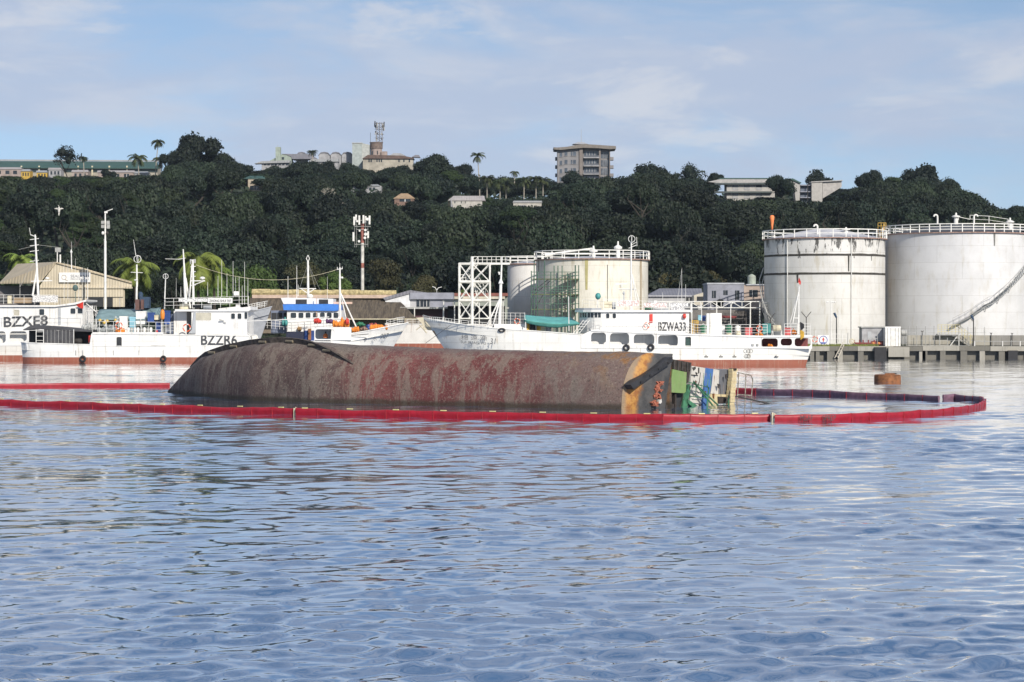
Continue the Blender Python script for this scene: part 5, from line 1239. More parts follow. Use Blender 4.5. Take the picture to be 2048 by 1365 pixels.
lettering('ZHONG SHUI 707', bB.x(622, .32), bB.x(852, .32), bB.z(655, .32), bB.z(628, .32), DB + .32, LETT, shB, name='name_lettering', bold=.02)
mb = MB(); mb.zbox(bB, 300, 602, 615, 652, .04, .33); mb.build('name_banner', BAN1, shB)
for x0, x1, y0, y1, d, m in ((312, 400, 672, 728, 1.2, CREAM), (442, 546, 680, 714, 1.4, DARK), (560, 640, 690, 728, 2.2, GREYS), (900, 940, 680, 712, 2, RAILM), (880, 930, 542, 585, 2.5, RAILM)):
    mb = MB(); mb.zbox(bB, x0, x1, y0, y1, .8, d); mb.build('deck_locker', m, shB)
# twin masts and radar
mb = MB(); mb.tube(bB.p(378, 720, 3.5), bB.p(362, 350, 3.5), .2, .16, n=8); mb.tube(bB.p(362, 350, 3.5), bB.p(348, 100, 3.5), .13, .07, n=8); mb.tube(bB.p(425, 720, 3.5), bB.p(375, 400, 3.5), .1); mb.tube(bB.p(300, 205, 3.5), bB.p(372, 192, 3.5), .04); mb.build('aft_mast', RAILM, shB)
mb = MB(); mb.tube(bB.p(456, 720, 3.5), bB.p(450, 210, 3.5), .17, .1, n=8); mb.tube(bB.p(415, 600, 3), bB.p(440, 260, 3.5), .08); mb.tube(bB.p(425, 432, 3.5), bB.p(578, 432, 3.5), .07); mb.tube(bB.p(470, 470, 3.5), bB.p(560, 436, 3.5), .05)
for y in (215, 285, 340, 390, 480): mb.tube(bB.p(425, y, 3.5), bB.p(480, y - 6, 3.5), .05)
mb.build('lattice_mast', RAILM, shB)
mb = MB(); mb.lathe(bB.p(550, 430, 3.5), [(.1, 0), (.12, .15), (.3, .2), (.34, .3), (.28, .42), (.1, .5)], 14); mb.build('radome', RAILM, shB, True)
mb = MB(); mb.lathe(bB.p(470, 245, 3.5), [(.12, 0), (.14, .4), (.06, .5)], 10); mb.lathe(bB.p(426, 255, 3.5), [(.1, 0), (.12, .5), (.04, .6)], 10); mb.build('mast_lamp', STEEL, shB)
mb = MB(); mb.tube(bB.p(150, 730, .6), bB.p(163, 415, .6), .09, .06); mb.torus(bB.p(164, 384, .6), .31, .03, 'y', 22, 6); mb.torus(bB.p(164, 384, .6), .31, .025, 'x', 22, 6); mb.build('loop_aerial', RAILM, shB)
for x, y0, y1 in ((714, 380, 600), (753, 210, 600), (808, 350, 600), (872, 225, 610), (898, 390, 600), (936, 385, 610), (968, 480, 680), (993, 230, 680), (1028, 400, 690), (606, 445, 590), (275, 400, 600), (324, 490, 600)): antenna(shB, bB, x, y0, y1, 2 + (x % 5) * .6, .035 if x != 275 else .02)
mb = MB(); a_, b_ = bB.p(480, 262, 3.5), cB.p(1050, 212, 3.5); prev = a_
for i in range(1, 25):
    t = i / 24; p = a_.lerp(b_, t) - Vector((0, 0, 1.55 * 4 * t * (1 - t))); mb.tube(prev, p, .025, n=4); prev = p
mb.build('aerial_wire', CREAM, shB)
mb = MB(); mb.tube(bB.p(160, 200, 3.5), bB.p(310, 205, 3.5), .03); mb.build('yard_arm', RAILM, shB)
# fore part: mast, shelter, forecastle
mb = MB(); mb.tube(cB.p(1078, 720, 3.5), cB.p(1076, 190, 3.5), .16, .09, n=8); mb.tube(cB.p(1045, 212, 3.5), cB.p(1105, 205, 3.5), .05); mb.tube(cB.p(1050, 210, 3.5), cB.p(1048, 185, 3.5), .04); mb.tube(cB.p(1102, 206, 3.5), cB.p(1102, 182, 3.5), .04); mb.tube(cB.p(1076, 190, 3.5), cB.p(1075, 145, 3.5), .025)
mb.tube(cB.p(1085, 470, 3.5), cB.p(1255, 838, 1.5), .09); mb.tube(cB.p(1085, 480, 3.5), cB.p(1150, 770, 2.5), .06); mb.lathe(cB.p(1100, 310, 3.5), [(.1, 0), (.16, .1), (.05, .25)], 8); mb.build('fore_mast', RAILM, shB)
mb = MB(); mb.path([cB.p(80, 772, .5), cB.p(500, 752, .5), cB.p(960, 724, .5)], .05, n=5); mb.build('derrick_boom', RAILM, shB)
cutout('shelter_side', [(cB.x(a), cB.z(b)) for a, b in ((800, 975), (805, 850), (830, 834), (1200, 838), (1200, 975))], [hole(cB, 812, 1016, 856, 962, 0, .3)], DB - .05, .1, WHITE, shB)
mb = MB(); mb.zbox(cB, 806, 1190, 834, 845, 5.5, .06); mb.zbox(cB, 806, 1190, 845, 985, .1, 4.5); mb.build('shelter_back', GREYS, shB)
mb = MB(); mb.rail([cB.p(1580, 830, 1.4), cB.p(1700, 800, 2.6), cB.p(1770, 790, 3.4)], cB.m(68), 3, 3, .03); mb.rail([cB.p(1770, 790, 3.4), cB.p(1700, 800, 6)], cB.m(60), 3, 3, .03); mb.build('bow_railing', RAILM, shB)
pile(cB, 1000, 1175, 712, 830, 1.5, ORANGE, 'big orange net heap at the foot of the fore mast', n=8, seed=1); pile(cB, 1400, 1590, 780, 862, 2.0, ORANGE, 'orange net draped along the raised bow', n=7, seed=2); pile(cB, 1190, 1280, 795, 888, .9, ORANGE, 'orange net bundle at the step of the forecastle', n=5, seed=3)
pile(cB, 1370, 1470, 760, 840, 3.2, plain('dull_red_net', (.35, .07, .06), .85, .3, 5), 'dull red net behind the orange bow net', n=5, seed=4); pile(cB, 1255, 1345, 766, 822, 3.0, GREENP, 'green net heap behind the mast stay', n=4, seed=5); pile(cB, 800, 870, 715, 790, 2.5, REDP, 'red cloth bundle on the rail before the blue wheelhouse', 'cloth_bundle', 'cloth', 4, 6)
pile(cB, 1130, 1175, 700, 800, 1.2, REDP, 'dark red cloth hanging beside the big orange net', 'cloth_bundle', 'cloth', 3, 7); pile(cB, 930, 1000, 725, 790, 2.0, plain('purple_cloth', (.10, .04, .12), .8), 'purple cloth bundle left of the big orange net', 'cloth_bundle', 'cloth', 4, 8)
drum(cB.p(1385, 858, 1.8), .28, .55, BLUEP, 'blue drum among the orange bow nets'); pile(cB, 1300, 1370, 810, 870, 1.4, plain('brown_cloth', (.25, .16, .12), .85), 'brown sacking heap beside the blue drum', 'sack_heap', 'sacks', 4, 9)
for s, x0, x1, y0, y1, sh in (('中', 1330, 1368, 940, 990, 0), ('水', 1434, 1480, 932, 980, 0), ('707', 1516, 1608, 908, 962, .3)):
    d_ = 1.25 if x0 < 1500 else 2.0; lettering(s, cB.x(x0, d_), cB.x(x1, d_), cB.z(y1, d_), cB.z(y0, d_), DB + d_ - .5, LETT, shB, name='bow_lettering', shear=sh, rot=.12 if s == '707' else 0, bold=0)
mb = MB(); mb.add([cB.p(1200, 920, -.06), cB.p(1385, 905, .1), cB.p(1385, 912, .1), cB.p(1200, 927, -.06)], [(0, 1, 2, 3)]); mb.build('hull_slot', DKST, shB)
# person in orange inside the shelter
def person(base, h, face, top, legs, label, name='person'):
    o = thing(name, label, 'person', base); b = Vector(base); s = h / 1.72
    me = bpy.data.meshes.new('body'); V = [(0, 0, .95), (0, 0, 1.15), (0, 0, 1.40), (0, 0, 1.50), (0, -.02, 1.62), (-.19, 0, 1.38), (-.27, -.03, 1.12), (-.22, -.22, .98), (.19, 0, 1.38), (.27, -.02, 1.12), (.25, -.12, .88), (-.10, 0, .90), (-.11, -.02, .50), (-.12, .02, .08), (-.12, -.14, .04), (.10, 0, .90), (.12, -.06, .50), (.13, .02, .08), (.13, -.14, .04)]
    E = [(0, 1), (1, 2), (2, 3), (3, 4), (2, 5), (5, 6), (6, 7), (2, 8), (8, 9), (9, 10), (0, 11), (11, 12), (12, 13), (13, 14), (0, 15), (15, 16), (16, 17), (17, 18)]
    Rr = [.15, .15, .16, .065, .11, .075, .055, .04, .075, .055, .04, .10, .07, .05, .045, .10, .07, .05, .045]
    me.from_pydata([tuple(Vector(v) * s) for v in V], E, []); ob = bpy.data.objects.new('body', me); COL.objects.link(ob); ob.parent = o
    m = ob.modifiers.new('skin', 'SKIN'); m.use_smooth_shade = True
    for i, r_ in enumerate(Rr): me.skin_vertices[0].data[i].radius = (r_ * s, r_ * s); me.skin_vertices[0].data[i].use_root = i == 0
    ob.modifiers.new('sub', 'SUBSURF').levels = 1
    n = NT('clothed_figure', .8); zz = n.sep(n.tc.outputs['Object'])[2]; c = n.mix(n.ramp(zz, .93 * s, .95 * s), legs, top); n.color(n.mix(n.ramp(zz, 1.47 * s, 1.49 * s), c, (.10, .055, .035))); me.materials.append(n.m)
    mb = MB(); mb.blob(b + Vector((0, .01, 1.68)) * s, .115 * s, .12 * s, .09 * s, 10, 6); mb.build('hair', plain('dark_hair', (.012, .01, .009), .7), o, True)
    return o
person((cB.x(922, 1.5), DB + 1.5, cB.z(885, 1.5) - 1.62), 1.62, 0, (.62, .17, .03), (.04, .05, .08), 'person in an orange shirt standing in the shelter opening')
# cargo along the aft deck
for i, (x0, x1, y0, y1, d, m, lb, nm, ct) in enumerate(((1092, 1172, 895, 1000, 2.2, RAILM, 'tall white box amid the cargo under the grey-green tarpaulin', 'storage_box', 'box'), (960, 1022, 935, 1062, 1.6, RAILM, 'white tub left of the tall white box', 'plastic_tub', 'tub'), (1185, 1240, 905, 980, 1.2, BLUEP, 'blue plastic bin right of the tall white box', 'plastic_bin', 'bin'), (1250, 1282, 960, 1070, 1.8, plain('slate_plastic', (.09, .11, .16), .6), 'slate grey bin beside the red bucket', 'plastic_bin', 'bin'),
        (1320, 1365, 890, 1000, 1.6, BLUEP, 'blue bin under the orange float', 'plastic_bin', 'bin'), (1040, 1085, 940, 1066, 1.7, plain('pale_blue_plastic', (.25, .5, .6), .6), 'pale blue tub between two white boxes', 'plastic_tub', 'tub'))): box_thing(aB, x0, x1, y0, y1, d, .7, m, lb, nm, ct)
box_thing(bB, 60, 112, 860, 985, 1.2, .7, BLUEP, 'blue bin left of the wheelhouse side railing', 'plastic_bin', 'bin'); box_thing(bB, 160, 245, 780, 985, 2.2, .7, plain('slate_plastic', (.09, .11, .16), .6), 'dark slate bin behind the side railing by the wheelhouse', 'plastic_bin', 'bin'); box_thing(bB, 45, 95, 790, 840, 1.0, .5, CREAM, 'cream box on the rail beside the orange float', 'storage_box', 'box')
drum(aB.p(1258, 1074, .6), .16, .35, REDP, 'small red bucket on the aft deck edge', 'bucket', 'bucket')
o = thing('orange_float', 'long orange float hung on the aft rail', 'float', aB.p(1305, 960, .3)); c = aB.p(1305, 922, .3); mb = MB(); mb.lathe((c.x, c.y, c.z - .62), [(.1, 0), (.24, .15), (.27, .5), (.27, .8), (.2, 1.1), (.08, 1.25)], 14); mb.build('body', plain('orange_float_plastic', (.75, .25, .03), .45), o, True)
for i in range(8):
    drum(aB.p(1030 + i * 26, 1068, .6), .17, .62, (RAILM, STEEL, RAILM, RAILM, STEEL, RAILM, STEEL, RAILM)[i], 'small pale gas bottle standing in the row along the aft rail', 'gas_bottle', 'gas bottle', 'row of gas bottles along the aft rail')
ring_buoy(aB.p(955, 1010, .1), .45, 'red and white life ring on the aft rail among nets'); pile(aB, 930, 1000, 1015, 1068, .8, ORANGE, 'orange net bundle under the aft life ring', n=4, seed=11)
FLO = plain('yellow_float', (.55, .38, .08), .6, .3, 4)
for i in range(12):
    rr_ = random.Random(i + 70); c = aB.p(775 + rr_.uniform(0, 190), 955 + rr_.uniform(-12, 60), 1.5 + rr_.uniform(0, 2)); o = thing('net_float', 'round net float in the heap behind the aft railing', 'float', c, 'heap of round net floats'); mb = MB(); mb.blob(c, .2, .2, .2, 10, 7); mb.build('ball', FLO if i % 2 else plain('pale_float', (.5, .52, .5), .6), o, True)
    mb = MB(); mb.torus(c + Vector((0, 0, .2)), .05, .015, 'y', 8, 4); mb.build('eye', STEEL, o)
pile(aB, 660, 780, 965, 1050, 2.0, plain('pale_net', (.42, .43, .42), .9, .4, 6), 'pale net heap at the front of the aft railing', n=7, seed=12); pile(aB, 780, 930, 985, 1066, 1.6, plain('grey_net', (.30, .32, .32), .9, .4, 6), 'grey net heap under the round floats', n=8, seed=13)
o = thing('deck_tarpaulin', 'grey-green tarpaulin over the aft deck cargo of the BZZR6 ship', 'tarpaulin', aB.p(1000, 940, 4)); sheet(o, 'sheet', (aB.p(760, 960, 2.0), aB.p(1310, 952, 2.0), aB.p(1290, 868, 7.5), aB.p(800, 880, 7.5)), GREYT, sag=.15, seed=2)
mb = MB()
for x in (770, 950, 1130, 1300): mb.tube(aB.p(x, 1070, 2), aB.p(x, 955, 2), .04)
mb.build('pole', RAILM, o)
mb = MB(); mb.tube(aB.p(1100, 700, 6), aB.p(1098, 520, 6), .12, .1); mb.lathe(aB.p(1100, 880, 6), [(.3, 0), (.3, .7), (.2, .9)], 10); mb.tube(aB.p(1050, 582, 6), aB.p(1148, 586, 6), .04); mb.torus(aB.p(1104, 476, 6), .44, .04, 'y', 22, 6); mb.torus(aB.p(1104, 476, 6), .44, .035, 'x', 22, 6); mb.tube(aB.p(1090, 445, 6), aB.p(1072, 320, 6), .04, .02); mb.lathe(aB.p(1092, 650, 6), [(.2, 0), (.26, .08), (.2, .16)], 10); mb.tube(aB.p(1095, 880, 6), aB.p(1098, 700, 6), .14, .12); mb.build('aft_loop_mast', RAILM, shB)
mb = MB(); mb.zbox(aB, 1085, 1118, 800, 885, .6, 5.4); mb.zbox(aB, 1130, 1152, 800, 880, .5, 5.4); mb.build('exhaust_pipe', plain('brown_exhaust', (.12, .06, .05), .7), shB); mb = MB(); mb.zbox(aB, 1120, 1195, 780, 870, 1.5, 6.2); mb.lathe(aB.p(1130, 785, 6.5), [(.28, 0), (.3, .5), (.1, .7)], 12); mb.build('engine_casing', plain('navy_casing', (.03, .06, .11), .6), shB)
for x, y in ((665, 1277), (1312, 1275)): tyre(aB.p(x, y, -.2), aB.m(27 if x < 1000 else 25), 'tyre fender hung below the black stern shelter' if x < 1000 else 'tyre fender hung below the orange float', rope=1.1)
mb = MB()
for x in (606, 908, 1114): mb.zbox(aB, x, x + 3, 1210, 1250, .03, -.03)
mb.build('hull_seam', DKST, shB)
for y, x0, x1 in ((1172, 0, 0),): pass
mb = MB(); mb.zbox(bB, 5, 620, 1110, 1114, .05, -.05); mb.zbox(aB, 742, 1330, 1171, 1176, .05, -.05); mb.build('hull_belt', RAILM, shB)
mb = MB()
for k in range(6): mb.tube(bB.p(965 + 18 * k, 1030, .3), bB.p(1010 + 14 * k, 965 + k * 8, .6), .035, n=4)
mb.build('gangway_rack', RAILM, shB)

# ---------------------------------------------------------------- D: BZXE8
DD = 291.0; aD, pD = fr('A', DD), fr('px', DD)
shD = thing('longline_fishing_ship', 'white fishing ship lettered BZXE8 behind the black tarpaulin stern', 'ship', (wx(120, DD), DD + 4, 0), 'white fishing ships moored by the shore')
hull(shD, DD, 8, [(-330, 690, .8, -326, .7), (-300, 690, 1, -298, 1), (0, 690, 1, 0, 1), (150, 690, 1, 150, 1), (240, 684, .8, 232, .7), (300, 678, .4, 285, .25), (335, 674, .04, 305, .03)], 711, WHITER)
cutout('side_plating', zp([(-300, 657), (55, 656), (172, 652), (172, 692), (-300, 692)], pD, -.06), [hole(aD, -60, 46, 1056, 1150, -.06, .4), hole(aD, 78, 215, 1056, 1136, -.06, .4), hole(aD, -230, -90, 1056, 1150, -.06, .4)], DD - .06, .1, WHITE, shD)
mb = MB(); mb.box(pD.x(-300), pD.x(170), DD + 1.3, DD + 7, pD.z(695), pD.z(656)); mb.build('passage_wall', WHITE, shD)
pl = plan(DD, [(-300, .3), (165, .3), (172, 1.5), (175, 4)], DD + 4)
mb = MB(); mb.slab(pl, pD.z(657), pD.z(611, .3)); wh = mb.build('wheelhouse', WHITE, shD)
mb = MB(); mb.zprism(aD, [(-600, 848), (440, 848), (600, 826), (692, 802), (692, 816), (600, 842), (440, 860), (-600, 860)], 7.8, .0); mb.build('wheelhouse_roof', WHITE, shD)
for x0, x1, y0, y1, m in ((112, 156, 884, 930, plain('cream_recess', (.5, .47, .38), .7)), (316, 356, 878, 926, PANE), (566, 606, 872, 916, PANE), (624, 662, 872, 914, PANE)): win(wh, aD, x0, x1, y0, y1, .3, mat=m)
mb = MB(); mb.zbox(aD, 466, 488, 868, 1006, .05, .26); mb.build('door_slot', GREYS, shD)
lettering('BZXE8', aD.x(30, .25), aD.x(384, .25), aD.z(1024, .25), aD.z(940, .25), DD + .25, LETT, shD, name='call_sign', bold=.02, rot=.04)
mb = MB(); mb.rail([aD.p(-300, 1010, -.1), aD.p(655, 1010, -.1)], aD.m(75), 9, 2, .02); mb.build('side_railing', RAILM, shD)
mb = MB(); mb.rail([aD.p(-300, 838, .4), aD.p(440, 838, .4)], aD.m(75), 9, 3, .025); mb.build('monkey_island_railing', RAILM, shD)
for x0, x1, y0, y1, m in ((262, 376, 768, 822, BAN1), (376, 466, 768, 824, BAN1)): mb = MB(); mb.zbox(aD, x0, x1, y0, y1, .04, .35); mb.build('name_banner', m, shD)
for x0, x1, y0, y1, m in ((0, 55, 790, 832, DARK), (60, 90, 770, 835, CREAM), (110, 250, 785, 830, plain('brown_locker', (.28, .2, .12), .7))): mb = MB(); mb.zbox(aD, x0, x1, y0, y1, .6, 2); mb.build('deck_locker', m, shD)
mb = MB(); mb.tube(aD.p(308, 780, 4), aD.p(282, 280, 4), .17, .1, n=8); mb.tube(aD.p(262, 770, 4), aD.p(298, 540, 4), .13, .1, n=8); mb.tube(aD.p(245, 280, 4), aD.p(292, 300, 4), .05); mb.tube(aD.p(246, 285, 4), aD.p(235, 225, 4), .03)
for y in (315, 365, 410, 490): mb.tube(aD.p(240, y + 6, 4), aD.p(312, y - 4, 4), .045)
mb.tube(aD.p(250, 655, 4), aD.p(420, 650, 4), .06); mb.build('main_mast', RAILM, shD)
mb = MB(); mb.tube(aD.p(300, 362, 4), aD.p(470, 382, 4), .02); mb.tube(aD.p(275, 370, 4), aD.p(150, 400, 4), .02); mb.tube(aD.p(295, 450, 4), aD.p(160, 700, 3), .02); mb.build('mast_stay', STEEL, shD)
mb = MB(); mb.lathe(aD.p(380, 640, 4), [(.15, 0), (.3, .08), (.3, .2), (.1, .3)], 12); mb.build('radome', RAILM, shD, True)
mb = MB(); mb.tube(aD.p(604, 830, 3), aD.p(604, 740, 3), .05); mb.blob(aD.p(605, 708, 3), .35, .35, .42, 12, 8); mb.build('satellite_dome_cover', plain('dull_teal_cover', (.08, .13, .12), .7), shD, True)
for x, y0, y1 in ((515, 500, 800), (545, 480, 800), (605, 470, 690), (632, 560, 800), (660, 540, 800), (686, 560, 790), (575, 335, 420), (704, 545, 800), (160, 660, 830)): antenna(shD, aD, x, y0, y1, 3.5, .05 if x == 704 else .025)
mb = MB(); mb.tube(aD.p(575, 560, 3.5), aD.p(572, 400, 3.5), .07); mb.lathe(aD.p(572, 430, 3.5), [(.1, 0), (.16, .2), (.05, .4)], 8); mb.build('search_light_post', RAILM, shD)
o = thing('red_flag', 'red triangular flag flying from the corner of the BZXE8 wheelhouse', 'flag', aD.p(668, 820, -.2)); mb = MB(); mb.add([aD.p(670, 818, -.2), aD.p(640, 832, -.35), aD.p(612, 848, -.2), aD.p(640, 868, -.1), aD.p(668, 875, -.2)], [(0, 1, 3, 4), (1, 2, 3)]); f_ = mb.build('cloth', REDP, o); f_.modifiers.new('t', 'SOLIDIFY').thickness = .03; mb = MB(); mb.tube(aD.p(671, 900, -.2), aD.p(671, 812, -.2), .03); mb.build('staff', RAILM, o)
mb = MB()
for k in range(6): mb.tube(aD.p(690 + 22 * k, 1010, 1), aD.p(700 + 14 * k, 850, 1.2), .035, n=4)
mb.rail([aD.p(690, 1000, 1), aD.p(830, 1000, 1)], aD.m(110), 5, 3, .03); mb.tube(aD.p(690, 830, 1), aD.p(770, 900, 1), .06); mb.build('foredeck_ladder_rack', RAILM, shD)

# ---------------------------------------------------------------- E: blue-visored boat, F: grey bow, G: rusty hull
DE = 291.0; cE, pE = fr('C', DE), fr('px', DE)
shE = thing('blue_visored_boat', 'white boat with bright blue wheelhouse visor and slender mast', 'boat', (wx(620, DE), DE + 3.5, 0))
hull(shE, DE, 7, [(500, 690, .8, 503, .7), (530, 690, 1, 530, 1), (680, 690, 1, 676, 1), (740, 684, .6, 720, .4), (770, 680, .05, 750, .04)], 712, GREYS)
pl = plan(DE, [(574, .4), (683, .4), (686, 2), (688, 3.5)], DE + 3.5)
mb = MB(); mb.slab(pl, pE.z(694), pE.z(621, .4)); wh = mb.build('wheelhouse', WHITE, shE)
mb = MB(); mb.zprism(cE, [(460, 588), (1040, 585), (1062, 600), (1062, 652), (1020, 660), (470, 650)], 6.8, .0); mb.build('blue_visor', BLUEV, shE)
mb = MB(); mb.zprism(cE, [(440, 520), (500, 516), (1004, 528), (1004, 584), (470, 584)], 5, 1.2); mb.build('upper_house', WHITE, shE)
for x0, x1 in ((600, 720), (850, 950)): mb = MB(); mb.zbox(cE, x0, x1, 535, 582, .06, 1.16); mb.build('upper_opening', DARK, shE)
for x0, x1 in ((546, 606), (630, 684), (708, 760), (786, 836), (862, 914), (936, 988), (1008, 1060)): win(wh, cE, x0, x1, 678, 736, .4, r=.15)
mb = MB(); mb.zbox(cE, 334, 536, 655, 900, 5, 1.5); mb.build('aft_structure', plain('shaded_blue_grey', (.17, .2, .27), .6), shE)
for x in (340, 400, 470): mb = MB(); mb.zbox(cE, x, x + 55, 680, 765, .05, 1.46); mb.build('aft_opening', DARK, shE)
mb = MB(); mb.rail([cE.p(250, 840, .3), cE.p(560, 870, .3)], cE.m(90), 7, 3, .03); mb.rail([cE.p(560, 870, .3), cE.p(1180, 830, .3)], cE.m(90), 9, 3, .025); mb.build('deck_railing', RAILM, shE)
mb = MB(); mb.zbox(cE, 496, 690, 882, 975, .05, .33); mb.build('dark_doorway', plain('dark_blue_interior', (.015, .02, .05), .6), shE)
mb = MB(); mb.zbox(cE, 690, 800, 870, 980, .06, .3); mb.build('blue_side_panel', BLUEP, shE)
mb = MB(); mb.tube(cE.p(735, 590, 3), cE.p(732, 120, 3), .17, .12, n=8); mb.tube(cE.p(640, 418, 3), cE.p(820, 420, 3), .06); mb.tube(cE.p(730, 470, 3), cE.p(660, 422, 3), .05); mb.tube(cE.p(730, 470, 3), cE.p(800, 424, 3), .05); mb.build('mast', RAILM, shE)
mb = MB()
for s in (-1, 1): mb.path([cE.p(732, 58, 3), cE.p(732 + 18 * s, 95, 3), cE.p(732 + 4 * s, 120, 3)], .05)
mb.build('masthead_cage', RAILM, shE); mb = MB(); mb.lathe(cE.p(756, 520, 2.5), [(.25, 0), (.4, .1), (.4, .3), (.2, .5)], 12); mb.build('radome', RAILM, shE, True)
mb = MB()
for x in (640, 815, 870): mb.tube(cE.p(734, 150, 3), cE.p(x, 420 + (x > 820) * 30, 3), .015, n=4)
mb.build('mast_stay', STEEL, shE)
for x, y0, y1 in ((517, 285, 520), (612, 170, 520), (942, 290, 530), (626, 375, 500)): antenna(shE, cE, x, y0, y1, 2.5, .05 if x < 630 else .025)
mb = MB(); mb.zbox(cE, 820, 826, 500, 720, .1, .2); mb.zbox(cE, 1000, 1210, 562, 584, .1, 2); mb.build('cream_spar', plain('salmon_spar', (.6, .42, .33), .7), shE)
pile(cE, 80, 180, 830, 890, 1, plain('lime_awning', (.35, .5, .25), .7), 'lime green cover on the deck left of the blue-visored boat', 'deck_cover', 'cover', 4, 31); pile(cE, 200, 240, 840, 880, 1, REDP, 'red bundle beside the lime green cover', 'cloth_bundle', 'cloth', 3, 32)
pile(cE, 455, 510, 715, 815, .2, TEAL, 'teal cloth hanging at the corner of the blue-visored wheelhouse', 'cloth_bundle', 'cloth', 3, 33); pile(cE, 620, 660, 800, 870, .2, plain('tan_rope', (.35, .22, .1), .9), 'tan rope coil on the white wheelhouse side', 'rope_coil', 'rope', 4, 34)
box_thing(cE, 735, 765, 850, 970, -.2, .4, plain('brown_board', (.3, .13, .05), .8), 'upright brown board before the blue side panel', 'board', 'board')
DF = 285.5; bF = fr('B', DF); pF = fr('px', DF)
shF = thing('grey_bow_boat', 'boat with tall flared grey bow beside the BZZR6 wheelhouse', 'boat', (wx(490, DF), DF + 3, 0))
hull(shF, DF, 6, [(400, 640, .9, 402, .8), (440, 636, 1, 440, .8), (495, 625, .85, 488, .3), (515, 621, .55, 498, .12), (543, 614, .04, 506, .03)], 708, plain('flared_grey_hull', (.40, .42, .45), .6, .15, .8))
mb = MB(); mb.rail([bF.p(1040, 740, .6), bF.p(1130, 722, 1.2), bF.p(1235, 702, 2.8)], bF.m(60), 3, 3, .03); mb.rail([bF.p(1235, 702, 2.8), bF.p(1120, 715, 5)], bF.m(55), 4, 3, .03); mb.build('bow_railing', RAILM, shF)
mb = MB(); mb.prism([(bF.x(1000), bF.z(740)), (bF.x(900), bF.z(700)), (bF.x(700), bF.z(720)), (bF.x(700), bF.z(1000)), (bF.x(1000), bF.z(1000))], DF + 1.5, DF + 4.5); mb.build('forecastle_house', WHITE, shF)
DG_ = 300.0; dG = fr('D', DG_); pG = fr('px', DG_)
shG = thing('rusty_white_hull', 'rust-streaked white hull moored between the two named bows', 'ship', (wx(850, DG_), DG_ + 3, 0))
hull(shG, DG_, 6, [(770, 648, .9, 772, .8), (790, 648, 1, 790, 1), (900, 650, 1, 900, 1), (985, 650, 1, 985, 1)], 687.5, WHITER)
for x0, x1, y0, y1 in ((-60, 60, 905, 952), (70, 130, 915, 950), (190, 300, 925, 955)): mb = MB(); mb.zbox(dG, x0, x1, y0, y1, 2, 1); mb.build('deck_house', plain('brown_grey_boards', (.26, .22, .17), .8, .4), shG)
mb = MB(); mb.rail([dG.p(-30, 955, .2), dG.p(330, 960, .2)], dG.m(50), 6, 2, .025); mb.build('deck_railing', RAILM, shG)
# ================================================================== STORAGE TANKS
def tank_mat(name, col, seed, drips=0.0, bands=(), top=17.0, joint=2.2, dirt=.5, rustk=.3):
    n = NT(name, .5); o = n.sep(n.tc.outputs['Object']); ang = n.math('ARCTAN2', o[0], o[1])
    cb = n.t.nodes.new('ShaderNodeCombineXYZ'); n.link(ang, cb.inputs[0]); n.link(n.math('MULTIPLY', o[2], .02), cb.inputs[1]); cb.inputs[2].default_value = seed
    st = n.noise(14, 6, .65, cb.outputs[0]); st2 = n.noise(40, 5, .7, cb.outputs[0]); sp = n.noise(.35, 6, .6, n.coord(loc=(seed, 1, 0)))
    c = n.mix(n.ramp(sp, .35, .7), col, tuple(v * .88 for v in col))
    c = n.mix(n.math('MULTIPLY', n.math('MULTIPLY', n.ramp(st, .48, .70), n.ramp(sp, .3, .6)), dirt), c, (.42, .37, .26))
    c = n.mix(n.math('MULTIPLY', n.math('MULTIPLY', n.ramp(st2, .62, .74), n.ramp(sp, .45, .62)), rustk), c, (.20, .10, .05))
    if drips:      # black run-off from the rim
        dz = n.math('SUBTRACT', top, o[2]); ln = n.ramp(n.noise(11, 6, .72, cb.outputs[0]), .49, .63, 0, drips)
        d = n.math('GREATER_THAN', ln, dz); c = n.mix(n.math('MULTIPLY', d, .9), c, (.028, .026, .022))
    br = n.t.nodes.new('ShaderNodeTexBrick'); cc = n.t.nodes.new('ShaderNodeCombineXYZ'); n.link(n.math('MULTIPLY', ang, 9.0), cc.inputs[0]); n.link(o[2], cc.inputs[1]); n.link(cc.outputs[0], br.inputs['Vector'])
    br.inputs['Scale'].default_value = 1.0; br.inputs['Mortar Size'].default_value = .022; br.inputs['Brick Width'].default_value = 6.0; br.inputs['Row Height'].default_value = joint
    br.inputs['Color1'].default_value = (1, 1, 1, 1); br.inputs['Color2'].default_value = (.965, .965, .97, 1); br.inputs['Mortar'].default_value = (.74, .73, .71, 1)
    n.color(n.mix(1.0, c, br.outputs['Color'], 'MULTIPLY')); n.bump(n.noise(.5, 3, .5), .15, .08); return n.m
def arc(c, r, a0, a1, z, n): return [Vector((c.x + r * math.sin(a0 + (a1 - a0) * i / n), c.y - r * math.cos(a0 + (a1 - a0) * i / n), z)) for i in range(n + 1)]
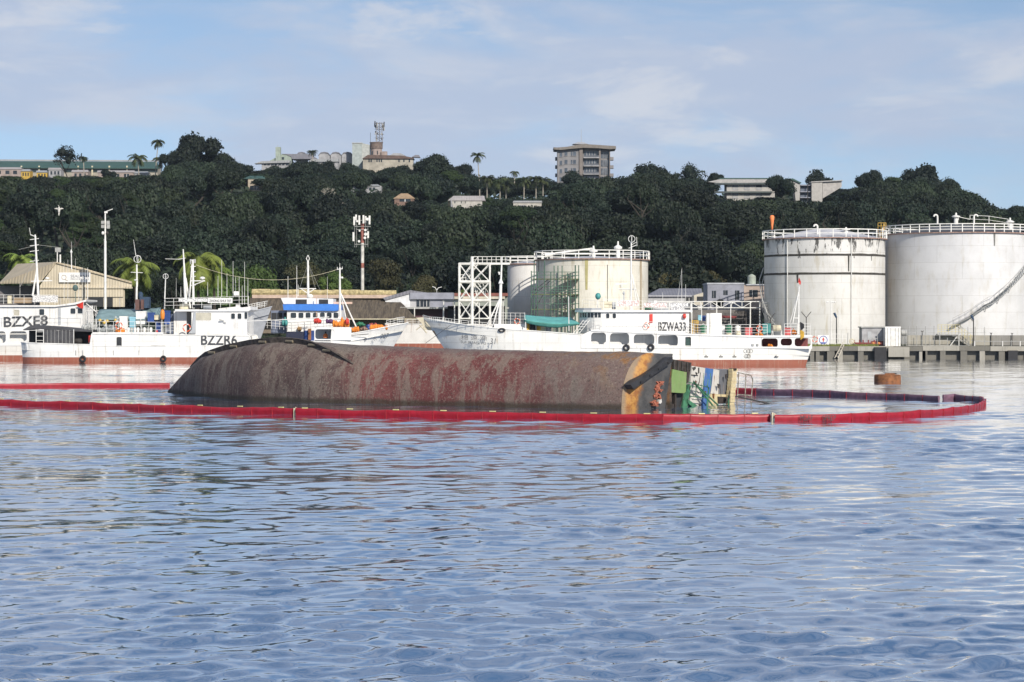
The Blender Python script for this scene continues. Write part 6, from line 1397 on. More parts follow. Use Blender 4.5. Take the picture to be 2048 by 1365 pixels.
def tank(name, label, cx, rpx, D, top_py, mat, roof_h, roofmat, rim_mat, railh, nposts, bars=2, zb=1.6):
    r = rpx * D / FP; c = Vector((wx(cx, D), D, 0)); zt = wz(top_py, D - r)
    o = thing(name, label, 'storage tank', (c.x, c.y, zb), 'white storage tanks on the shore')
    mb = MB(); mb.lathe((c.x, c.y, 0), [(r, zb), (r, zt)], 96); s = mb.build('shell', mat, o); smooth_by_angle(s, 40)
    mb = MB(); mb.lathe((c.x, c.y, zt), [(r * .995, .02), (r * .7, roof_h * .36), (r * .4, roof_h * .72), (r * .12, roof_h * .97), (.2, roof_h)], 64); s = mb.build('roof', roofmat, o); smooth_by_angle(s, 40)
    mb = MB(); mb.lathe((c.x, c.y, zt - .15), [(r + .002, 0), (r + .3, 0), (r + .3, .14), (r + .002, .14)], 96); mb.build('rim_walkway', rim_mat, o)
    pts = arc(c, r + .22, 0, 2 * math.pi, zt, nposts); mb = MB(); mb.rail(pts, railh, 1, bars, .085); mb.build('rim_railing', RAILM, o)
    return o, c, r, zt
ROOFW = plain('pale_tank_roof', (.50, .50, .52), .6, .2, .6); ROOFD = plain('dark_tank_roof', (.07, .075, .085), .7, .3, .6); RIMR = plain('rusty_rim', (.34, .22, .18), .8, .4, 2)
T1, c1, r1, zt1 = tank('storage_tank', 'largest white storage tank with curved outside stair on the jetty', 1917, 147, 336, 464, tank_mat('big_tank_paint', (.66, .66, .66), 1.0, 0, (), 17.9, 2.35, .35, .18), 1.5, ROOFD, RIMR, 1.15, 44, 3)
T2, c2, r2, zt2 = tank('storage_tank', 'white tank with black drips and two dark bands beside the largest tank', 1649, 120, 331, 474.5, tank_mat('streaked_tank_paint', (.66, .65, .62), 2.0, 3.0, (), 15.25, 2.2, .55, .3), 1.55, ROOFW, RIMR, 1.15, 30, 2)
T3, c3, r3, zt3 = tank('storage_tank', 'yellowed white tank with green scaffolding in front', 1184, 112, 342, 517, tank_mat('yellowed_tank_paint', (.76, .73, .64), 3.0, 0, (), 14, 2.3, .75, .5), .55, ROOFW, RIMR, 1.2, 24, 2)
T4, c4, r4, zt4 = tank('storage_tank', 'small plain white tank behind the scaffolded one', 1054, 39, 356, 527, tank_mat('small_tank_paint', (.70, .69, .66), 4.0, 0, (), 13, 2.4, .4, .2), .4, ROOFW, RIMR, 1.1, 14, 2)
BAND = plain('dark_rust_band', (.055, .05, .042), .85, .5, 1.6)
for py in (510, 547.5):
    z_ = wz(py, c2.y - r2); mb = MB(); pts = arc(c2, r2 + .03, -1.75, 1.75, z_, 70); rb = random.Random(int(py))
    for a, b in zip(pts[:-1], pts[1:]):
        t0, t1 = .14 + .12 * abs(noise.noise(a * .5)), .14 + .12 * abs(noise.noise(b * .5)); mb.add([a - Vector((0, 0, .13)), b - Vector((0, 0, .13)), b + Vector((0, 0, t1)), a + Vector((0, 0, t0))], [(0, 1, 2, 3)])
    mb.build('joint_band', BAND, T2)
gG, gH = fr('G', c2.y - r2), fr('H', c1.y - r1)
def on_tank(c, r, px, z, out=.05):
    "point on the visible side of a tank shell seen at column px"
    x = (px - CX) / FP; a_ = 1 + x * x; b_ = -2 * (x * c.x + c.y); cc = c.x ** 2 + c.y ** 2 - (r + out) ** 2; dd = max(0, b_ * b_ - 4 * a_ * cc); y = (-b_ - math.sqrt(dd)) / (2 * a_); return Vector((x * y, y, z))
def seam(c, r, px, py0, py1, wd, mat, root, out=.04, nm='vertical_seam'):
    D = c.y - r; p = on_tank(c, r, px, 0, out); t = Vector((c.y - p.y, p.x - c.x, 0)).normalized(); mb = MB(); z0, z1 = wz(py0, p.y), wz(py1, p.y)
    mb.add([p - t * wd + Vector((0, 0, z0)), p + t * wd + Vector((0, 0, z0)), p + t * wd * .6 + Vector((0, 0, z1)), p - t * wd * .6 + Vector((0, 0, z1))], [(0, 1, 2, 3)]); mb.build(nm, mat, root)
seam(c2, r2, 1697.5, 511, 543, .13, BAND, T2); seam(c2, r2, 1595, 549, 566, .14, BAND, T2); seam(c2, r2, 1743, 511, 522, .08, BAND, T2); seam(c1, r1, 1989, 467, 492, .14, plain('grey_stain', (.16, .16, .15), .9), T1)
for px_, y0, y1 in ((1575, 480, 690), (1703, 470, 690)):
    p = on_tank(c2, r2, px_, 0, .15); mb = MB(); mb.tube((p.x, p.y, wz(y0, p.y)), (p.x, p.y, 2), .05); mb.build('drain_pipe', RAILM, T2)
# roof fittings: goosenecks, vents
def gooseneck(px_, y0, y1, D, root, s=1):
    mb = MB(); b = W(px_, y1, D); h = b.z; top = wz(y0, D); r_ = .26; pts = [b - Vector((0, 0, .6)), Vector((b.x, b.y, top - r_))]
    for k in range(1, 7): a = math.pi * k / 6; pts.append(Vector((b.x - s * (r_ - r_ * math.cos(a)), b.y, top - r_ + r_ * math.sin(a))))
    mb.path(pts, .13, n=8); mb.build('gooseneck_vent', RAILM, root)
gooseneck(1875, 430, 441, c1.y - 6, T1); gooseneck(1948, 430, 441, c1.y - 6, T1, -1); gooseneck(1635, 450, 462, c2.y - 6, T2)
for px_, y0, y1, c_, root in ((1912, 426, 441, c1, T1), (2020, 436, 452, c1, T1), (1692, 455, 464, c2, T2), (1236, 483, 508, c3, T3), (1187, 492, 512, c3, T3)):
    b = W(px_, y1, c_.y - 4); h = wz(y0, c_.y - 4) - b.z; mb = MB(); mb.lathe((b.x, b.y, b.z - .6), [(.3, 0), (.3, .6 + h * .35), (.6, .6 + h * .4), (.62, .6 + h * .55), (.15, .6 + h * .7), (.12, .6 + h)], 12); mb.build('roof_vent', RAILM, root)
mb = MB(); mb.rail([W(1940, 446, c1.y - 3), W(1978, 448, c1.y - 4), W(2016, 454, c1.y - 5)], 1.1, 1, 2, .05); mb.rail([W(1917, 441, c1.y - 3), W(1940, 446, c1.y - 3)], .5, 1, 1, .05); mb.build('roof_stair_railing', RAILM, T1)
o = thing('windsock', 'orange windsock hanging limp on the rim of the streaked tank', 'windsock', on_tank(c2, r2, 1544, zt2)); p = on_tank(c2, r2, 1544, 0); z0 = wz(468, p.y)
mb = MB(); mb.tube((p.x, p.y, zt2), (p.x, p.y, wz(435, p.y)), .05); mb.build('mast', RAILM, o)
mb = MB(); z1 = wz(431, p.y); L = z1 - wz(461, p.y); mb.lathe((p.x, p.y - .1, z1 - L), [(.10, 0), (.16, L * .3), (.26, L * .65), (.33, L * .85), (.28, L * .96), (.1, L)], 12); mb.build('sleeve', plain('orange_windsock', (.85, .24, .08), .7, .15), o, True)
# yellow caged ladder between the two tanks
zY = fr('H', c1.y - 2.0); o = thing('caged_ladder', 'yellow caged ladder running up between the two right-hand tanks', 'ladder', (zY.x(92), zY.D, 1.7)); 
mb = MB()
for x in (66, 92, 112, 132): mb.tube(zY.p(x, 236, .3), zY.p(x, 150, .3), .04, n=4)
for y in (150, 175, 205, 232): mb.tube(zY.p(66, y, .2), zY.p(134, y, .2), .04, n=4)
mb.build('platform_cage', YELL, o); mb = MB()
for x in (74, 90, 106): mb.tube(zY.p(x, 530, .2), zY.p(x, 232, .2), .035, n=4)
for k in range(12): mb.tube(zY.p(72, 245 + 25 * k, .15), zY.p(108, 245 + 25 * k, .15), .03, n=4)
mb.build('upper_cage', YELL, o); mb = MB(); mb.zbox(zY, 40, 112, 676, 684, .9, 0); mb.tube(zY.p(46, 682, .3), zY.p(112, 756, .5), .05); mb.rail([zY.p(42, 676, 0), zY.p(104, 676, 0)], zY.m(60), 3, 3, .035); mb.build('rest_platform', YELL, o)
mb = MB()
for x in (64, 82, 98): mb.tube(zY.p(x, 935, .2), zY.p(x, 684, .2), .035, n=4)
for k in range(9): mb.tube(zY.p(62, 705 + 28 * k, .15), zY.p(100, 705 + 28 * k, .15), .03, n=4)
mb.build('lower_cage', plain('dull_ochre_steel', (.36, .26, .12), .7), o); mb = MB(); mb.tube(zY.p(110, 1000, .4), zY.p(118, 150, .4), .09, n=6); mb.build('stand_pipe', plain('dull_ochre_steel', (.36, .26, .12), .7), o)
# spiral stair on the largest tank
def tank_stair(c, r, pts, root, up=1.0, step=.3, nm='stair'):
    "pts: (px, py) of the tread line on the shell"
    P = []
    for (xa, ya), (xb, yb) in zip(pts[:-1], pts[1:]):
        n = max(2, int(math.hypot(xb - xa, yb - ya) / 4.2))
        for i in range(n):
            t = i / n; px_ = xa + (xb - xa) * t; q = on_tank(c, r, px_, 0, .45); q.z = wz(ya + (yb - ya) * t, q.y); P.append(q)
    q = on_tank(c, r, pts[-1][0], 0, .45); q.z = wz(pts[-1][1], q.y); P.append(q); out = []
    for p in P:
        nrm = Vector((p.x - c.x, p.y - c.y, 0)).normalized(); mb = MB(); t = Vector((-nrm.y, nrm.x, 0)); a = [p + nrm * u * .45 + t * v * .15 + Vector((0, 0, w_)) for w_ in (-.04, 0) for u, v in ((-1, -1), (1, -1), (1, 1), (-1, 1))]
        mb.add(a, [(0, 3, 2, 1), (4, 5, 6, 7), (0, 1, 5, 4), (1, 2, 6, 5), (2, 3, 7, 6), (3, 0, 4, 7)]); mb.build('tread', STEEL, root)
    mb = MB(); o_ = [p + Vector((p.x - c.x, p.y - c.y, 0)).normalized() * .48 for p in P]
    mb.path([p - Vector((0, 0, .12)) for p in o_], .05, 4); mb.path([p + Vector((0, 0, up)) for p in o_], .035, 4); mb.path([p + Vector((0, 0, up * .5)) for p in o_], .025, 4)
    for p in o_[::3]: mb.tube(p, p + Vector((0, 0, up)), .025, n=4)
    mb.build('stair_railing', STEEL, root)
    br = MB()
    for p in P[4::7]:
        nrm = Vector((p.x - c.x, p.y - c.y, 0)).normalized(); br.tube(p + nrm * .4, p - nrm * .4 - Vector((0, 0, 1.0)), .04, n=4)
    br.build('stair_bracket', STEEL, root)
tank_stair(c1, r1, [(1906, 651), (1940, 633), (1972, 610), (1984, 605), (2010, 583), (2030, 562), (2046, 543), (2056, 530)], T1)
tank_stair(c2, r2, [(1549, 655), (1538, 640), (1531, 620), (1529.6, 605)], T2)
for pth in ([W(1548, 642, 325), W(1533, 625, 327), W(1522, 590, 330), W(1519, 560, 331), W(1527, 536, 332)], [W(1552, 652, 325), W(1538, 638, 327), W(1527, 602, 330), W(1524, 570, 331), W(1530, 545, 332)]):
    mb = MB(); mb.path(pth, .08, 5); mb.build('side_stair_rail', STEEL, T2)
# ---------------------------------------------------------------- stair tower, walkway, scaffold
DT = 322.0; dT = fr('D', DT); o = thing('stair_tower', 'white steel stair tower with walkway bridge to the small tank', 'stair tower', dT.p(650, 1000, 3)); o.location.z = 1.7; ROOTLOC[o.name] = Vector(o.location)
X_ = [dT.x(495), dT.x(806)]; Yd = [DT, DT + 5.5]; xm = dT.x(628)
for x in X_:
    for y in Yd: mb = MB(); mb.tube((x, y, 1.7), (x, y, dT.z(338)), .12, n=6); mb.build('column', RAILM, o)
mb = MB(); mb.tube((xm, DT, 1.7), (xm, DT, dT.z(270)), .22, n=8); mb.build('column', RAILM, o); mb = MB(); mb2 = MB()
lv = [340, 525, 715, 905]
for k, y in enumerate(lv[:-1] + [898]):
    z_ = dT.z(y); hh = .18 if y in (525, 715) else .1
    for yy in Yd: mb.tube((X_[0], yy, z_), (X_[1], yy, z_), hh, n=6)
    for x in X_: mb.tube((x, Yd[0], z_), (x, Yd[1], z_), .1, n=5)
mb.build('beam', RAILM, o)
for (ya, yb) in zip(lv[:-1], lv[1:]):
    za, zb_ = dT.z(ya), dT.z(yb)
    for yy in Yd:
        for xa, xb in ((X_[0], xm), (xm, X_[1])): mb2.tube((xa, yy, za), (xb, yy, zb_), .07, n=5); mb2.tube((xb, yy, za), (xa, yy, zb_), .07, n=5)
mb2.build('brace', RAILM, o)
for k, (xa, ya, xb, yb) in enumerate(((590, 905, 690, 725), (690, 715, 640, 535), (565, 525, 690, 340), (790, 705, 690, 540))):
    for i in range(11):
        t = i / 10; p = dT.p(xa + (xb - xa) * t, ya + (yb - ya) * t, 2); mb = MB(); mb.box(p.x - .18, p.x + .18, p.y - .5, p.y + .5, p.z - .03, p.z + .03); mb.build('tread', RAILM, o)
    mb = MB()
    for yy in (1.5, 2.5):
        a, b = dT.p(xa, ya, yy), dT.p(xb, yb, yy); mb.tube(a, b, .07, n=4); mb.tube(a + Vector((0, 0, 1)), b + Vector((0, 0, 1)), .04, n=4)
        for i in range(5): p = a.lerp(b, i / 4); mb.tube(p, p + Vector((0, 0, 1)), .03, n=4)
    mb.build('stair_stringer', RAILM, o)
mb = MB(); mb.zbox(dT, 625, 1010, 332, 352, 1.5, 2); mb.build('walkway', RAILM, o)
mb = MB(); mb.rail([dT.p(640, 335, 2), dT.p(1010, 335, 2)], dT.m(64), 8, 2, .05); mb.rail([dT.p(640, 335, 3.4), dT.p(1010, 335, 3.4)], dT.m(64), 8, 2, .05); mb.rail([dT.p(505, 515, .3), dT.p(565, 515, .3)], dT.m(60), 2, 2, .05); mb.tube(dT.p(600, 340, 2), dT.p(650, 270, 2), .05); mb.build('walkway_railing', YELL if 0 else RAILM, o)
DS = c3.y - r3 - 1.2; eS = fr('E', DS); o = thing('scaffolding', 'green tube scaffolding standing before the yellowed tank', 'scaffolding', eS.p(290, 900, 0)); o.location.z = 1.7; ROOTLOC[o.name] = Vector(o.location)
mb = MB()
for x, t in ((62, 400), (90, 300), (122, 410), (190, 300), (252, 410), (284, 350), (322, 350), (362, 350), (415, 420), (445, 420), (492, 345), (524, 345)):
    for d in (0, 1.6): mb.tube((eS.x(x, d), DS + d, 1.7), (eS.x(x, d), DS + d, eS.z(t, d)), .075, n=5)
mb.build('standard', GREENS, o); mb = MB()
for y, a, b in ((412, 60, 530), (442, 60, 300), (552, 60, 450), (602, 60, 520), (580, 200, 530), (665, 60, 530), (720, 60, 530), (445, 340, 530)):
    for d in (0, 1.6): mb.tube(eS.p(a, y, d), eS.p(b, y, d), .06, n=4)
mb.build('ledger', GREENS, o)
for y in (480, 630, 775): mb = MB(); mb.zbox(eS, 58, 530, y - 4, y + 5, 1.6, 0); mb.build('deck_board', plain('mossy_board', (.12, .14, .07), .9, .4, 2), o)
mb = MB()
for a, b in (((60, 620), (230, 480)), ((80, 640), (250, 495)), ((300, 640), (440, 770)), ((330, 630), (470, 770)), ((100, 780), (170, 640))): mb.tube(eS.p(*a, .8), eS.p(*b, .8), .06, n=4)
mb.build('ladder_beam', DKST, o)
seam(c3, r3, 1173, 517, 580, .25, plain('yellow_green_stain', (.42, .38, .18), .9), T3, nm='stain'); seam(c3, r3, 1215, 530, 610, .05, BAND, T3); seam(c3, r3, 1282, 520, 640, .22, plain('brown_stain', (.36, .28, .18), .9), T3, nm='stain'); seam(c3, r3, 1077, 520, 545, .12, plain('grey_stain', (.16, .16, .15), .9), T3, nm='stain')
mb = MB(); mb.tube(W(1188, 497, c3.y - 3), W(1085, 510, c3.y - 6), .12); mb.tube(W(1090, 512, c3.y - 6), W(1110, 508, c3.y - 6), .35, .2); mb.build('roof_pipe', RAILM, T3)

# ================================================================== JETTY
DJ = 307.0; gJ, hJ, pJ = fr('G', DJ), fr('H', DJ), fr('px', DJ)
q0 = thing('jetty', 'weathered concrete jetty on piles below the white tanks', 'jetty', (wx(1830, DJ), DJ, 0))
xl, xr = wx(1600, DJ), 95.0
rj = random.Random(4)
x = xl; i = 0
while x < xr:          # deck edge cast in bays
    L = rj.uniform(3.6, 5.2); mb = MB(); dz = rj.uniform(-.03, .03); mb.box(x + .02, x + L - .02, DJ + rj.uniform(-.05, .05), DJ + 2.5, 1.05 + dz, 1.68 + dz); mb.build('deck_slab', CONC if rj.random() < .75 else CONCD, q0); x += L; i += 1
mb = MB(); mb.box(xl, xr, DJ + .9, DJ + 1.3, -1.5, 1.1); mb.build('sea_wall', CONCD, q0)
for px_ in (1626, 1634, 1662, 1681, 1722, 1758, 1845, 1850, 1886, 1928, 1965, 2004, 2024, 2060, 2110): mb = MB(); w_ = rj.uniform(.28, .5); xx = wx(px_, DJ); mb.box(xx - w_, xx + w_, DJ + .1, DJ + .85, -1.5, 1.12); mb.build('pile', CONC if px_ % 2 else CONCD, q0)
mb = MB(); mb.box(wx(1748, DJ), wx(1772, DJ), DJ - .5, DJ + .05, -1, 1.55); mb.build('fender_block', BLACK, q0)
mb = MB(); mb.box(wx(1776, DJ), wx(1818, DJ), DJ - .35, DJ - .06, .25, 1.55); mb.build('concrete_beam', CONC, q0)
mb = MB(); mb.box(wx(2015, DJ), wx(2034, DJ), DJ - .5, DJ - .06, -1, 1.1); mb.build('fender_block', BLACK, q0)
gv = MB(); gv.box(xl - 90, xl + 7, DJ + 2.6, DJ + 12, 1.6, 1.78)
rg = np.random.RandomState(3)
for k in range(1500):      # rough grass on the edge
    x = rg.uniform(xl - 1, xl + 10.5); y = DJ + rg.uniform(.0, 1.6); h = rg.uniform(.12, .4); gv.add([(x - .05, y, 1.66), (x + .05, y, 1.66), (x + rg.uniform(-.12, .12), y, 1.66 + h)], [(0, 1, 2)])
o = gv.build('edge_grass', plain('rough_grass', (.17, .19, .05), .9, .4, 3)); tag(o, 'rough yellow-green grass along the jetty edge', 'grass', None, 'stuff')
def simple_thing(name, label, cat, parts, group=None, loc=None):
    o = thing(name, label, cat, loc, group)
    for nm, mb, m in parts: mb.build(nm, m, o)
    return o
DW = 312.0; pW, hW = fr('px', DW), fr('H', DW)
o = thing('retaining_wall', 'long grey concrete bund wall before the largest tank', 'wall', (wx(1930, DW), DW, 1.7)); x = wx(1815, DW)
while x < 92:
    L = rj.uniform(3.5, 4.6); mb = MB(); mb.box(x + .02, x + L - .02, DW + rj.uniform(-.03, .03), DW + .3, 1.66, wz(671, DW)); mb.build('wall_panel', CONC if rj.random() < .7 else paint('grey_streaked_concrete', (.26, .25, .23), .2, rustcol=(.1, .09, .08), grime=(.09, .09, .08), rough=.9, seed=5.5, fine=1.5), o); x += L
# container
zc = fr('H', 309.0); o = thing('shipping_container', 'white shipping container seen end-on at the jetty edge', 'container', zc.p(190, 1190, 1.2)); mb = MB(); mb.zbox(zc, 128, 252, 1014, 1184, 5.5, .05); mb.build('body', WHITE, o)
for a, b in ((127, 188), (191, 253)):
    mb = MB(); mb.zbox(zc, a, b, 1018, 1180, .05, 0); d = mb.build('door', RAILM, o)
    for k in (.3, .75): mb = MB(); xx = a + (b - a) * k; mb.tube(zc.p(xx, 1178, -.03), zc.p(xx, 1020, -.03), .025, n=5); mb.build('locking_bar', STEEL, d)
mb = MB(); mb.zbox(zc, 124, 256, 1008, 1018, .12, -.02); mb.zbox(zc, 124, 256, 1182, 1192, .12, -.02); mb.build('frame', WHITE, o)
o = thing('hose_reel_drum', 'galvanised drum lying behind the white container', 'drum', zc.p(285, 1090, 1)); mb = MB(); mb.lathe(zc.p(258, 1058, 1), [(.35, 0), (.4, .1), (.4, .5), (.45, .55), (.45, .65), (.3, .75)], 16, 'x'); mb.build('drum', STEEL, o); mb = MB(); mb.tube(zc.p(272, 1188, 1), zc.p(272, 1080, 1), .06); mb.tube(zc.p(300, 1188, 1), zc.p(296, 1085, 1), .06); mb.build('stand', STEEL, o)
# yellow stair over the wall
zs = fr('H', 311.0); o = thing('crossover_stair', 'yellow-railed steel stair crossing the bund wall', 'stairs', zs.p(720, 1175, 0)); mb = MB(); mb.zbox(zs, 560, 735, 1068, 1078, 1.2, 0); mb.build('landing', STEEL, o); mb = MB(); mb.rail([zs.p(562, 1068, 0), zs.p(735, 1068, 0)], zs.m(75), 6, 4, .035); mb.rail([zs.p(735, 1068, 0), zs.p(855, 1168, 0)], zs.m(75), 5, 3, .035); mb.rail([zs.p(735, 1068, 1.1), zs.p(855, 1168, 1.1)], zs.m(75), 5, 3, .035); mb.build('yellow_railing', plain('pale_yellow_rail', (.58, .5, .22), .6), o)
for i in range(8): mb = MB(); t = i / 7; p = zs.p(690 + 140 * t, 1085 + 90 * t, .55); mb.box(p.x - .22, p.x + .22, p.y - .5, p.y + .5, p.z - .03, p.z + .03); mb.build('tread', STEEL, o)
mb = MB(); mb.tube(zs.p(645, 1190, 0), zs.p(720, 1090, 0), .06); mb.tube(zs.p(576, 1190, 0), zs.p(576, 1075, 0), .06); mb.tube(zs.p(735, 1190, 0), zs.p(735, 1075, 0), .06); mb.build('support_leg', RAILM, o)
# fences, posts and lamps
o = thing('chain_link_fence', 'grey post and rail fence along the jetty right of the container', 'fence', hJ.p(600, 1190, 2.6))
for x, t in ((322, 1000), (386, 1002), (430, 1080), (460, 1005), (496, 1085), (530, 1000), (576, 1060), (640, 1100), (810, 1010), (870, 1010), (948, 1010), (1018, 1130), (1170, 1120)): mb = MB(); mb.tube((hJ.x(x, 2.6), DJ + 2.6, 1.66), hJ.p(x, t, 2.6), .045, n=5); mb.build('post', STEEL, o)
mb = MB()
for y in (1058, 1125, 1165): mb.tube(hJ.p(300, y, 2.6), hJ.p(960 if y < 1150 else 800, y, 2.6), .03, n=4)
mb.build('rail', STEEL, o)
o = thing('white_fence', 'white post fence at the far right of the jetty', 'fence', hJ.p(1100, 1190, 1))
for x in (864, 1096, 1242, 1400, 1550): mb = MB(); mb.tube((hJ.x(x, 1), DJ + 1, 1.6), hJ.p(x, 1128, 1), .07, n=5); mb.build('post', RAILM, o)
mb = MB(); mb.tube(hJ.p(864, 1130, 1), hJ.p(1560, 1130, 1), .04); mb.tube(hJ.p(780, 1186, 1), hJ.p(1560, 1184, 1), .06); mb.build('rail', STEEL, o)
def vpost(z, x, y0, y1, d, label, spread=22, group='Y-topped fence posts'):
    o = thing('fence_post', label, 'post', (z.x(x, d), z.D + d, 1.66), group); mb = MB(); mb.tube((z.x(x, d), z.D + d, 1.66), z.p(x, y0 + spread * 1.2, d), .06, n=5); mb.build('post', DKST, o); mb = MB()
    for s in (-1, 1): mb.tube(z.p(x, y0 + spread * 1.2, d), z.p(x + s * spread, y0, d), .05, n=5)
    mb.build('barbed_arm', DKST, o)
vpost(gJ, 175, 880, 1050, 6, 'dark Y-topped post behind the teal equipment box', 40); vpost(gJ, 480, 870, 1060, 6, 'dark Y-topped post right of the stern mast', 42); vpost(hJ, 432, 1042, 1080, 4.8, 'small Y-topped wall post left of the yellow stair', 10); vpost(hJ, 1002, 1058, 1080, 4.8, 'first small Y-topped wall post right of the yellow stair', 9); vpost(hJ, 1175, 1060, 1080, 4.8, 'second small Y-topped wall post right of the yellow stair', 9)
o = thing('jetty_lamp', 'tall white twin floodlight pole on the jetty', 'lamp post', (gJ.x(692, 2), DJ + 2, 1.66)); mb = MB(); mb.tube((gJ.x(692, 2), DJ + 2, 1.66), gJ.p(692, 775, 2), .07, .05, n=6); mb.build('pole', RAILM, o); mb = MB(); mb.tube(gJ.p(655, 785, 2), gJ.p(730, 785, 2), .04); mb.build('crossarm', RAILM, o)
for x in (660, 706, 726): mb = MB(); c = gJ.p(x, 788, 1.9); mb.blob(c, .13, .1, .09); mb.build('flood_lamp', RAILM, o)
for x, y0, lb in ((738, 880, 'dark camera post beside the twin floodlight pole'), (856 / 4.136 * 4.266 + (1740 - 1500) * 4.266, 912 * 4.266 / 4.136 - (420 - 410) * 4.266, 'dark camera post right of the yellow stair')):
    o = thing('camera_post', lb, 'camera', (gJ.x(x, 2), DJ + 2, 1.66)); mb = MB(); mb.tube((gJ.x(x, 2), DJ + 2, 1.66), gJ.p(x, y0 + 30, 2), .09, .07, n=6); mb.build('post', DKST, o); mb = MB(); mb.tube(gJ.p(x - 20, y0, 2), gJ.p(x, y0 + 40, 2), .17, .13); mb.build('camera_housing', plain('navy_casing', (.03, .06, .11), .6), o)
o = thing('flag_pole', 'slim white pole beside the camera post', 'pole', (gJ.x(756, 2.2), DJ + 2.2, 1.66)); mb = MB(); mb.tube((gJ.x(756, 2.2), DJ + 2.2, 1.66), gJ.p(756, 842, 2.2), .045); mb.tube(gJ.p(756, 850, 2.2), gJ.p(770, 885, 2.2), .02); mb.build('pole', RAILM, o)
o = thing('jetty_sign', 'white square sign with round blue and red emblem on the jetty fence', 'sign', gJ.p(626, 1160, .6)); mb = MB(); mb.zbox(gJ, 578, 674, 1070, 1152, .05, .6); mb.build('board', plain('white_board', (.78, .77, .74), .6, .06), o); mb = MB(); c = gJ.p(626, 1111, .58); mb.torus(c, .52, .045, 'y', 28, 6); mb.build('emblem_ring', plain('blue_print', (.05, .1, .42), .5), o); mb = MB(); mb.box(c.x - .05, c.x + .05, c.y - .02, c.y + .02, c.z - .25, c.z + .32); mb.box(c.x - .16, c.x + .16, c.y - .021, c.y + .021, c.z - .02, c.z + .1); mb.blob((c.x, c.y, c.z + .2), .1, .02, .1); mb.build('emblem_mark', REDP, o); mb = MB(); mb.box(c.x - .3, c.x + .3, c.y - .018, c.y + .02, c.z - .42, c.z - .3); mb.build('emblem_base', plain('blue_print', (.05, .1, .42), .5), o)
mb = MB()
for x in (560, 690): mb.tube((gJ.x(x, .62), DJ + .65, 1.66), gJ.p(x, 1030, .65), .05)
mb.build('sign_post', RAILM, o)
o = thing('mesh_fence', 'white mesh fence beside the round emblem sign', 'fence', gJ.p(720, 1160, .9)); mb = MB()
for x in (676, 690, 704, 718, 732, 746, 790, 825): mb.tube((gJ.x(x, .9), DJ + .9, 1.66), gJ.p(x, 1050 if x < 750 else 1065, .9), .03, n=4)
for y in (1060, 1100, 1140): mb.tube(gJ.p(676, y, .9), gJ.p(828, y, .9), .03, n=4)
mb.build('mesh', RAILM, o)
o = thing('boarding_ladder', 'wooden boarding ladder leaning down from the jetty', 'ladder', gJ.p(745, 1265, -.3)); mb = MB()
for k in (0, 28): mb.tube(gJ.p(722 + k, 1265, -.6), gJ.p(796 + k * .2, 1125 + k, .1), .08, n=4)
mb.build('rail', plain('grey_timber', (.45, .41, .34), .9), o)
for i in range(5): t = (i + .5) / 5; mb = MB(); mb.tube(gJ.p(722 + 70 * t, 1262 - 135 * t, -.5 + .5 * t), gJ.p(752 + 50 * t, 1262 - 115 * t, -.5 + .5 * t), .05, n=4); mb.build('rung', plain('grey_timber', (.45, .41, .34), .9), o)
o = thing('valve_manifold', 'rusty red pipe manifold with orange valves on the jetty', 'pipework', gJ.p(1000, 1180, 1.2)); mb = MB(); mb.path([gJ.p(870, 1140, 1.2), gJ.p(1120, 1142, 1.2)], .14, 8)
for x in (890, 935, 965, 1010, 1060): mb.tube(gJ.p(x, 1180, 1.2), gJ.p(x, 1110, 1.2), .09, n=6)
mb.build('pipe', plain('oxide_red_pipe', (.20, .04, .04), .7, .4, 3), o)
for x in (1052, 1098): mb = MB(); c = gJ.p(x, 1140, 1.1); mb.blob(c, .22, .18, .18, 10, 7); mb.build('valve_body', plain('orange_valve', (.55, .2, .06), .6), o, True)
mb = MB(); c = gJ.p(868, 1122, 1.0); mb.torus(c, .3, .07, 'y', 18, 7); mb.build('hand_wheel', CREAM, o)
mb = MB()
for k in range(6): a = k * 1.047; mb.tube(c, c + Vector((math.cos(a) * .3, 0, math.sin(a) * .3)), .025, n=4)
mb.build('wheel_spoke', CREAM, o); mb = MB(); mb.tube(gJ.p(830, 1180, 1), gJ.p(836, 1050, 1), .05); mb.tube(gJ.p(880, 1130, 1), gJ.p(925, 1180, 1), .04); mb.tube(gJ.p(1010, 1100, 1), gJ.p(1090, 1100, 1), .05); mb.tube(gJ.p(1086, 1180, 1), gJ.p(1086, 1030, 1), .04); mb.build('stand_pipe', STEEL, o)
o = thing('pump_shed', 'small shaded concrete pump shed behind the red manifold', 'shed', gJ.p(1050, 1180, 5)); mb = MB(); mb.zbox(gJ, 955, 1150, 1005, 1185, 2.5, 4); mb.build('wall', plain('pale_grey_wall', (.36, .36, .37), .8, .25), o); mb = MB(); mb.zbox(gJ, 948, 1158, 996, 1006, 3, 3.8); mb.build('roof', STEEL, o); mb = MB(); mb.zbox(gJ, 1005, 1035, 1040, 1110, .05, 3.97); mb.build('door', GREYS, o); mb = MB(); mb.zbox(gJ, 1030, 1150, 1120, 1185, .06, 3.95); mb.build('red_plinth', plain('dull_red_wall', (.22, .07, .06), .8), o)
ring_buoy(gJ.p(555, 1105, .5), .42, 'red life ring on the jetty post beside the emblem sign')

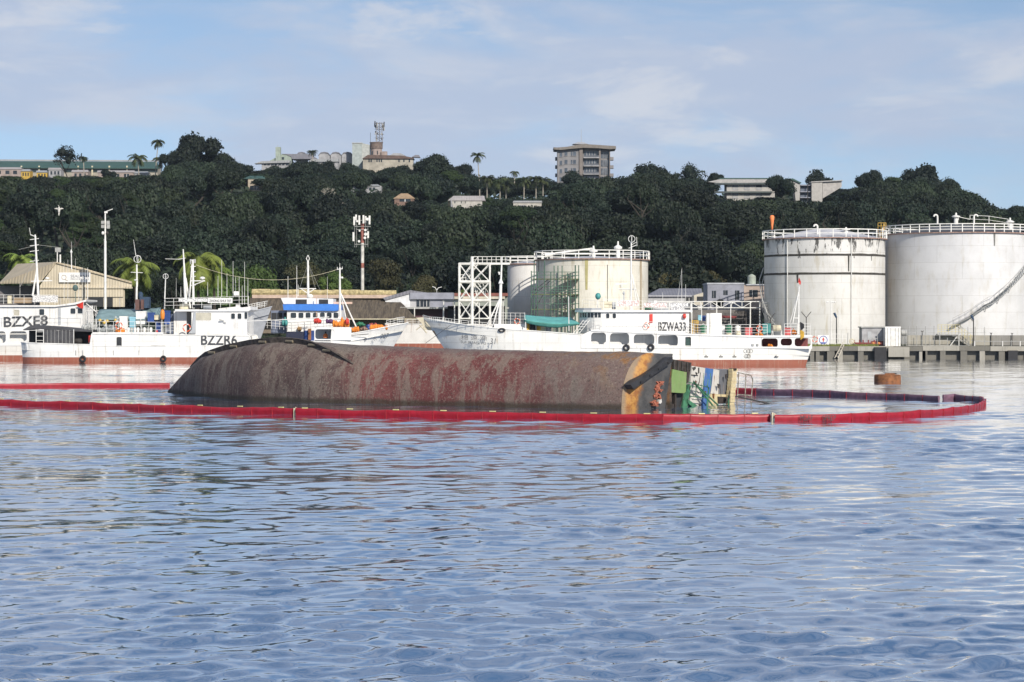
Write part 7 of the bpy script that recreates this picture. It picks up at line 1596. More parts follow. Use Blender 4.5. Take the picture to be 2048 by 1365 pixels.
# ================================================================== SHORE BUILDINGS
def shed(name, label, z, wall, roof, dep, wm, rm, d=0.0, wins=(), cat='building', soff=.25, zb=1.7):
    "wall: (x0,x1,ytop,ybot) front wall; roof: list of (x,y) outline of the roof slope drawn from the front, ridge set back by dep"
    x0, x1, t, b = wall; p = z.p((x0 + x1) / 2, b, d); o = thing(name, label, cat, (p.x, p.y, zb)); mb = MB(); mb.box(z.x(x0, d), z.x(x1, d), z.D + d, z.D + d + dep, zb - .3, z.z(t, d)); mb.build('wall', wm, o)
    if roof:
        e0, e1, r0, r1, ye, yr = roof; a = [z.p(e0, ye, d - soff), z.p(e1, ye, d - soff), z.p(r1, yr, d + dep / 2), z.p(r0, yr, d + dep / 2)]; bk = [Vector((v.x, 2 * (z.D + d + dep / 2) - v.y, v.z)) for v in a[:2]]
        th = Vector((0, 0, .12)); mb = MB(); mb.add(a + bk + [v - th for v in a] + [v - th for v in bk], [(0, 1, 2, 3), (3, 2, 5, 4), (6, 9, 8, 7), (9, 10, 11, 8), (0, 6, 7, 1), (4, 5, 11, 10), (0, 3, 9, 6), (3, 4, 10, 9), (1, 7, 8, 2), (2, 8, 11, 5)]); r = mb.build('roof', rm, o)
    for w_ in wins:
        xa, xb, ya, yb = w_[:4]; m = w_[4] if len(w_) > 4 else PANE; mb = MB(); mb.zbox(z, xa, xb, ya, yb, .08, d - .045); f_ = mb.build('window', m, o)
        if (xb - xa) / z.k > 9:
            mb = MB(); xm = (xa + xb) / 2; e = (xb - xa) * .03; mb.zbox(z, xm - e, xm + e, ya, yb, .03, d - .07); mb.build('mullion', WHITE, f_)
    return o
def ribbed(name, col, pitch=.5, var=.2, seed=0):
    if name in MATS: return MATS[name]
    n = NT(name, .55); o = n.sep(n.tc.outputs['Object']); w_ = n.math('SINE', n.math('MULTIPLY', o[0], 6.283 / pitch)); c = n.mix(n.ramp(n.noise(.4, 6, .6, n.coord(loc=(seed, 0, 0))), .3, .7), tuple(v * (1 - var) for v in col), col)
    n.color(n.mix(n.math('MULTIPLY', n.ramp(n.noise(1, 5, .6, n.coord(scale=(2, .2, .2), loc=(seed, 3, 0))), .5, .75), .4), c, tuple(v * .55 for v in col))); n.bump(w_, .5, .04); MATS[name] = n.m; return n.m
TAN = ribbed('tan_tin_roof', (.50, .42, .29)); TANL = ribbed('pale_tan_cladding', (.58, .51, .38), .4); SLATE = ribbed('slate_grey_roof', (.20, .20, .23), .5); GRN_R = ribbed('dark_green_roof', (.035, .09, .075), .8); TINW = ribbed('pale_tin_roof', (.46, .47, .47), .6); PINKR = ribbed('pink_grey_roof', (.40, .37, .36), .7)
BWALL = plain('bluish_grey_render', (.28, .29, .34), .85, .2, .8); PWALL = plain('pinkish_render', (.42, .34, .29), .85, .2, .8); CWALL = plain('cream_render', (.55, .51, .42), .85, .2, .8); LWALL = plain('light_grey_render', (.46, .46, .47), .85, .15, .8)
# tan warehouse
zA = fr('A', 330.0); o = thing('tan_warehouse', 'tan tin warehouse with white signboard on its gable', 'warehouse', (zA.x(500), 335, 1.7))
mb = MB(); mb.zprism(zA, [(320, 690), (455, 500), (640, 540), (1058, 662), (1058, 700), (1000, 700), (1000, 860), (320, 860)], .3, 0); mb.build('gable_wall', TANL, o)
mb = MB(); a = [zA.p(-8, 668, 5), zA.p(318, 662, -.2), zA.p(452, 498, -.2), zA.p(138, 515, 16)]; mb.add(a + [v - Vector((0, 0, .15)) for v in a], [(0, 1, 2, 3), (4, 7, 6, 5), (0, 4, 5, 1), (1, 5, 6, 2), (2, 6, 7, 3), (3, 7, 4, 0)]); mb.build('side_roof', TAN, o)
mb = MB(); a = [zA.p(452, 498, -.25), zA.p(1060, 660, -.25), zA.p(1060, 655, 14), zA.p(452, 500, 14)]; mb.add(a + [v - Vector((0, 0, .2)) for v in a], [(0, 1, 2, 3), (4, 7, 6, 5), (0, 4, 5, 1), (1, 5, 6, 2), (2, 6, 7, 3), (3, 7, 4, 0)]); mb.build('gable_roof', TAN, o)
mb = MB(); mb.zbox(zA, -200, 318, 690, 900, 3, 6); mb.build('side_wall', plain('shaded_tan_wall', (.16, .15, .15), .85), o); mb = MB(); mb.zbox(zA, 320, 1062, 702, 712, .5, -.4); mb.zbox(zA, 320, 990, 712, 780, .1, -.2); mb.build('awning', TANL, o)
for x0, x1 in ((700, 830), (860, 905)): mb = MB(); mb.zbox(zA, x0, x1, 785, 858, .1, -.08); mb.build('doorway', DARK, o)
for x in (480, 560, 640, 720, 800, 880, 960): mb = MB(); mb.zbox(zA, x, x + 4, 690, 860, .05, -.05); mb.build('cladding_post', LWALL, o)
sg = thing('signboard', 'white SEALAND signboard with round emblem on the tan gable', 'sign', zA.p(600, 662, -.35)); mb = MB(); mb.zbox(zA, 474, 726, 584, 662, .08, -.35); mb.build('board', plain('white_board', (.78, .77, .74), .6, .06), sg)
GREYL = plain('grey_sign_print', (.25, .25, .27), .6); lettering('SEALAND', zA.x(566, -.4), zA.x(716, -.4), zA.z(624, -.4), zA.z(602, -.4), zA.D - .37, GREYL, sg, bold=.01); lettering('PROCESSORS', zA.x(568, -.4), zA.x(716, -.4), zA.z(644, -.4), zA.z(630, -.4), zA.D - .37, GREYL, sg, bold=.0)
mb = MB(); c = zA.p(514, 622, -.38); mb.torus(c, .32, .04, 'y', 20, 5); mb.tube(c + Vector((.1, 0, -.3)), c + Vector((.55, 0, -.48)), .04); mb.build('emblem', plain('tan_print', (.5, .42, .33), .6), sg)
o = thing('roof_floodlight', 'floodlight box on a post at the warehouse gable', 'lamp', zA.p(460, 560, 2)); mb = MB(); mb.tube(zA.p(460, 545, 1), zA.p(460, 420, 1), .08); mb.build('post', RAILM, o); mb = MB(); mb.zbox(zA, 442, 486, 384, 420, .3, .9); mb.build('lamp_box', STEEL, o); mb = MB(); mb.tube(zA.p(484, 505, 1), zA.p(484, 440, 1), .12); mb.build('horn', RAILM, o)
o = thing('light_tower', 'tall white floodlight mast rising above the aft deck', 'lamp post', (zA.x(845, -10), 320, 1.7)); zL = fr('A', 320.0); mb = MB(); mb.tube((zL.x(845), 320, 1.7), zL.p(845, 330), .2, .17, n=8); mb.tube(zL.p(845, 330), zL.p(845, 100), .12, .09, n=8); mb.build('pole', RAILM, o); mb = MB(); mb.tube(zL.p(838, 100), zL.p(905, 74), .06); mb.zbox(zL, 838, 862, 92, 108, .3, -.15); mb.build('top_arm', RAILM, o)
for x, y in ((826, 185), (868, 185), (826, 210), (870, 215)): mb = MB(); c = zL.p(x, y, -.1); mb.box(c.x - .22, c.x + .22, c.y - .12, c.y + .12, c.z - .28, c.z + .28); mb.build('flood_lamp', STEEL, o)
mb = MB(); mb.tube(zL.p(818, 228), zL.p(878, 222), .05); mb.tube(zL.p(834, 320), zL.p(848, 330), .1); mb.build('lamp_bracket', STEEL, o)
for x in (826, 862): mb = MB(); mb.blob(zL.p(x, 268, -.1), .2, .2, .26, 10, 7); mb.build('camera_ball', RAILM if x < 840 else DKST, o, True)
# thatched hall
zT = fr('C', 335.0); o = thing('thatched_hall', 'long brown thatched hall with straw-capped ridge', 'hall', (zT.x(1000), 340, 1.7))
TH_ = NT('dark_thatch', .95); t_ = TH_.noise(1, 6, .65, TH_.coord(scale=(3.5, .5, .5), rot=(0, .5, 0))); TH_.color(TH_.mix(TH_.ramp(t_, .35, .65), (.055, .044, .034), (.13, .105, .075))); TH_.bump(t_, .8, .1); STR = plain('straw_cap', (.46, .38, .20), .95, .45, 2.5, bump=.8)
mb = MB(); nx_, ny_ = 40, 8; A, B, C_, D__ = zT.p(100, 745, -2), zT.p(1900, 745, -2), zT.p(1690, 530, 5), zT.p(110, 505, 5)
for j in range(ny_ + 1):
    for i in range(nx_ + 1):
        u, v_ = i / nx_, j / ny_; p = A.lerp(B, u).lerp(D__.lerp(C_, u), v_); mb.v.append((p.x, p.y - .5 * math.sin(math.pi * v_), p.z + .3 * math.sin(math.pi * v_) * .6 + .06 * noise.noise(p * 1.2)))
n_ = nx_ + 1; mb.f = [(j * n_ + i, j * n_ + i + 1, (j + 1) * n_ + i + 1, (j + 1) * n_ + i) for j in range(ny_) for i in range(nx_)]
k_ = len(mb.v); bk = [(p.x, 2 * C_.y - p.y, p.z) for p in (A, B)]; mb.v += bk; mb.f += [(ny_ * n_, ny_ * n_ + nx_, k_ + 1, k_), (nx_, k_ + 1, ny_ * n_ + nx_)]; mb.build('thatch', TH_.m, o, True)
mb = MB(); mb.zbox(zT, 130, 1640, 486, 522, 1.6, 4.0); mb.build('ridge_board', plain('pink_ridge_board', (.52, .40, .32), .8, .25), o)
mb = MB(); rr_ = random.Random(5); xs = 130; seg = []
while xs < 1680:
    L = rr_.uniform(40, 75); a, b = zT.p(xs, 457 + xs * .008, 4.5), zT.p(min(xs + L, 1685), 457 + xs * .008, 4.5); mbr = MB(); mbr.tube(a, b, rr_.uniform(.42, .52), n=10); mbr.build('straw_ridge_roll', STR, o); xs += L
mb = MB(); mb.zbox(zT, 100, 1880, 748, 900, 6, 0); mb.build('wall', plain('brown_hall_wall', (.2, .16, .12), .8), o); mb = MB(); mb.zbox(zT, 100, 1900, 742, 752, .3, -2.2); mb.build('eave_board', CREAM, o)
# low modern block
zM = fr('D', 338.0); zMC = fr('C', 338.0); o = thing('low_white_block', 'low white building with deep grey fascia right of the thatched hall', 'building', (zM.x(100), 340, 1.7)); mb = MB(); mb.zbox(zM, -200, 430, 690, 960, 8, .5); mb.build('wall', LWALL, o); mb = MB(); mb.zbox(zM, 0, 438, 636, 702, 9, 0); mb.build('fascia', BWALL, o)
mb = MB(); mb.zprism(zM, [(-260, 700), (0, 640), (0, 790), (-220, 790)], .3, .3); mb.build('side_cladding', plain('white_cladding', (.66, .67, .68), .6), o); mb = MB(); mb.zprism(zM, [(-280, 690), (0, 610), (180, 636), (0, 645), (-250, 712)], 6, .1); mb.build('side_roof', SLATE, o)
for a, b in ((66, 134), (140, 198)):
    mb = MB(); mb.zbox(zM, a, b, 708, 778, .06, .42); f_ = mb.build('window', PANE, o); mb = MB(); mb.zbox(zM, (a + b) / 2 - 2, (a + b) / 2 + 2, 708, 778, .03, .4); mb.build('mullion', WHITE, f_)
mb = MB(); mb.zbox(zM, 205, 430, 704, 790, .06, .43); mb.build('blue_wall_panel', BWALL, o); mb = MB(); mb.zbox(zM, -100, 1000, 782, 800, 3, -2); mb.build('canopy', STEEL, o); mb = MB(); mb.zbox(zM, 50, 480, 800, 900, .2, -.5); mb.build('dark_bay', plain('dark_red_bay', (.10, .05, .06), .8), o)
for x in (45, 335, 450): mb = MB(); mb.tube((zM.x(x, -2), 336, 1.7), zM.p(x, 790, -2), .08); mb.build('canopy_post', RAILM, o)
o = thing('red_roofed_shed', 'long low shed with red roof behind the stair tower', 'shed', (zM.x(720), 345, 1.7)); mb = MB(); mb.zbox(zM, 440, 990, 640, 670, 7, 6); mb.build('red_roof', plain('dull_red_roof', (.24, .09, .07), .8), o); mb = MB(); mb.zbox(zM, 440, 985, 670, 900, 6, 6.5); mb.build('wall', plain('green_grey_wall', (.30, .33, .29), .85, .2), o); mb = MB(); mb.zbox(zM, 440, 960, 668, 700, .2, 6.1); mb.build('fascia', CWALL, o)
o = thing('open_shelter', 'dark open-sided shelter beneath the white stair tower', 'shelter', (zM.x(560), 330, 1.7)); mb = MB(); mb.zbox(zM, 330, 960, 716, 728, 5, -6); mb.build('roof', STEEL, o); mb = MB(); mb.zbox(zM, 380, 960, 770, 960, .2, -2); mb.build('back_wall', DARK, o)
for x in (340, 450, 700, 940): mb = MB(); mb.tube((zM.x(x, -6), 332, 1.7), zM.p(x, 725, -6), .08); mb.build('post', RAILM, o)
o = thing('street_lamp', 'twin-armed street lamp above the low white building', 'street lamp', (zM.x(270, 8), 346, 1.7)); mb = MB(); mb.tube((zM.x(270, 8), 346, 1.7), zM.p(270, 600, 8), .06); mb.build('pole', STEEL, o); mb = MB(); mb.path([zM.p(225, 574, 8), zM.p(255, 585, 8), zM.p(270, 612, 8)], .05); mb.path([zM.p(322, 578, 8), zM.p(285, 588, 8), zM.p(270, 612, 8)], .05); mb.build('arm', RAILM, o)
# grey warehouses, office, gantry
zE_ = fr('E', 372.0); shed('grey_warehouse', 'grey warehouse with low peaked roof right of the yellowed tank', zE_, (1180, 1720, 640, 800), (1170, 1740, 1310, 1720, 650, 572), 14, LWALL, SLATE, wins=((1560, 1640, 650, 700, DARK),))
o = thing('white_gable_shed', 'white gabled shed front beside the blue-grey office', 'shed', (wx(1402, 366), 366, 1.7)); zf = fr('F', 366.0); mb = MB(); mb.zprism(zf, [(190, 350), (375, 295), (375, 480), (190, 480)], 4, 0); mb.build('gable_wall', CWALL, o); mb = MB(); mb.zbox(zf, 232, 375, 365, 430, .1, -.06); mb.build('doorway', DARK, o)
zf = fr('F', 352.0); o = thing('office_block', 'flat-roofed blue-grey office block with pink wing', 'building', (wx(1455, 352), 354, 1.7)); mb = MB(); mb.zbox(zf, 376, 872, 185, 560, 8, .0); mb.build('grey_wing', BWALL, o); mb = MB(); mb.zbox(zf, 874, 1170, 208, 560, 7, .3); mb.build('pink_wing', PWALL, o); mb = MB(); mb.zbox(zf, 370, 878, 178, 200, 8.3, -.1); mb.zbox(zf, 905, 1170, 196, 212, 7.2, .1); mb.build('parapet', plain('pale_parapet', (.42, .44, .48), .8), o)
for x0, x1, y0, y1 in ((436, 492, 286, 386), (592, 652, 280, 345), (752, 812, 282, 410), (946, 1062, 275, 372)): mb = MB(); mb.zbox(zf, x0, x1, y0, y1, .06, -.03 if x0 < 900 else .27); f_ = mb.build('window', PANE, o); mb = MB(); mb.zbox(zf, x0 + (x1 - x0) * .36, x0 + (x1 - x0) * .40, y0, y1, .03, -.06 if x0 < 900 else .24); mb.build('mullion', LWALL, f_)
o = thing('roof_water_tank', 'pale green round water tank on the office roof', 'water tank', zf.p(980, 200, 3)); mb = MB(); mb.lathe(zf.p(980, 196, 3), [(zf.m(56), 0), (zf.m(57), zf.m(90)), (zf.m(48), zf.m(118)), (.1, zf.m(138))], 18); mb.build('drum', plain('pale_green_tank', (.34, .38, .32), .6), o); mb = MB(); mb.lathe(zf.p(980, 100, 3), [(zf.m(59), 0), (zf.m(59), .06)], 18); mb.build('rim', STEEL, o)
zg = fr('F', 330.0); o = thing('pipe_gantry', 'long white steel truss gantry crossing behind the aft deck', 'gantry', (wx(1440, 330), 330, 1.7)); mb = MB()
for d in (0, 2):
    mb.tube(zg.p(-300, 435, d), zg.p(1090, 435, d), .07); mb.tube(zg.p(-300, 520, d), zg.p(1090, 520, d), .07)
mb.build('chord', RAILM, o); mb = MB(); xs = list(range(-290, 1100, 142))
for a, b in zip(xs[:-1], xs[1:]):
    mb.tube(zg.p(a, 435), zg.p(a, 520), .05); mb.tube(zg.p(a, 520 if (a // 142) % 2 else 435), zg.p(b, 435 if (a // 142) % 2 else 520), .05)
mb.build('web_member', RAILM, o)
for x in (-150, 160, 500, 960, 1088): mb = MB(); mb.tube((zg.x(x), 330, 1.7), zg.p(x, 435), .09); mb.build('column', RAILM, o)
o = thing('pipe_rack', 'dark tangle of pipes under the truss gantry', 'pipework', (wx(1480, 334), 334, 1.7)); mb = MB(); rp = random.Random(6)
for k in range(26): x = rp.uniform(700, 1120); mb.tube((zg.x(x, 4), 334 + rp.uniform(-1, 2), 1.7), zg.p(x, rp.uniform(540, 640), 4), rp.uniform(.05, .14), n=6)
for k in range(10): y = rp.uniform(560, 700); mb.tube(zg.p(rp.uniform(600, 800), y, 4), zg.p(rp.uniform(900, 1130), y, 4), rp.uniform(.06, .15), n=6)
mb.build('pipe', plain('dark_pipe', (.10, .09, .085), .7, .4, 3), o); mb = MB(); mb.tube(zg.p(570, 640, 3), zg.p(770, 650, 3), .2); mb.build('red_pipe', plain('oxide_red_pipe', (.20, .04, .04), .7, .4, 3), o); mb = MB(); mb.zbox(zg, -300, 1120, 545, 900, .3, 6); mb.build('backing_wall', plain('grey_brown_wall', (.16, .15, .14), .85, .4, .6), o)
tree(1438, 598, 26, 345, CROWN[6], 'small dark conifer-like tree before the blue-grey office', zb=1.7)
mbp = MB()
# second tank side stair backdrop, low wall behind the ships
o = thing('quay_wall', 'dark quay wall behind the moored fishing ships', 'wall', (wx(700, 309), 309, 0)); x = -95.0
while x < xl - .2: L = min(rj.uniform(4, 6), xl - .2 - x); mb = MB(); mb.box(x + .02, x + L - .02, 308.6 + rj.uniform(-.04, .04), 309.5, -1.5, 1.74); mb.build('wall_block', CONCD, o); x += L
# mast of telephone antennas at the foot of the hill
zk = fr('k2', 412.0); o = thing('phone_mast', 'red and white telephone mast crowded with white panel antennas', 'phone mast', (zk.x(1125), 412, ground_z(zk.x(1125), 412)))
for k, (y0, y1) in enumerate(((890, 960), (960, 1050), (1050, 1110), (1110, 1215), (1215, 1255), (1255, 1440))):
    mb = MB(); mb.tube(zk.p(1126, y1), zk.p(1126, y0), .30, n=10); mb.build('shaft', plain('red_mast_paint', (.34, .12, .09), .6, .4) if k in (0, 1, 4) else plain('white_mast_paint', (.62, .60, .55), .6, .3), o)
mb = MB()
for y, a, b in ((915, 1055, 1195), (865, 1055, 1195), (1062, 1060, 1170), (940, 1080, 1172)):
    mb.tube(zk.p(a, y, -.5), zk.p(b, y, -.5), .05); mb.tube(zk.p(a, y, .8), zk.p(b, y, .8), .05)
for x in (1062, 1078, 1152, 1170): mb.tube(zk.p(x, 1085, -.3), zk.p(x, 840, -.3), .04)
mb.build('antenna_frame', STEEL, o)
for x, y0, y1, d in ((1058, 835, 905, -.8), (1074, 818, 880, .6), (1100, 825, 900, -.8), (1134, 822, 890, -.8), (1152, 830, 885, .6), (1184, 826, 898, -.8), (1052, 962, 1035, -.8), (1172, 955, 1010, -.4)): mb = MB(); mb.zbox(zk, x - 7, x + 7, y0, y1, .2, d); mb.build('panel_antenna', RAILM, o)
for x, y, r_ in ((1168, 855, 12), (1150, 945, 10), (1152, 978, 13), (1146, 1008, 11), (1103, 950, 8), (1098, 1036, 10), (1083, 872, 9)): mb = MB(); c = zk.p(x, y, -.7); mb.lathe(c, [(.05, .25), (zk.m(r_), .12), (zk.m(r_), 0)], 14, 'y'); mb.build('dish_antenna', RAILM, o)

# ================================================================== BUILDINGS ON THE RIDGE
RWALL = plain('cloud_shaded_ridge_wall', (.33, .33, .34), .85, .25, .6); RCREAM = plain('cloud_shaded_ridge_cream', (.38, .35, .29), .85, .25, .6); RPINK = plain('cloud_shaded_ridge_pink', (.33, .27, .24), .85, .25, .6); RTIN = ribbed('cloud_shaded_ridge_tin', (.33, .34, .35), .6)  # ridge walls and tin darkened in colour to stand in for cloud shade

z1 = fr('k1', 800.0); o = thing('green_roofed_building', 'long building with dark green roof along the ridge', 'building', (z1.x(600), 805, ground_z(z1.x(600), 800)))
mb = MB(); a = [z1.p(-400, 428, -1), z1.p(1300, 436, -1), z1.p(1290, 386, 8), z1.p(-400, 378, 8)]; mb.add(a + [v - Vector((0, 0, .3)) for v in a], [(0, 1, 2, 3), (4, 7, 6, 5), (0, 4, 5, 1), (1, 5, 6, 2), (2, 6, 7, 3), (3, 7, 4, 0)]); mb.build('roof', GRN_R, o); mb = MB(); mb.zprism(z1, [(-400, 376), (1300, 384), (1300, 372), (60, 366), (-400, 364)], .6, 7.9); mb.build('ridge_vent', RTIN, o)
mb = MB(); mb.zbox(z1, -400, 1290, 430, 660, 8, .2); mb.build('wall', RCREAM, o); mb = MB(); mb.zbox(z1, -400, 1290, 446, 470, .2, .0); mb.build('dark_clerestory', plain('dark_green_glazing', (.03, .05, .05), .4), o)
for x in (175, 320, 755, 895, 1040, 640): mb = MB(); mb.zbox(z1, x - 6, x + 6, 418, 660, .4, -.4); mb.build('pilaster', CREAM, o)
for i, (x0, x1, t, b, rm, wm, lb) in enumerate(((-60, 172, 436, 560, PINKR, RPINK, 'pink low house with verandah at the foot of the green roof'), (174, 245, 452, 545, RTIN, plain('yellow_wall', (.5, .33, .06), .8), 'small yellow-walled hut beside the pink house'), (300, 385, 462, 540, RTIN, plain('yellow_wall', (.5, .33, .06), .8), 'small yellow hut with pale roof right of the first'), (398, 500, 440, 540, PINKR, RWALL, 'grey hut with pink roof left of the sparse tree'), (590, 720, 458, 545, PINKR, RPINK, 'pink hut right of the sparse tree'), (800, 1100, 462, 560, PINKR, RPINK, 'pink walled house with dark windows near the coconut palm'), (1100, 1212, 470, 560, RTIN, RWALL, 'pale hut under the coconut palm'))):
    zz = fr('k1', 786.0); shed('hillside_house', lb, zz, (x0, x1, t + 8, b), (x0 - 6, x1 + 6, x0, x1, t + 8, t - 6), 5, wm, rm, wins=[(x0 + (x1 - x0) * k, x0 + (x1 - x0) * (k + .14), t + 22, t + 50, PANE) for k in (.15, .45, .72)], zb=ground_z(zz.x(x0), 786) - 2)
z2 = fr('k2', 800.0)
o = thing('school_hall', 'hall with pale chimney tower and arched gable on the ridge', 'building', (z2.x(430), 803, ground_z(z2.x(430), 800))); mb = MB(); mb.zbox(z2, 414, 454, 264, 640, 2.5, 1); mb.build('chimney_tower', plain('pale_green_render', (.28, .33, .28), .85), o); mb = MB(); mb.zprism(z2, [(360, 380), (470, 322), (500, 322), (545, 350), (545, 640), (360, 640)], 6, 2); mb.build('gable_wall', plain('pale_green_render', (.28, .33, .28), .85), o); mb = MB(); mb.zprism(z2, [(462, 320), (700, 322), (760, 362), (548, 362), (545, 345), (500, 326)], 8, 1.8); mb.build('roof', SLATE, o); mb = MB(); mb.zbox(z2, 465, 484, 346, 368, .1, 1.94); mb.build('window', PANE, o); mb = MB(); mb.tube(z2.p(432, 264, 2), z2.p(432, 248, 2), .06); mb.build('roof_aerial', STEEL, o)
for i, (x0, x1) in enumerate(((585, 668), (768, 858), (865, 950), (955, 1045))):
    o = thing('arched_roof', ('arched roof with white gable left of the ridge palm', 'arched roof with white gable right of the ridge palm', 'third arched roof with white gable', 'arched roof with white gable nearest the white block')[i], 'building', (z2.x((x0 + x1) / 2), 806, ground_z(z2.x(x0), 806)), 'row of arched roofs on the ridge'); xm = (x0 + x1) / 2; mb = MB(); mb.zprism(z2, [(x0, 330), (x0 + 18, 314), (xm, 310), (x1 - 18, 314), (x1, 330), (x1, 640), (x0, 640)], 6, 6); mb.build('gable_wall', RWALL, o); mb = MB(); mb.zprism(z2, [(x0 - 6, 334), (x0 + 16, 308), (xm, 303), (x1 - 16, 308), (x1 + 6, 334), (x1 - 16, 315), (xm, 311), (x0 + 16, 315)], 7, 5.7); mb.build('roof', SLATE, o)
o = thing('verandah_block', 'white verandah block under a pale roof on the ridge', 'building', (z2.x(400), 796, ground_z(z2.x(400), 796))); mb = MB(); z2b = fr('k2', 795.0); mb.zbox(z2b, 300, 520, 396, 640, 4, .8); mb.build('wall', RWALL, o); mb = MB(); mb.zprism(z2b, [(240, 400), (300, 380), (530, 372), (530, 392), (300, 398)], 5, 0); mb.build('roof', RTIN, o)
for x in range(318, 500, 30): mb = MB(); mb.zbox(z2b, x, x + 20, 400, 414, .06, .72); mb.build('window', PANE, o)
o = thing('pale_roofed_block', 'white block with pale blue roof behind the second arched roof', 'building', (z2.x(810), 797, ground_z(z2.x(810), 797))); mb = MB(); mb.zbox(z2b, 700, 925, 380, 500, 4, 1.5); mb.build('wall', RWALL, o); mb = MB(); mb.zprism(z2b, [(680, 386), (705, 364), (925, 360), (930, 384)], 5, 1); mb.build('roof', RTIN, o)
for x in (740, 800): mb = MB(); mb.zbox(z2b, x, x + 22, 384, 406, .06, 1.42); mb.build('window', PANE, o)
o = thing('white_block', 'windowless pale green-white block beside the old water tower', 'building', (z2.x(1110), 803, ground_z(z2.x(1110), 803))); mb = MB(); mb.zbox(z2, 1042, 1122, 232, 640, 6, 1); mb.build('front_wall', plain('mint_render', (.34, .38, .37), .8), o); mb = MB(); mb.zprism(z2, [(1122, 232), (1185, 246), (1185, 640), (1122, 640)], 5, 1.3); mb.build('side_wall', plain('pale_mint_render', (.40, .42, .40), .8), o); mb = MB(); mb.zbox(z2, 1039, 1125, 228, 235, 6.4, .8); mb.build('coping', STEEL, o)  # mint wall colours lowered too, holding the same cloud shade
o = thing('water_tower', 'old brown round water tower carrying a lattice antenna mast', 'water tower', (z2.x(1240), 800, ground_z(z2.x(1240), 800))); c = z2.p(1240, 330, 2); rr = z2.m(52); mb = MB(); mb.lathe((c.x, c.y, z2.z(640)), [(rr * .9, 0), (rr * .9, z2.m(365))], 20); mb.build('tower_base', RPINK, o); mb = MB(); mb.lathe((c.x, c.y, z2.z(275)), [(rr, 0), (rr, z2.m(45)), (rr * 1.06, z2.m(46)), (rr * 1.06, z2.m(53))], 20); mb.build('tank_ring', plain('brown_concrete', (.17, .13, .11), .9, .3), o)
for x, y in ((1205, 300), (1245, 300)): mb = MB(); mb.zbox(z2, x, x + 8, 296, 325, .1, .0); mb.build('slit_window', PANE, o)
mb = MB(); bx_ = [(-.0, -.0)]
L_ = [z2.p(1238, 225, 1), z2.p(1290, 225, 1), z2.p(1264, 225, 3.5)]; Tt = [z2.p(1245, 62, 1.4), z2.p(1286, 62, 1.4), z2.p(1265, 62, 2.8)]
for a, b in zip(L_, Tt): mb.tube(a, b, .09, n=5)
for k in range(9):
    for i in range(3): a = L_[i].lerp(Tt[i], k / 9); b = L_[(i + 1) % 3].lerp(Tt[(i + 1) % 3], (k + 1) / 9); mb.tube(a, b, .05, n=4)
mb.build('lattice_mast', plain('grey_brown_lattice', (.22, .19, .17), .7), o); ra = random.Random(3)
for k in range(26): y = ra.uniform(62, 120) if k < 15 else ra.uniform(140, 215); x = 1264 + ra.choice((-1, 1)) * ra.uniform(14, 40 if k < 15 else 32); mb = MB(); mb.zbox(z2, x - 4, x + 4, y - 14, y + (14 if k < 15 else 2), .3, ra.uniform(.6, 3)); mb.build('panel_antenna', STEEL if k % 2 else DKST, o)
mb = MB()
for y in (70, 100, 120, 160, 190): mb.tube(z2.p(1226, y, 2), z2.p(1302, y, 2), .07); 
mb.tube(z2.p(1192, 230, 1), z2.p(1192, 145, 1), .06); mb.build('antenna_arm', DKST, o)
o = thing('brown_roofed_building', 'long brown-roofed building with shuttered windows below the water tower', 'building', (z2.x(1340), 797, ground_z(z2.x(1340), 797))); mb = MB(); mb.zbox(z2b, 1130, 1540, 352, 640, 6, 1); mb.build('wall', RCREAM, o); mb = MB(); mb.zprism(z2b, [(1125, 358), (1170, 328), (1450, 334), (1545, 352), (1548, 360)], 8, .4); mb.build('roof', plain('brown_tile_roof', (.13, .09, .075), .85, .3, 1), o)
for x in (1175, 1192, 1240, 1258, 1276, 1420, 1460, 1505): mb = MB(); mb.zbox(z2b, x, x + 11, 364, 388, .06, .95); mb.build('window', PANE, o)
mb = MB(); mb.zprism(z2b, [(1350, 332), (1380, 314), (1440, 316), (1480, 336)], 4, 6); mb.build('rear_roof', RTIN, o); mb = MB(); mb.zbox(z2b, 1280, 1328, 300, 340, 2, 5); mb.build('plant_room', RPINK, o); mb = MB(); mb.zprism(z2b, [(1530, 345), (1560, 328), (1590, 330), (1600, 350)], 4, 6); mb.build('end_roof', SLATE, o)
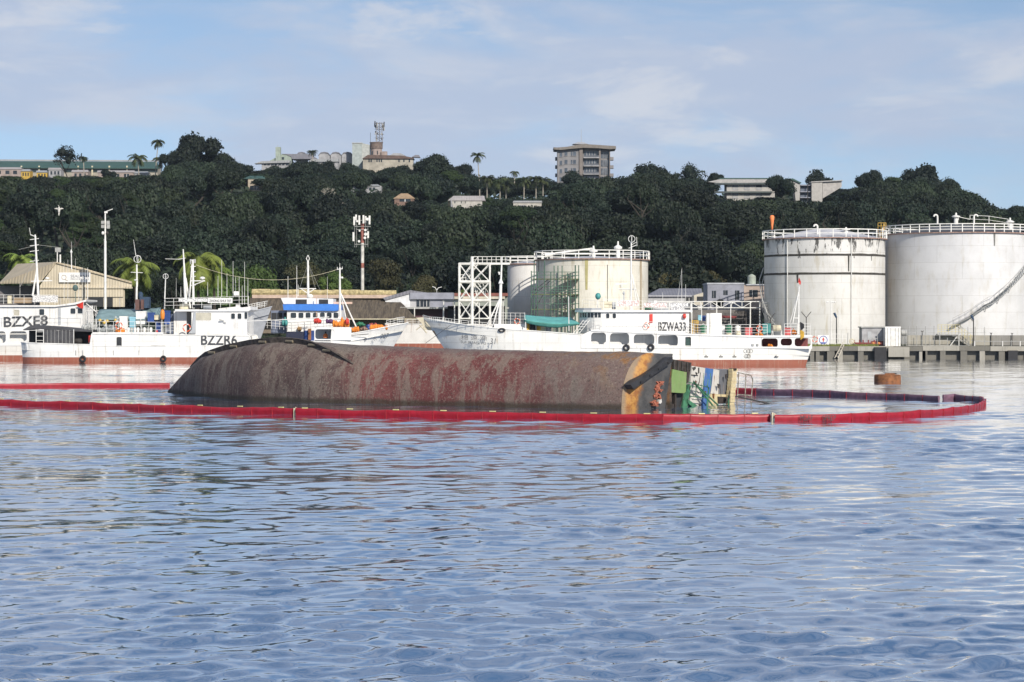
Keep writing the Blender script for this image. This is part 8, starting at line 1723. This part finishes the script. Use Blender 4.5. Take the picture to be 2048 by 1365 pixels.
# mid-slope houses
for lb, k, D, wall, roof, wm, rm, wins in (('cream house with grey roof half hidden on the left slope', 'k2', 690, (188, 318, 520, 660), (150, 330, 200, 316, 522, 500), plain('beige_wall', (.42, .36, .28), .8), GRN_R, ((205, 235, 582, 616), (240, 280, 582, 616))),
        ('low flat grey-roofed house above the dead tree', 'k2', 690, (1030, 1280, 582, 640), (1010, 1270, 1030, 1255, 582, 570), RWALL, RTIN, ((1060, 1100, 590, 612), (1180, 1230, 595, 615))),
        ('small house with tan gabled roof at the grassy clearing', 'k2', 640, (1388, 1546, 680, 740), (1380, 1556, 1440, 1500, 684, 644), plain('brown_wall', (.2, .13, .1), .8), plain('tan_tile_roof', (.34, .24, .15), .85, .25), ((1430, 1520, 690, 712),)),
        ('white house with broad pale roof on stilts at the dark slope', 'k3', 640, (92, 345, 696, 732), (66, 372, 110, 362, 700, 664), plain('off_white_wall', (.44, .42, .38), .8), PINKR, ((118, 126, 708, 726), (172, 178, 708, 726), (205, 210, 708, 726))),
        ('long low white house with blue lower wall beside royal palms', 'k3', 650, (600, 832, 712, 742), (596, 838, 604, 834, 716, 704), plain('off_white_wall', (.44, .42, .38), .8), RTIN, ((640, 700, 742, 756, BWALL),))):
    zz = fr(k, D); shed('hillside_house', lb, zz, wall, roof, 6, wm, rm, wins=wins, zb=ground_z(zz.x(wall[0]), D) - 1)
o = thing('stilt_posts', 'white posts and steps under the broad-roofed stilt house', 'posts', fr('k3', 639).p(90, 800)); z3 = fr('k3', 639.0); mb = MB(); mb.tube(z3.p(94, 805), z3.p(92, 690), .22); mb.tube(z3.p(104, 800), z3.p(104, 735), .15); mb.build('post', RWALL, o); mb = MB(); mb.zprism(z3, [(96, 800), (120, 806), (134, 820), (100, 826)], 1, 0); mb.zprism(z3, [(8, 838), (46, 840), (46, 876), (30, 862), (8, 860)], 1, 0); mb.build('step', RWALL, o)
# apartment tower
z3 = fr('k3', 800.0); o = thing('apartment_tower', 'grey apartment tower with wavy overhanging roof and balconies', 'apartment tower', (z3.x(1180), 805, ground_z(z3.x(1180), 800)))
AW = plain('grey_tower_render', (.22, .215, .22), .85, .15, .5); AW2 = plain('brown_grey_pilaster', (.20, .175, .16), .85, .15)
mb = MB(); mb.zbox(z3, 962, 1140, 280, 720, 9, 0); mb.build('left_wing', AW, o); mb = MB(); mb.zbox(z3, 1142, 1170, 268, 720, 8, -.5); mb.zbox(z3, 1302, 1316, 270, 720, 4, -.4); mb.zbox(z3, 1388, 1394, 275, 720, 4, -.2); mb.build('pilaster', AW2, o); mb = MB(); mb.zbox(z3, 1172, 1392, 272, 720, 8, 1.2); mb.build('right_wing', AW, o)
mb = MB(); mb.zprism(z3, [(930, 266), (960, 268), (1040, 262), (1100, 250), (1170, 240), (1260, 244), (1340, 250), (1442, 256), (1442, 278), (1390, 282), (1300, 274), (1180, 270), (1060, 280), (1000, 288), (935, 284)], 12, -1.5); mb.build('overhanging_roof', plain('brown_grey_roof_edge', (.19, .17, .15), .8), o)
mb = MB(); mb.zprism(z3, [(1086, 240), (1130, 224), (1175, 224), (1215, 240)], 5, 2); mb.build('roof_cap', plain('pale_blue_grey_roof', (.3, .32, .36), .6), o); mb = MB(); mb.tube(z3.p(1157, 240, 4), z3.p(1157, 118, 4), .09, .05); mb.build('lightning_mast', STEEL, o)
for fl in range(4):
    y = 300 + fl * 67.5
    for x0, x1, yy in ((980, 1000, 10), (1020, 1044, 2), (1072, 1084, 2), (1090, 1114, 2)): mb = MB(); mb.zbox(z3, x0, x1, y + yy, y + yy + 34, .06, -.04); f_ = mb.build('window', glassy('tower_glass', (.10, .12, .15)) if 'tower_glass' not in bpy.data.materials else bpy.data.materials['tower_glass'], o); mb = MB(); mb.zbox(z3, x0 - 3, x1 + 3, y + yy + 34, y + yy + 38, .25, -.2); mb.build('sill', AW, f_)
    mb = MB(); mb.zbox(z3, 1180, 1300, y, y + 50, .2, 1.05); f_ = mb.build('balcony_door', bpy.data.materials['tower_glass'], o)
    for x in (1200, 1222, 1244, 1266, 1286): mb = MB(); mb.zbox(z3, x, x + 5, y + 2, y + 34, .1, .98); mb.build('mullion', RWALL, f_)
    mb = MB(); mb.zbox(z3, 1176, 1304, y + 47, y + 55, 1.8, -.55); b_ = mb.build('balcony', RWALL, o); mb = MB(); mb.zbox(z3, 1178, 1302, y + 33, y + 46, .06, -.5); mb.build('balustrade', plain('dark_balustrade', (.10, .11, .13), .5), b_)
    mb = MB(); mb.zbox(z3, 1320, 1386, y + 4, y + 56, .08, 1.1); f_ = mb.build('window', bpy.data.materials['tower_glass'], o)
    for x in (1334, 1350, 1366): mb = MB(); mb.zbox(z3, x, x + 4, y + 4, y + 56, .05, 1.02); mb.build('mullion', RWALL, f_)
    for x0, x1 in ((1392, 1422), (944, 964)): mb = MB(); mb.zbox(z3, x0, x1, y + 46, y + 72, 3, 2.5); mb.build('side_balcony', AW, o)
# balcony building and stair tower at right
z4 = fr('k4', 700.0); o = thing('balcony_building', 'white two-storey building with balcony windows and dark flat roof', 'building', (z4.x(420), 703, ground_z(z4.x(420), 700))); OW = plain('off_white_render', (.40, .385, .36), .8, .12)
mb = MB(); mb.zbox(z4, 225, 520, 262, 420, 8, 1); mb.build('wall', OW, o); mb = MB(); mb.zprism(z4, [(110, 258), (190, 240), (500, 236), (510, 262), (180, 266)], 10, 0); mb.build('roof', plain('pale_roof_edge', (.38, .37, .36), .8), o); mb = MB(); mb.zbox(z4, 180, 500, 234, 240, 10, -.15); mb.build('roof_coping', GRN_R, o)
for y in (264, 316): mb = MB(); mb.zbox(z4, 150, 505, y, y + 10, 1.2, -.2); mb.build('dark_canopy', plain('dark_green_canopy', (.06, .075, .075), .7), o)
for x in (260, 332, 405):
    for y in (276, 328): mb = MB(); mb.zbox(z4, x, x + 35, y, y + 32, .08, .95); f_ = mb.build('window', PANE, o); mb = MB(); mb.zbox(z4, x, x + 35, y + 16, y + 32, .06, .88); mb.build('balustrade', plain('grey_balustrade', (.33, .33, .33), .7), f_)
mb = MB(); mb.zprism(z4, [(600, 250), (640, 246), (676, 264), (672, 385), (650, 385), (640, 300)], 5, 1.5); mb.build('end_gable', OW, o); mb = MB(); mb.zprism(z4, [(590, 244), (630, 236), (686, 264), (676, 268), (628, 246)], 6, 1); mb.build('end_roof', GRN_R, o)
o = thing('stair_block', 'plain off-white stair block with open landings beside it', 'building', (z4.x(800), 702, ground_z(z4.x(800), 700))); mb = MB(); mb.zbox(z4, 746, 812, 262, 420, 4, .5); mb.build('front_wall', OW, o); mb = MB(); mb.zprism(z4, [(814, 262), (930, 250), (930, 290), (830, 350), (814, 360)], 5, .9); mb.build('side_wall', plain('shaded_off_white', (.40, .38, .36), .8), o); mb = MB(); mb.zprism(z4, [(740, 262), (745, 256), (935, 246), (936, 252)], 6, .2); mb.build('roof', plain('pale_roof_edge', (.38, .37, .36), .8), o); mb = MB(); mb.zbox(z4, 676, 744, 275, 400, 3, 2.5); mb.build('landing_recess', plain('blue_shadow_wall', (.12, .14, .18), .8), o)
for y in (276, 316, 352): mb = MB(); mb.zbox(z4, 676, 744, y, y + 5, 1.5, 1.2); mb.build('landing_slab', BWALL, o)
for x in (720,): mb = MB(); mb.zbox(z4, x, x + 4, 270, 400, .3, 1.1); mb.build('landing_post', DKST, o)
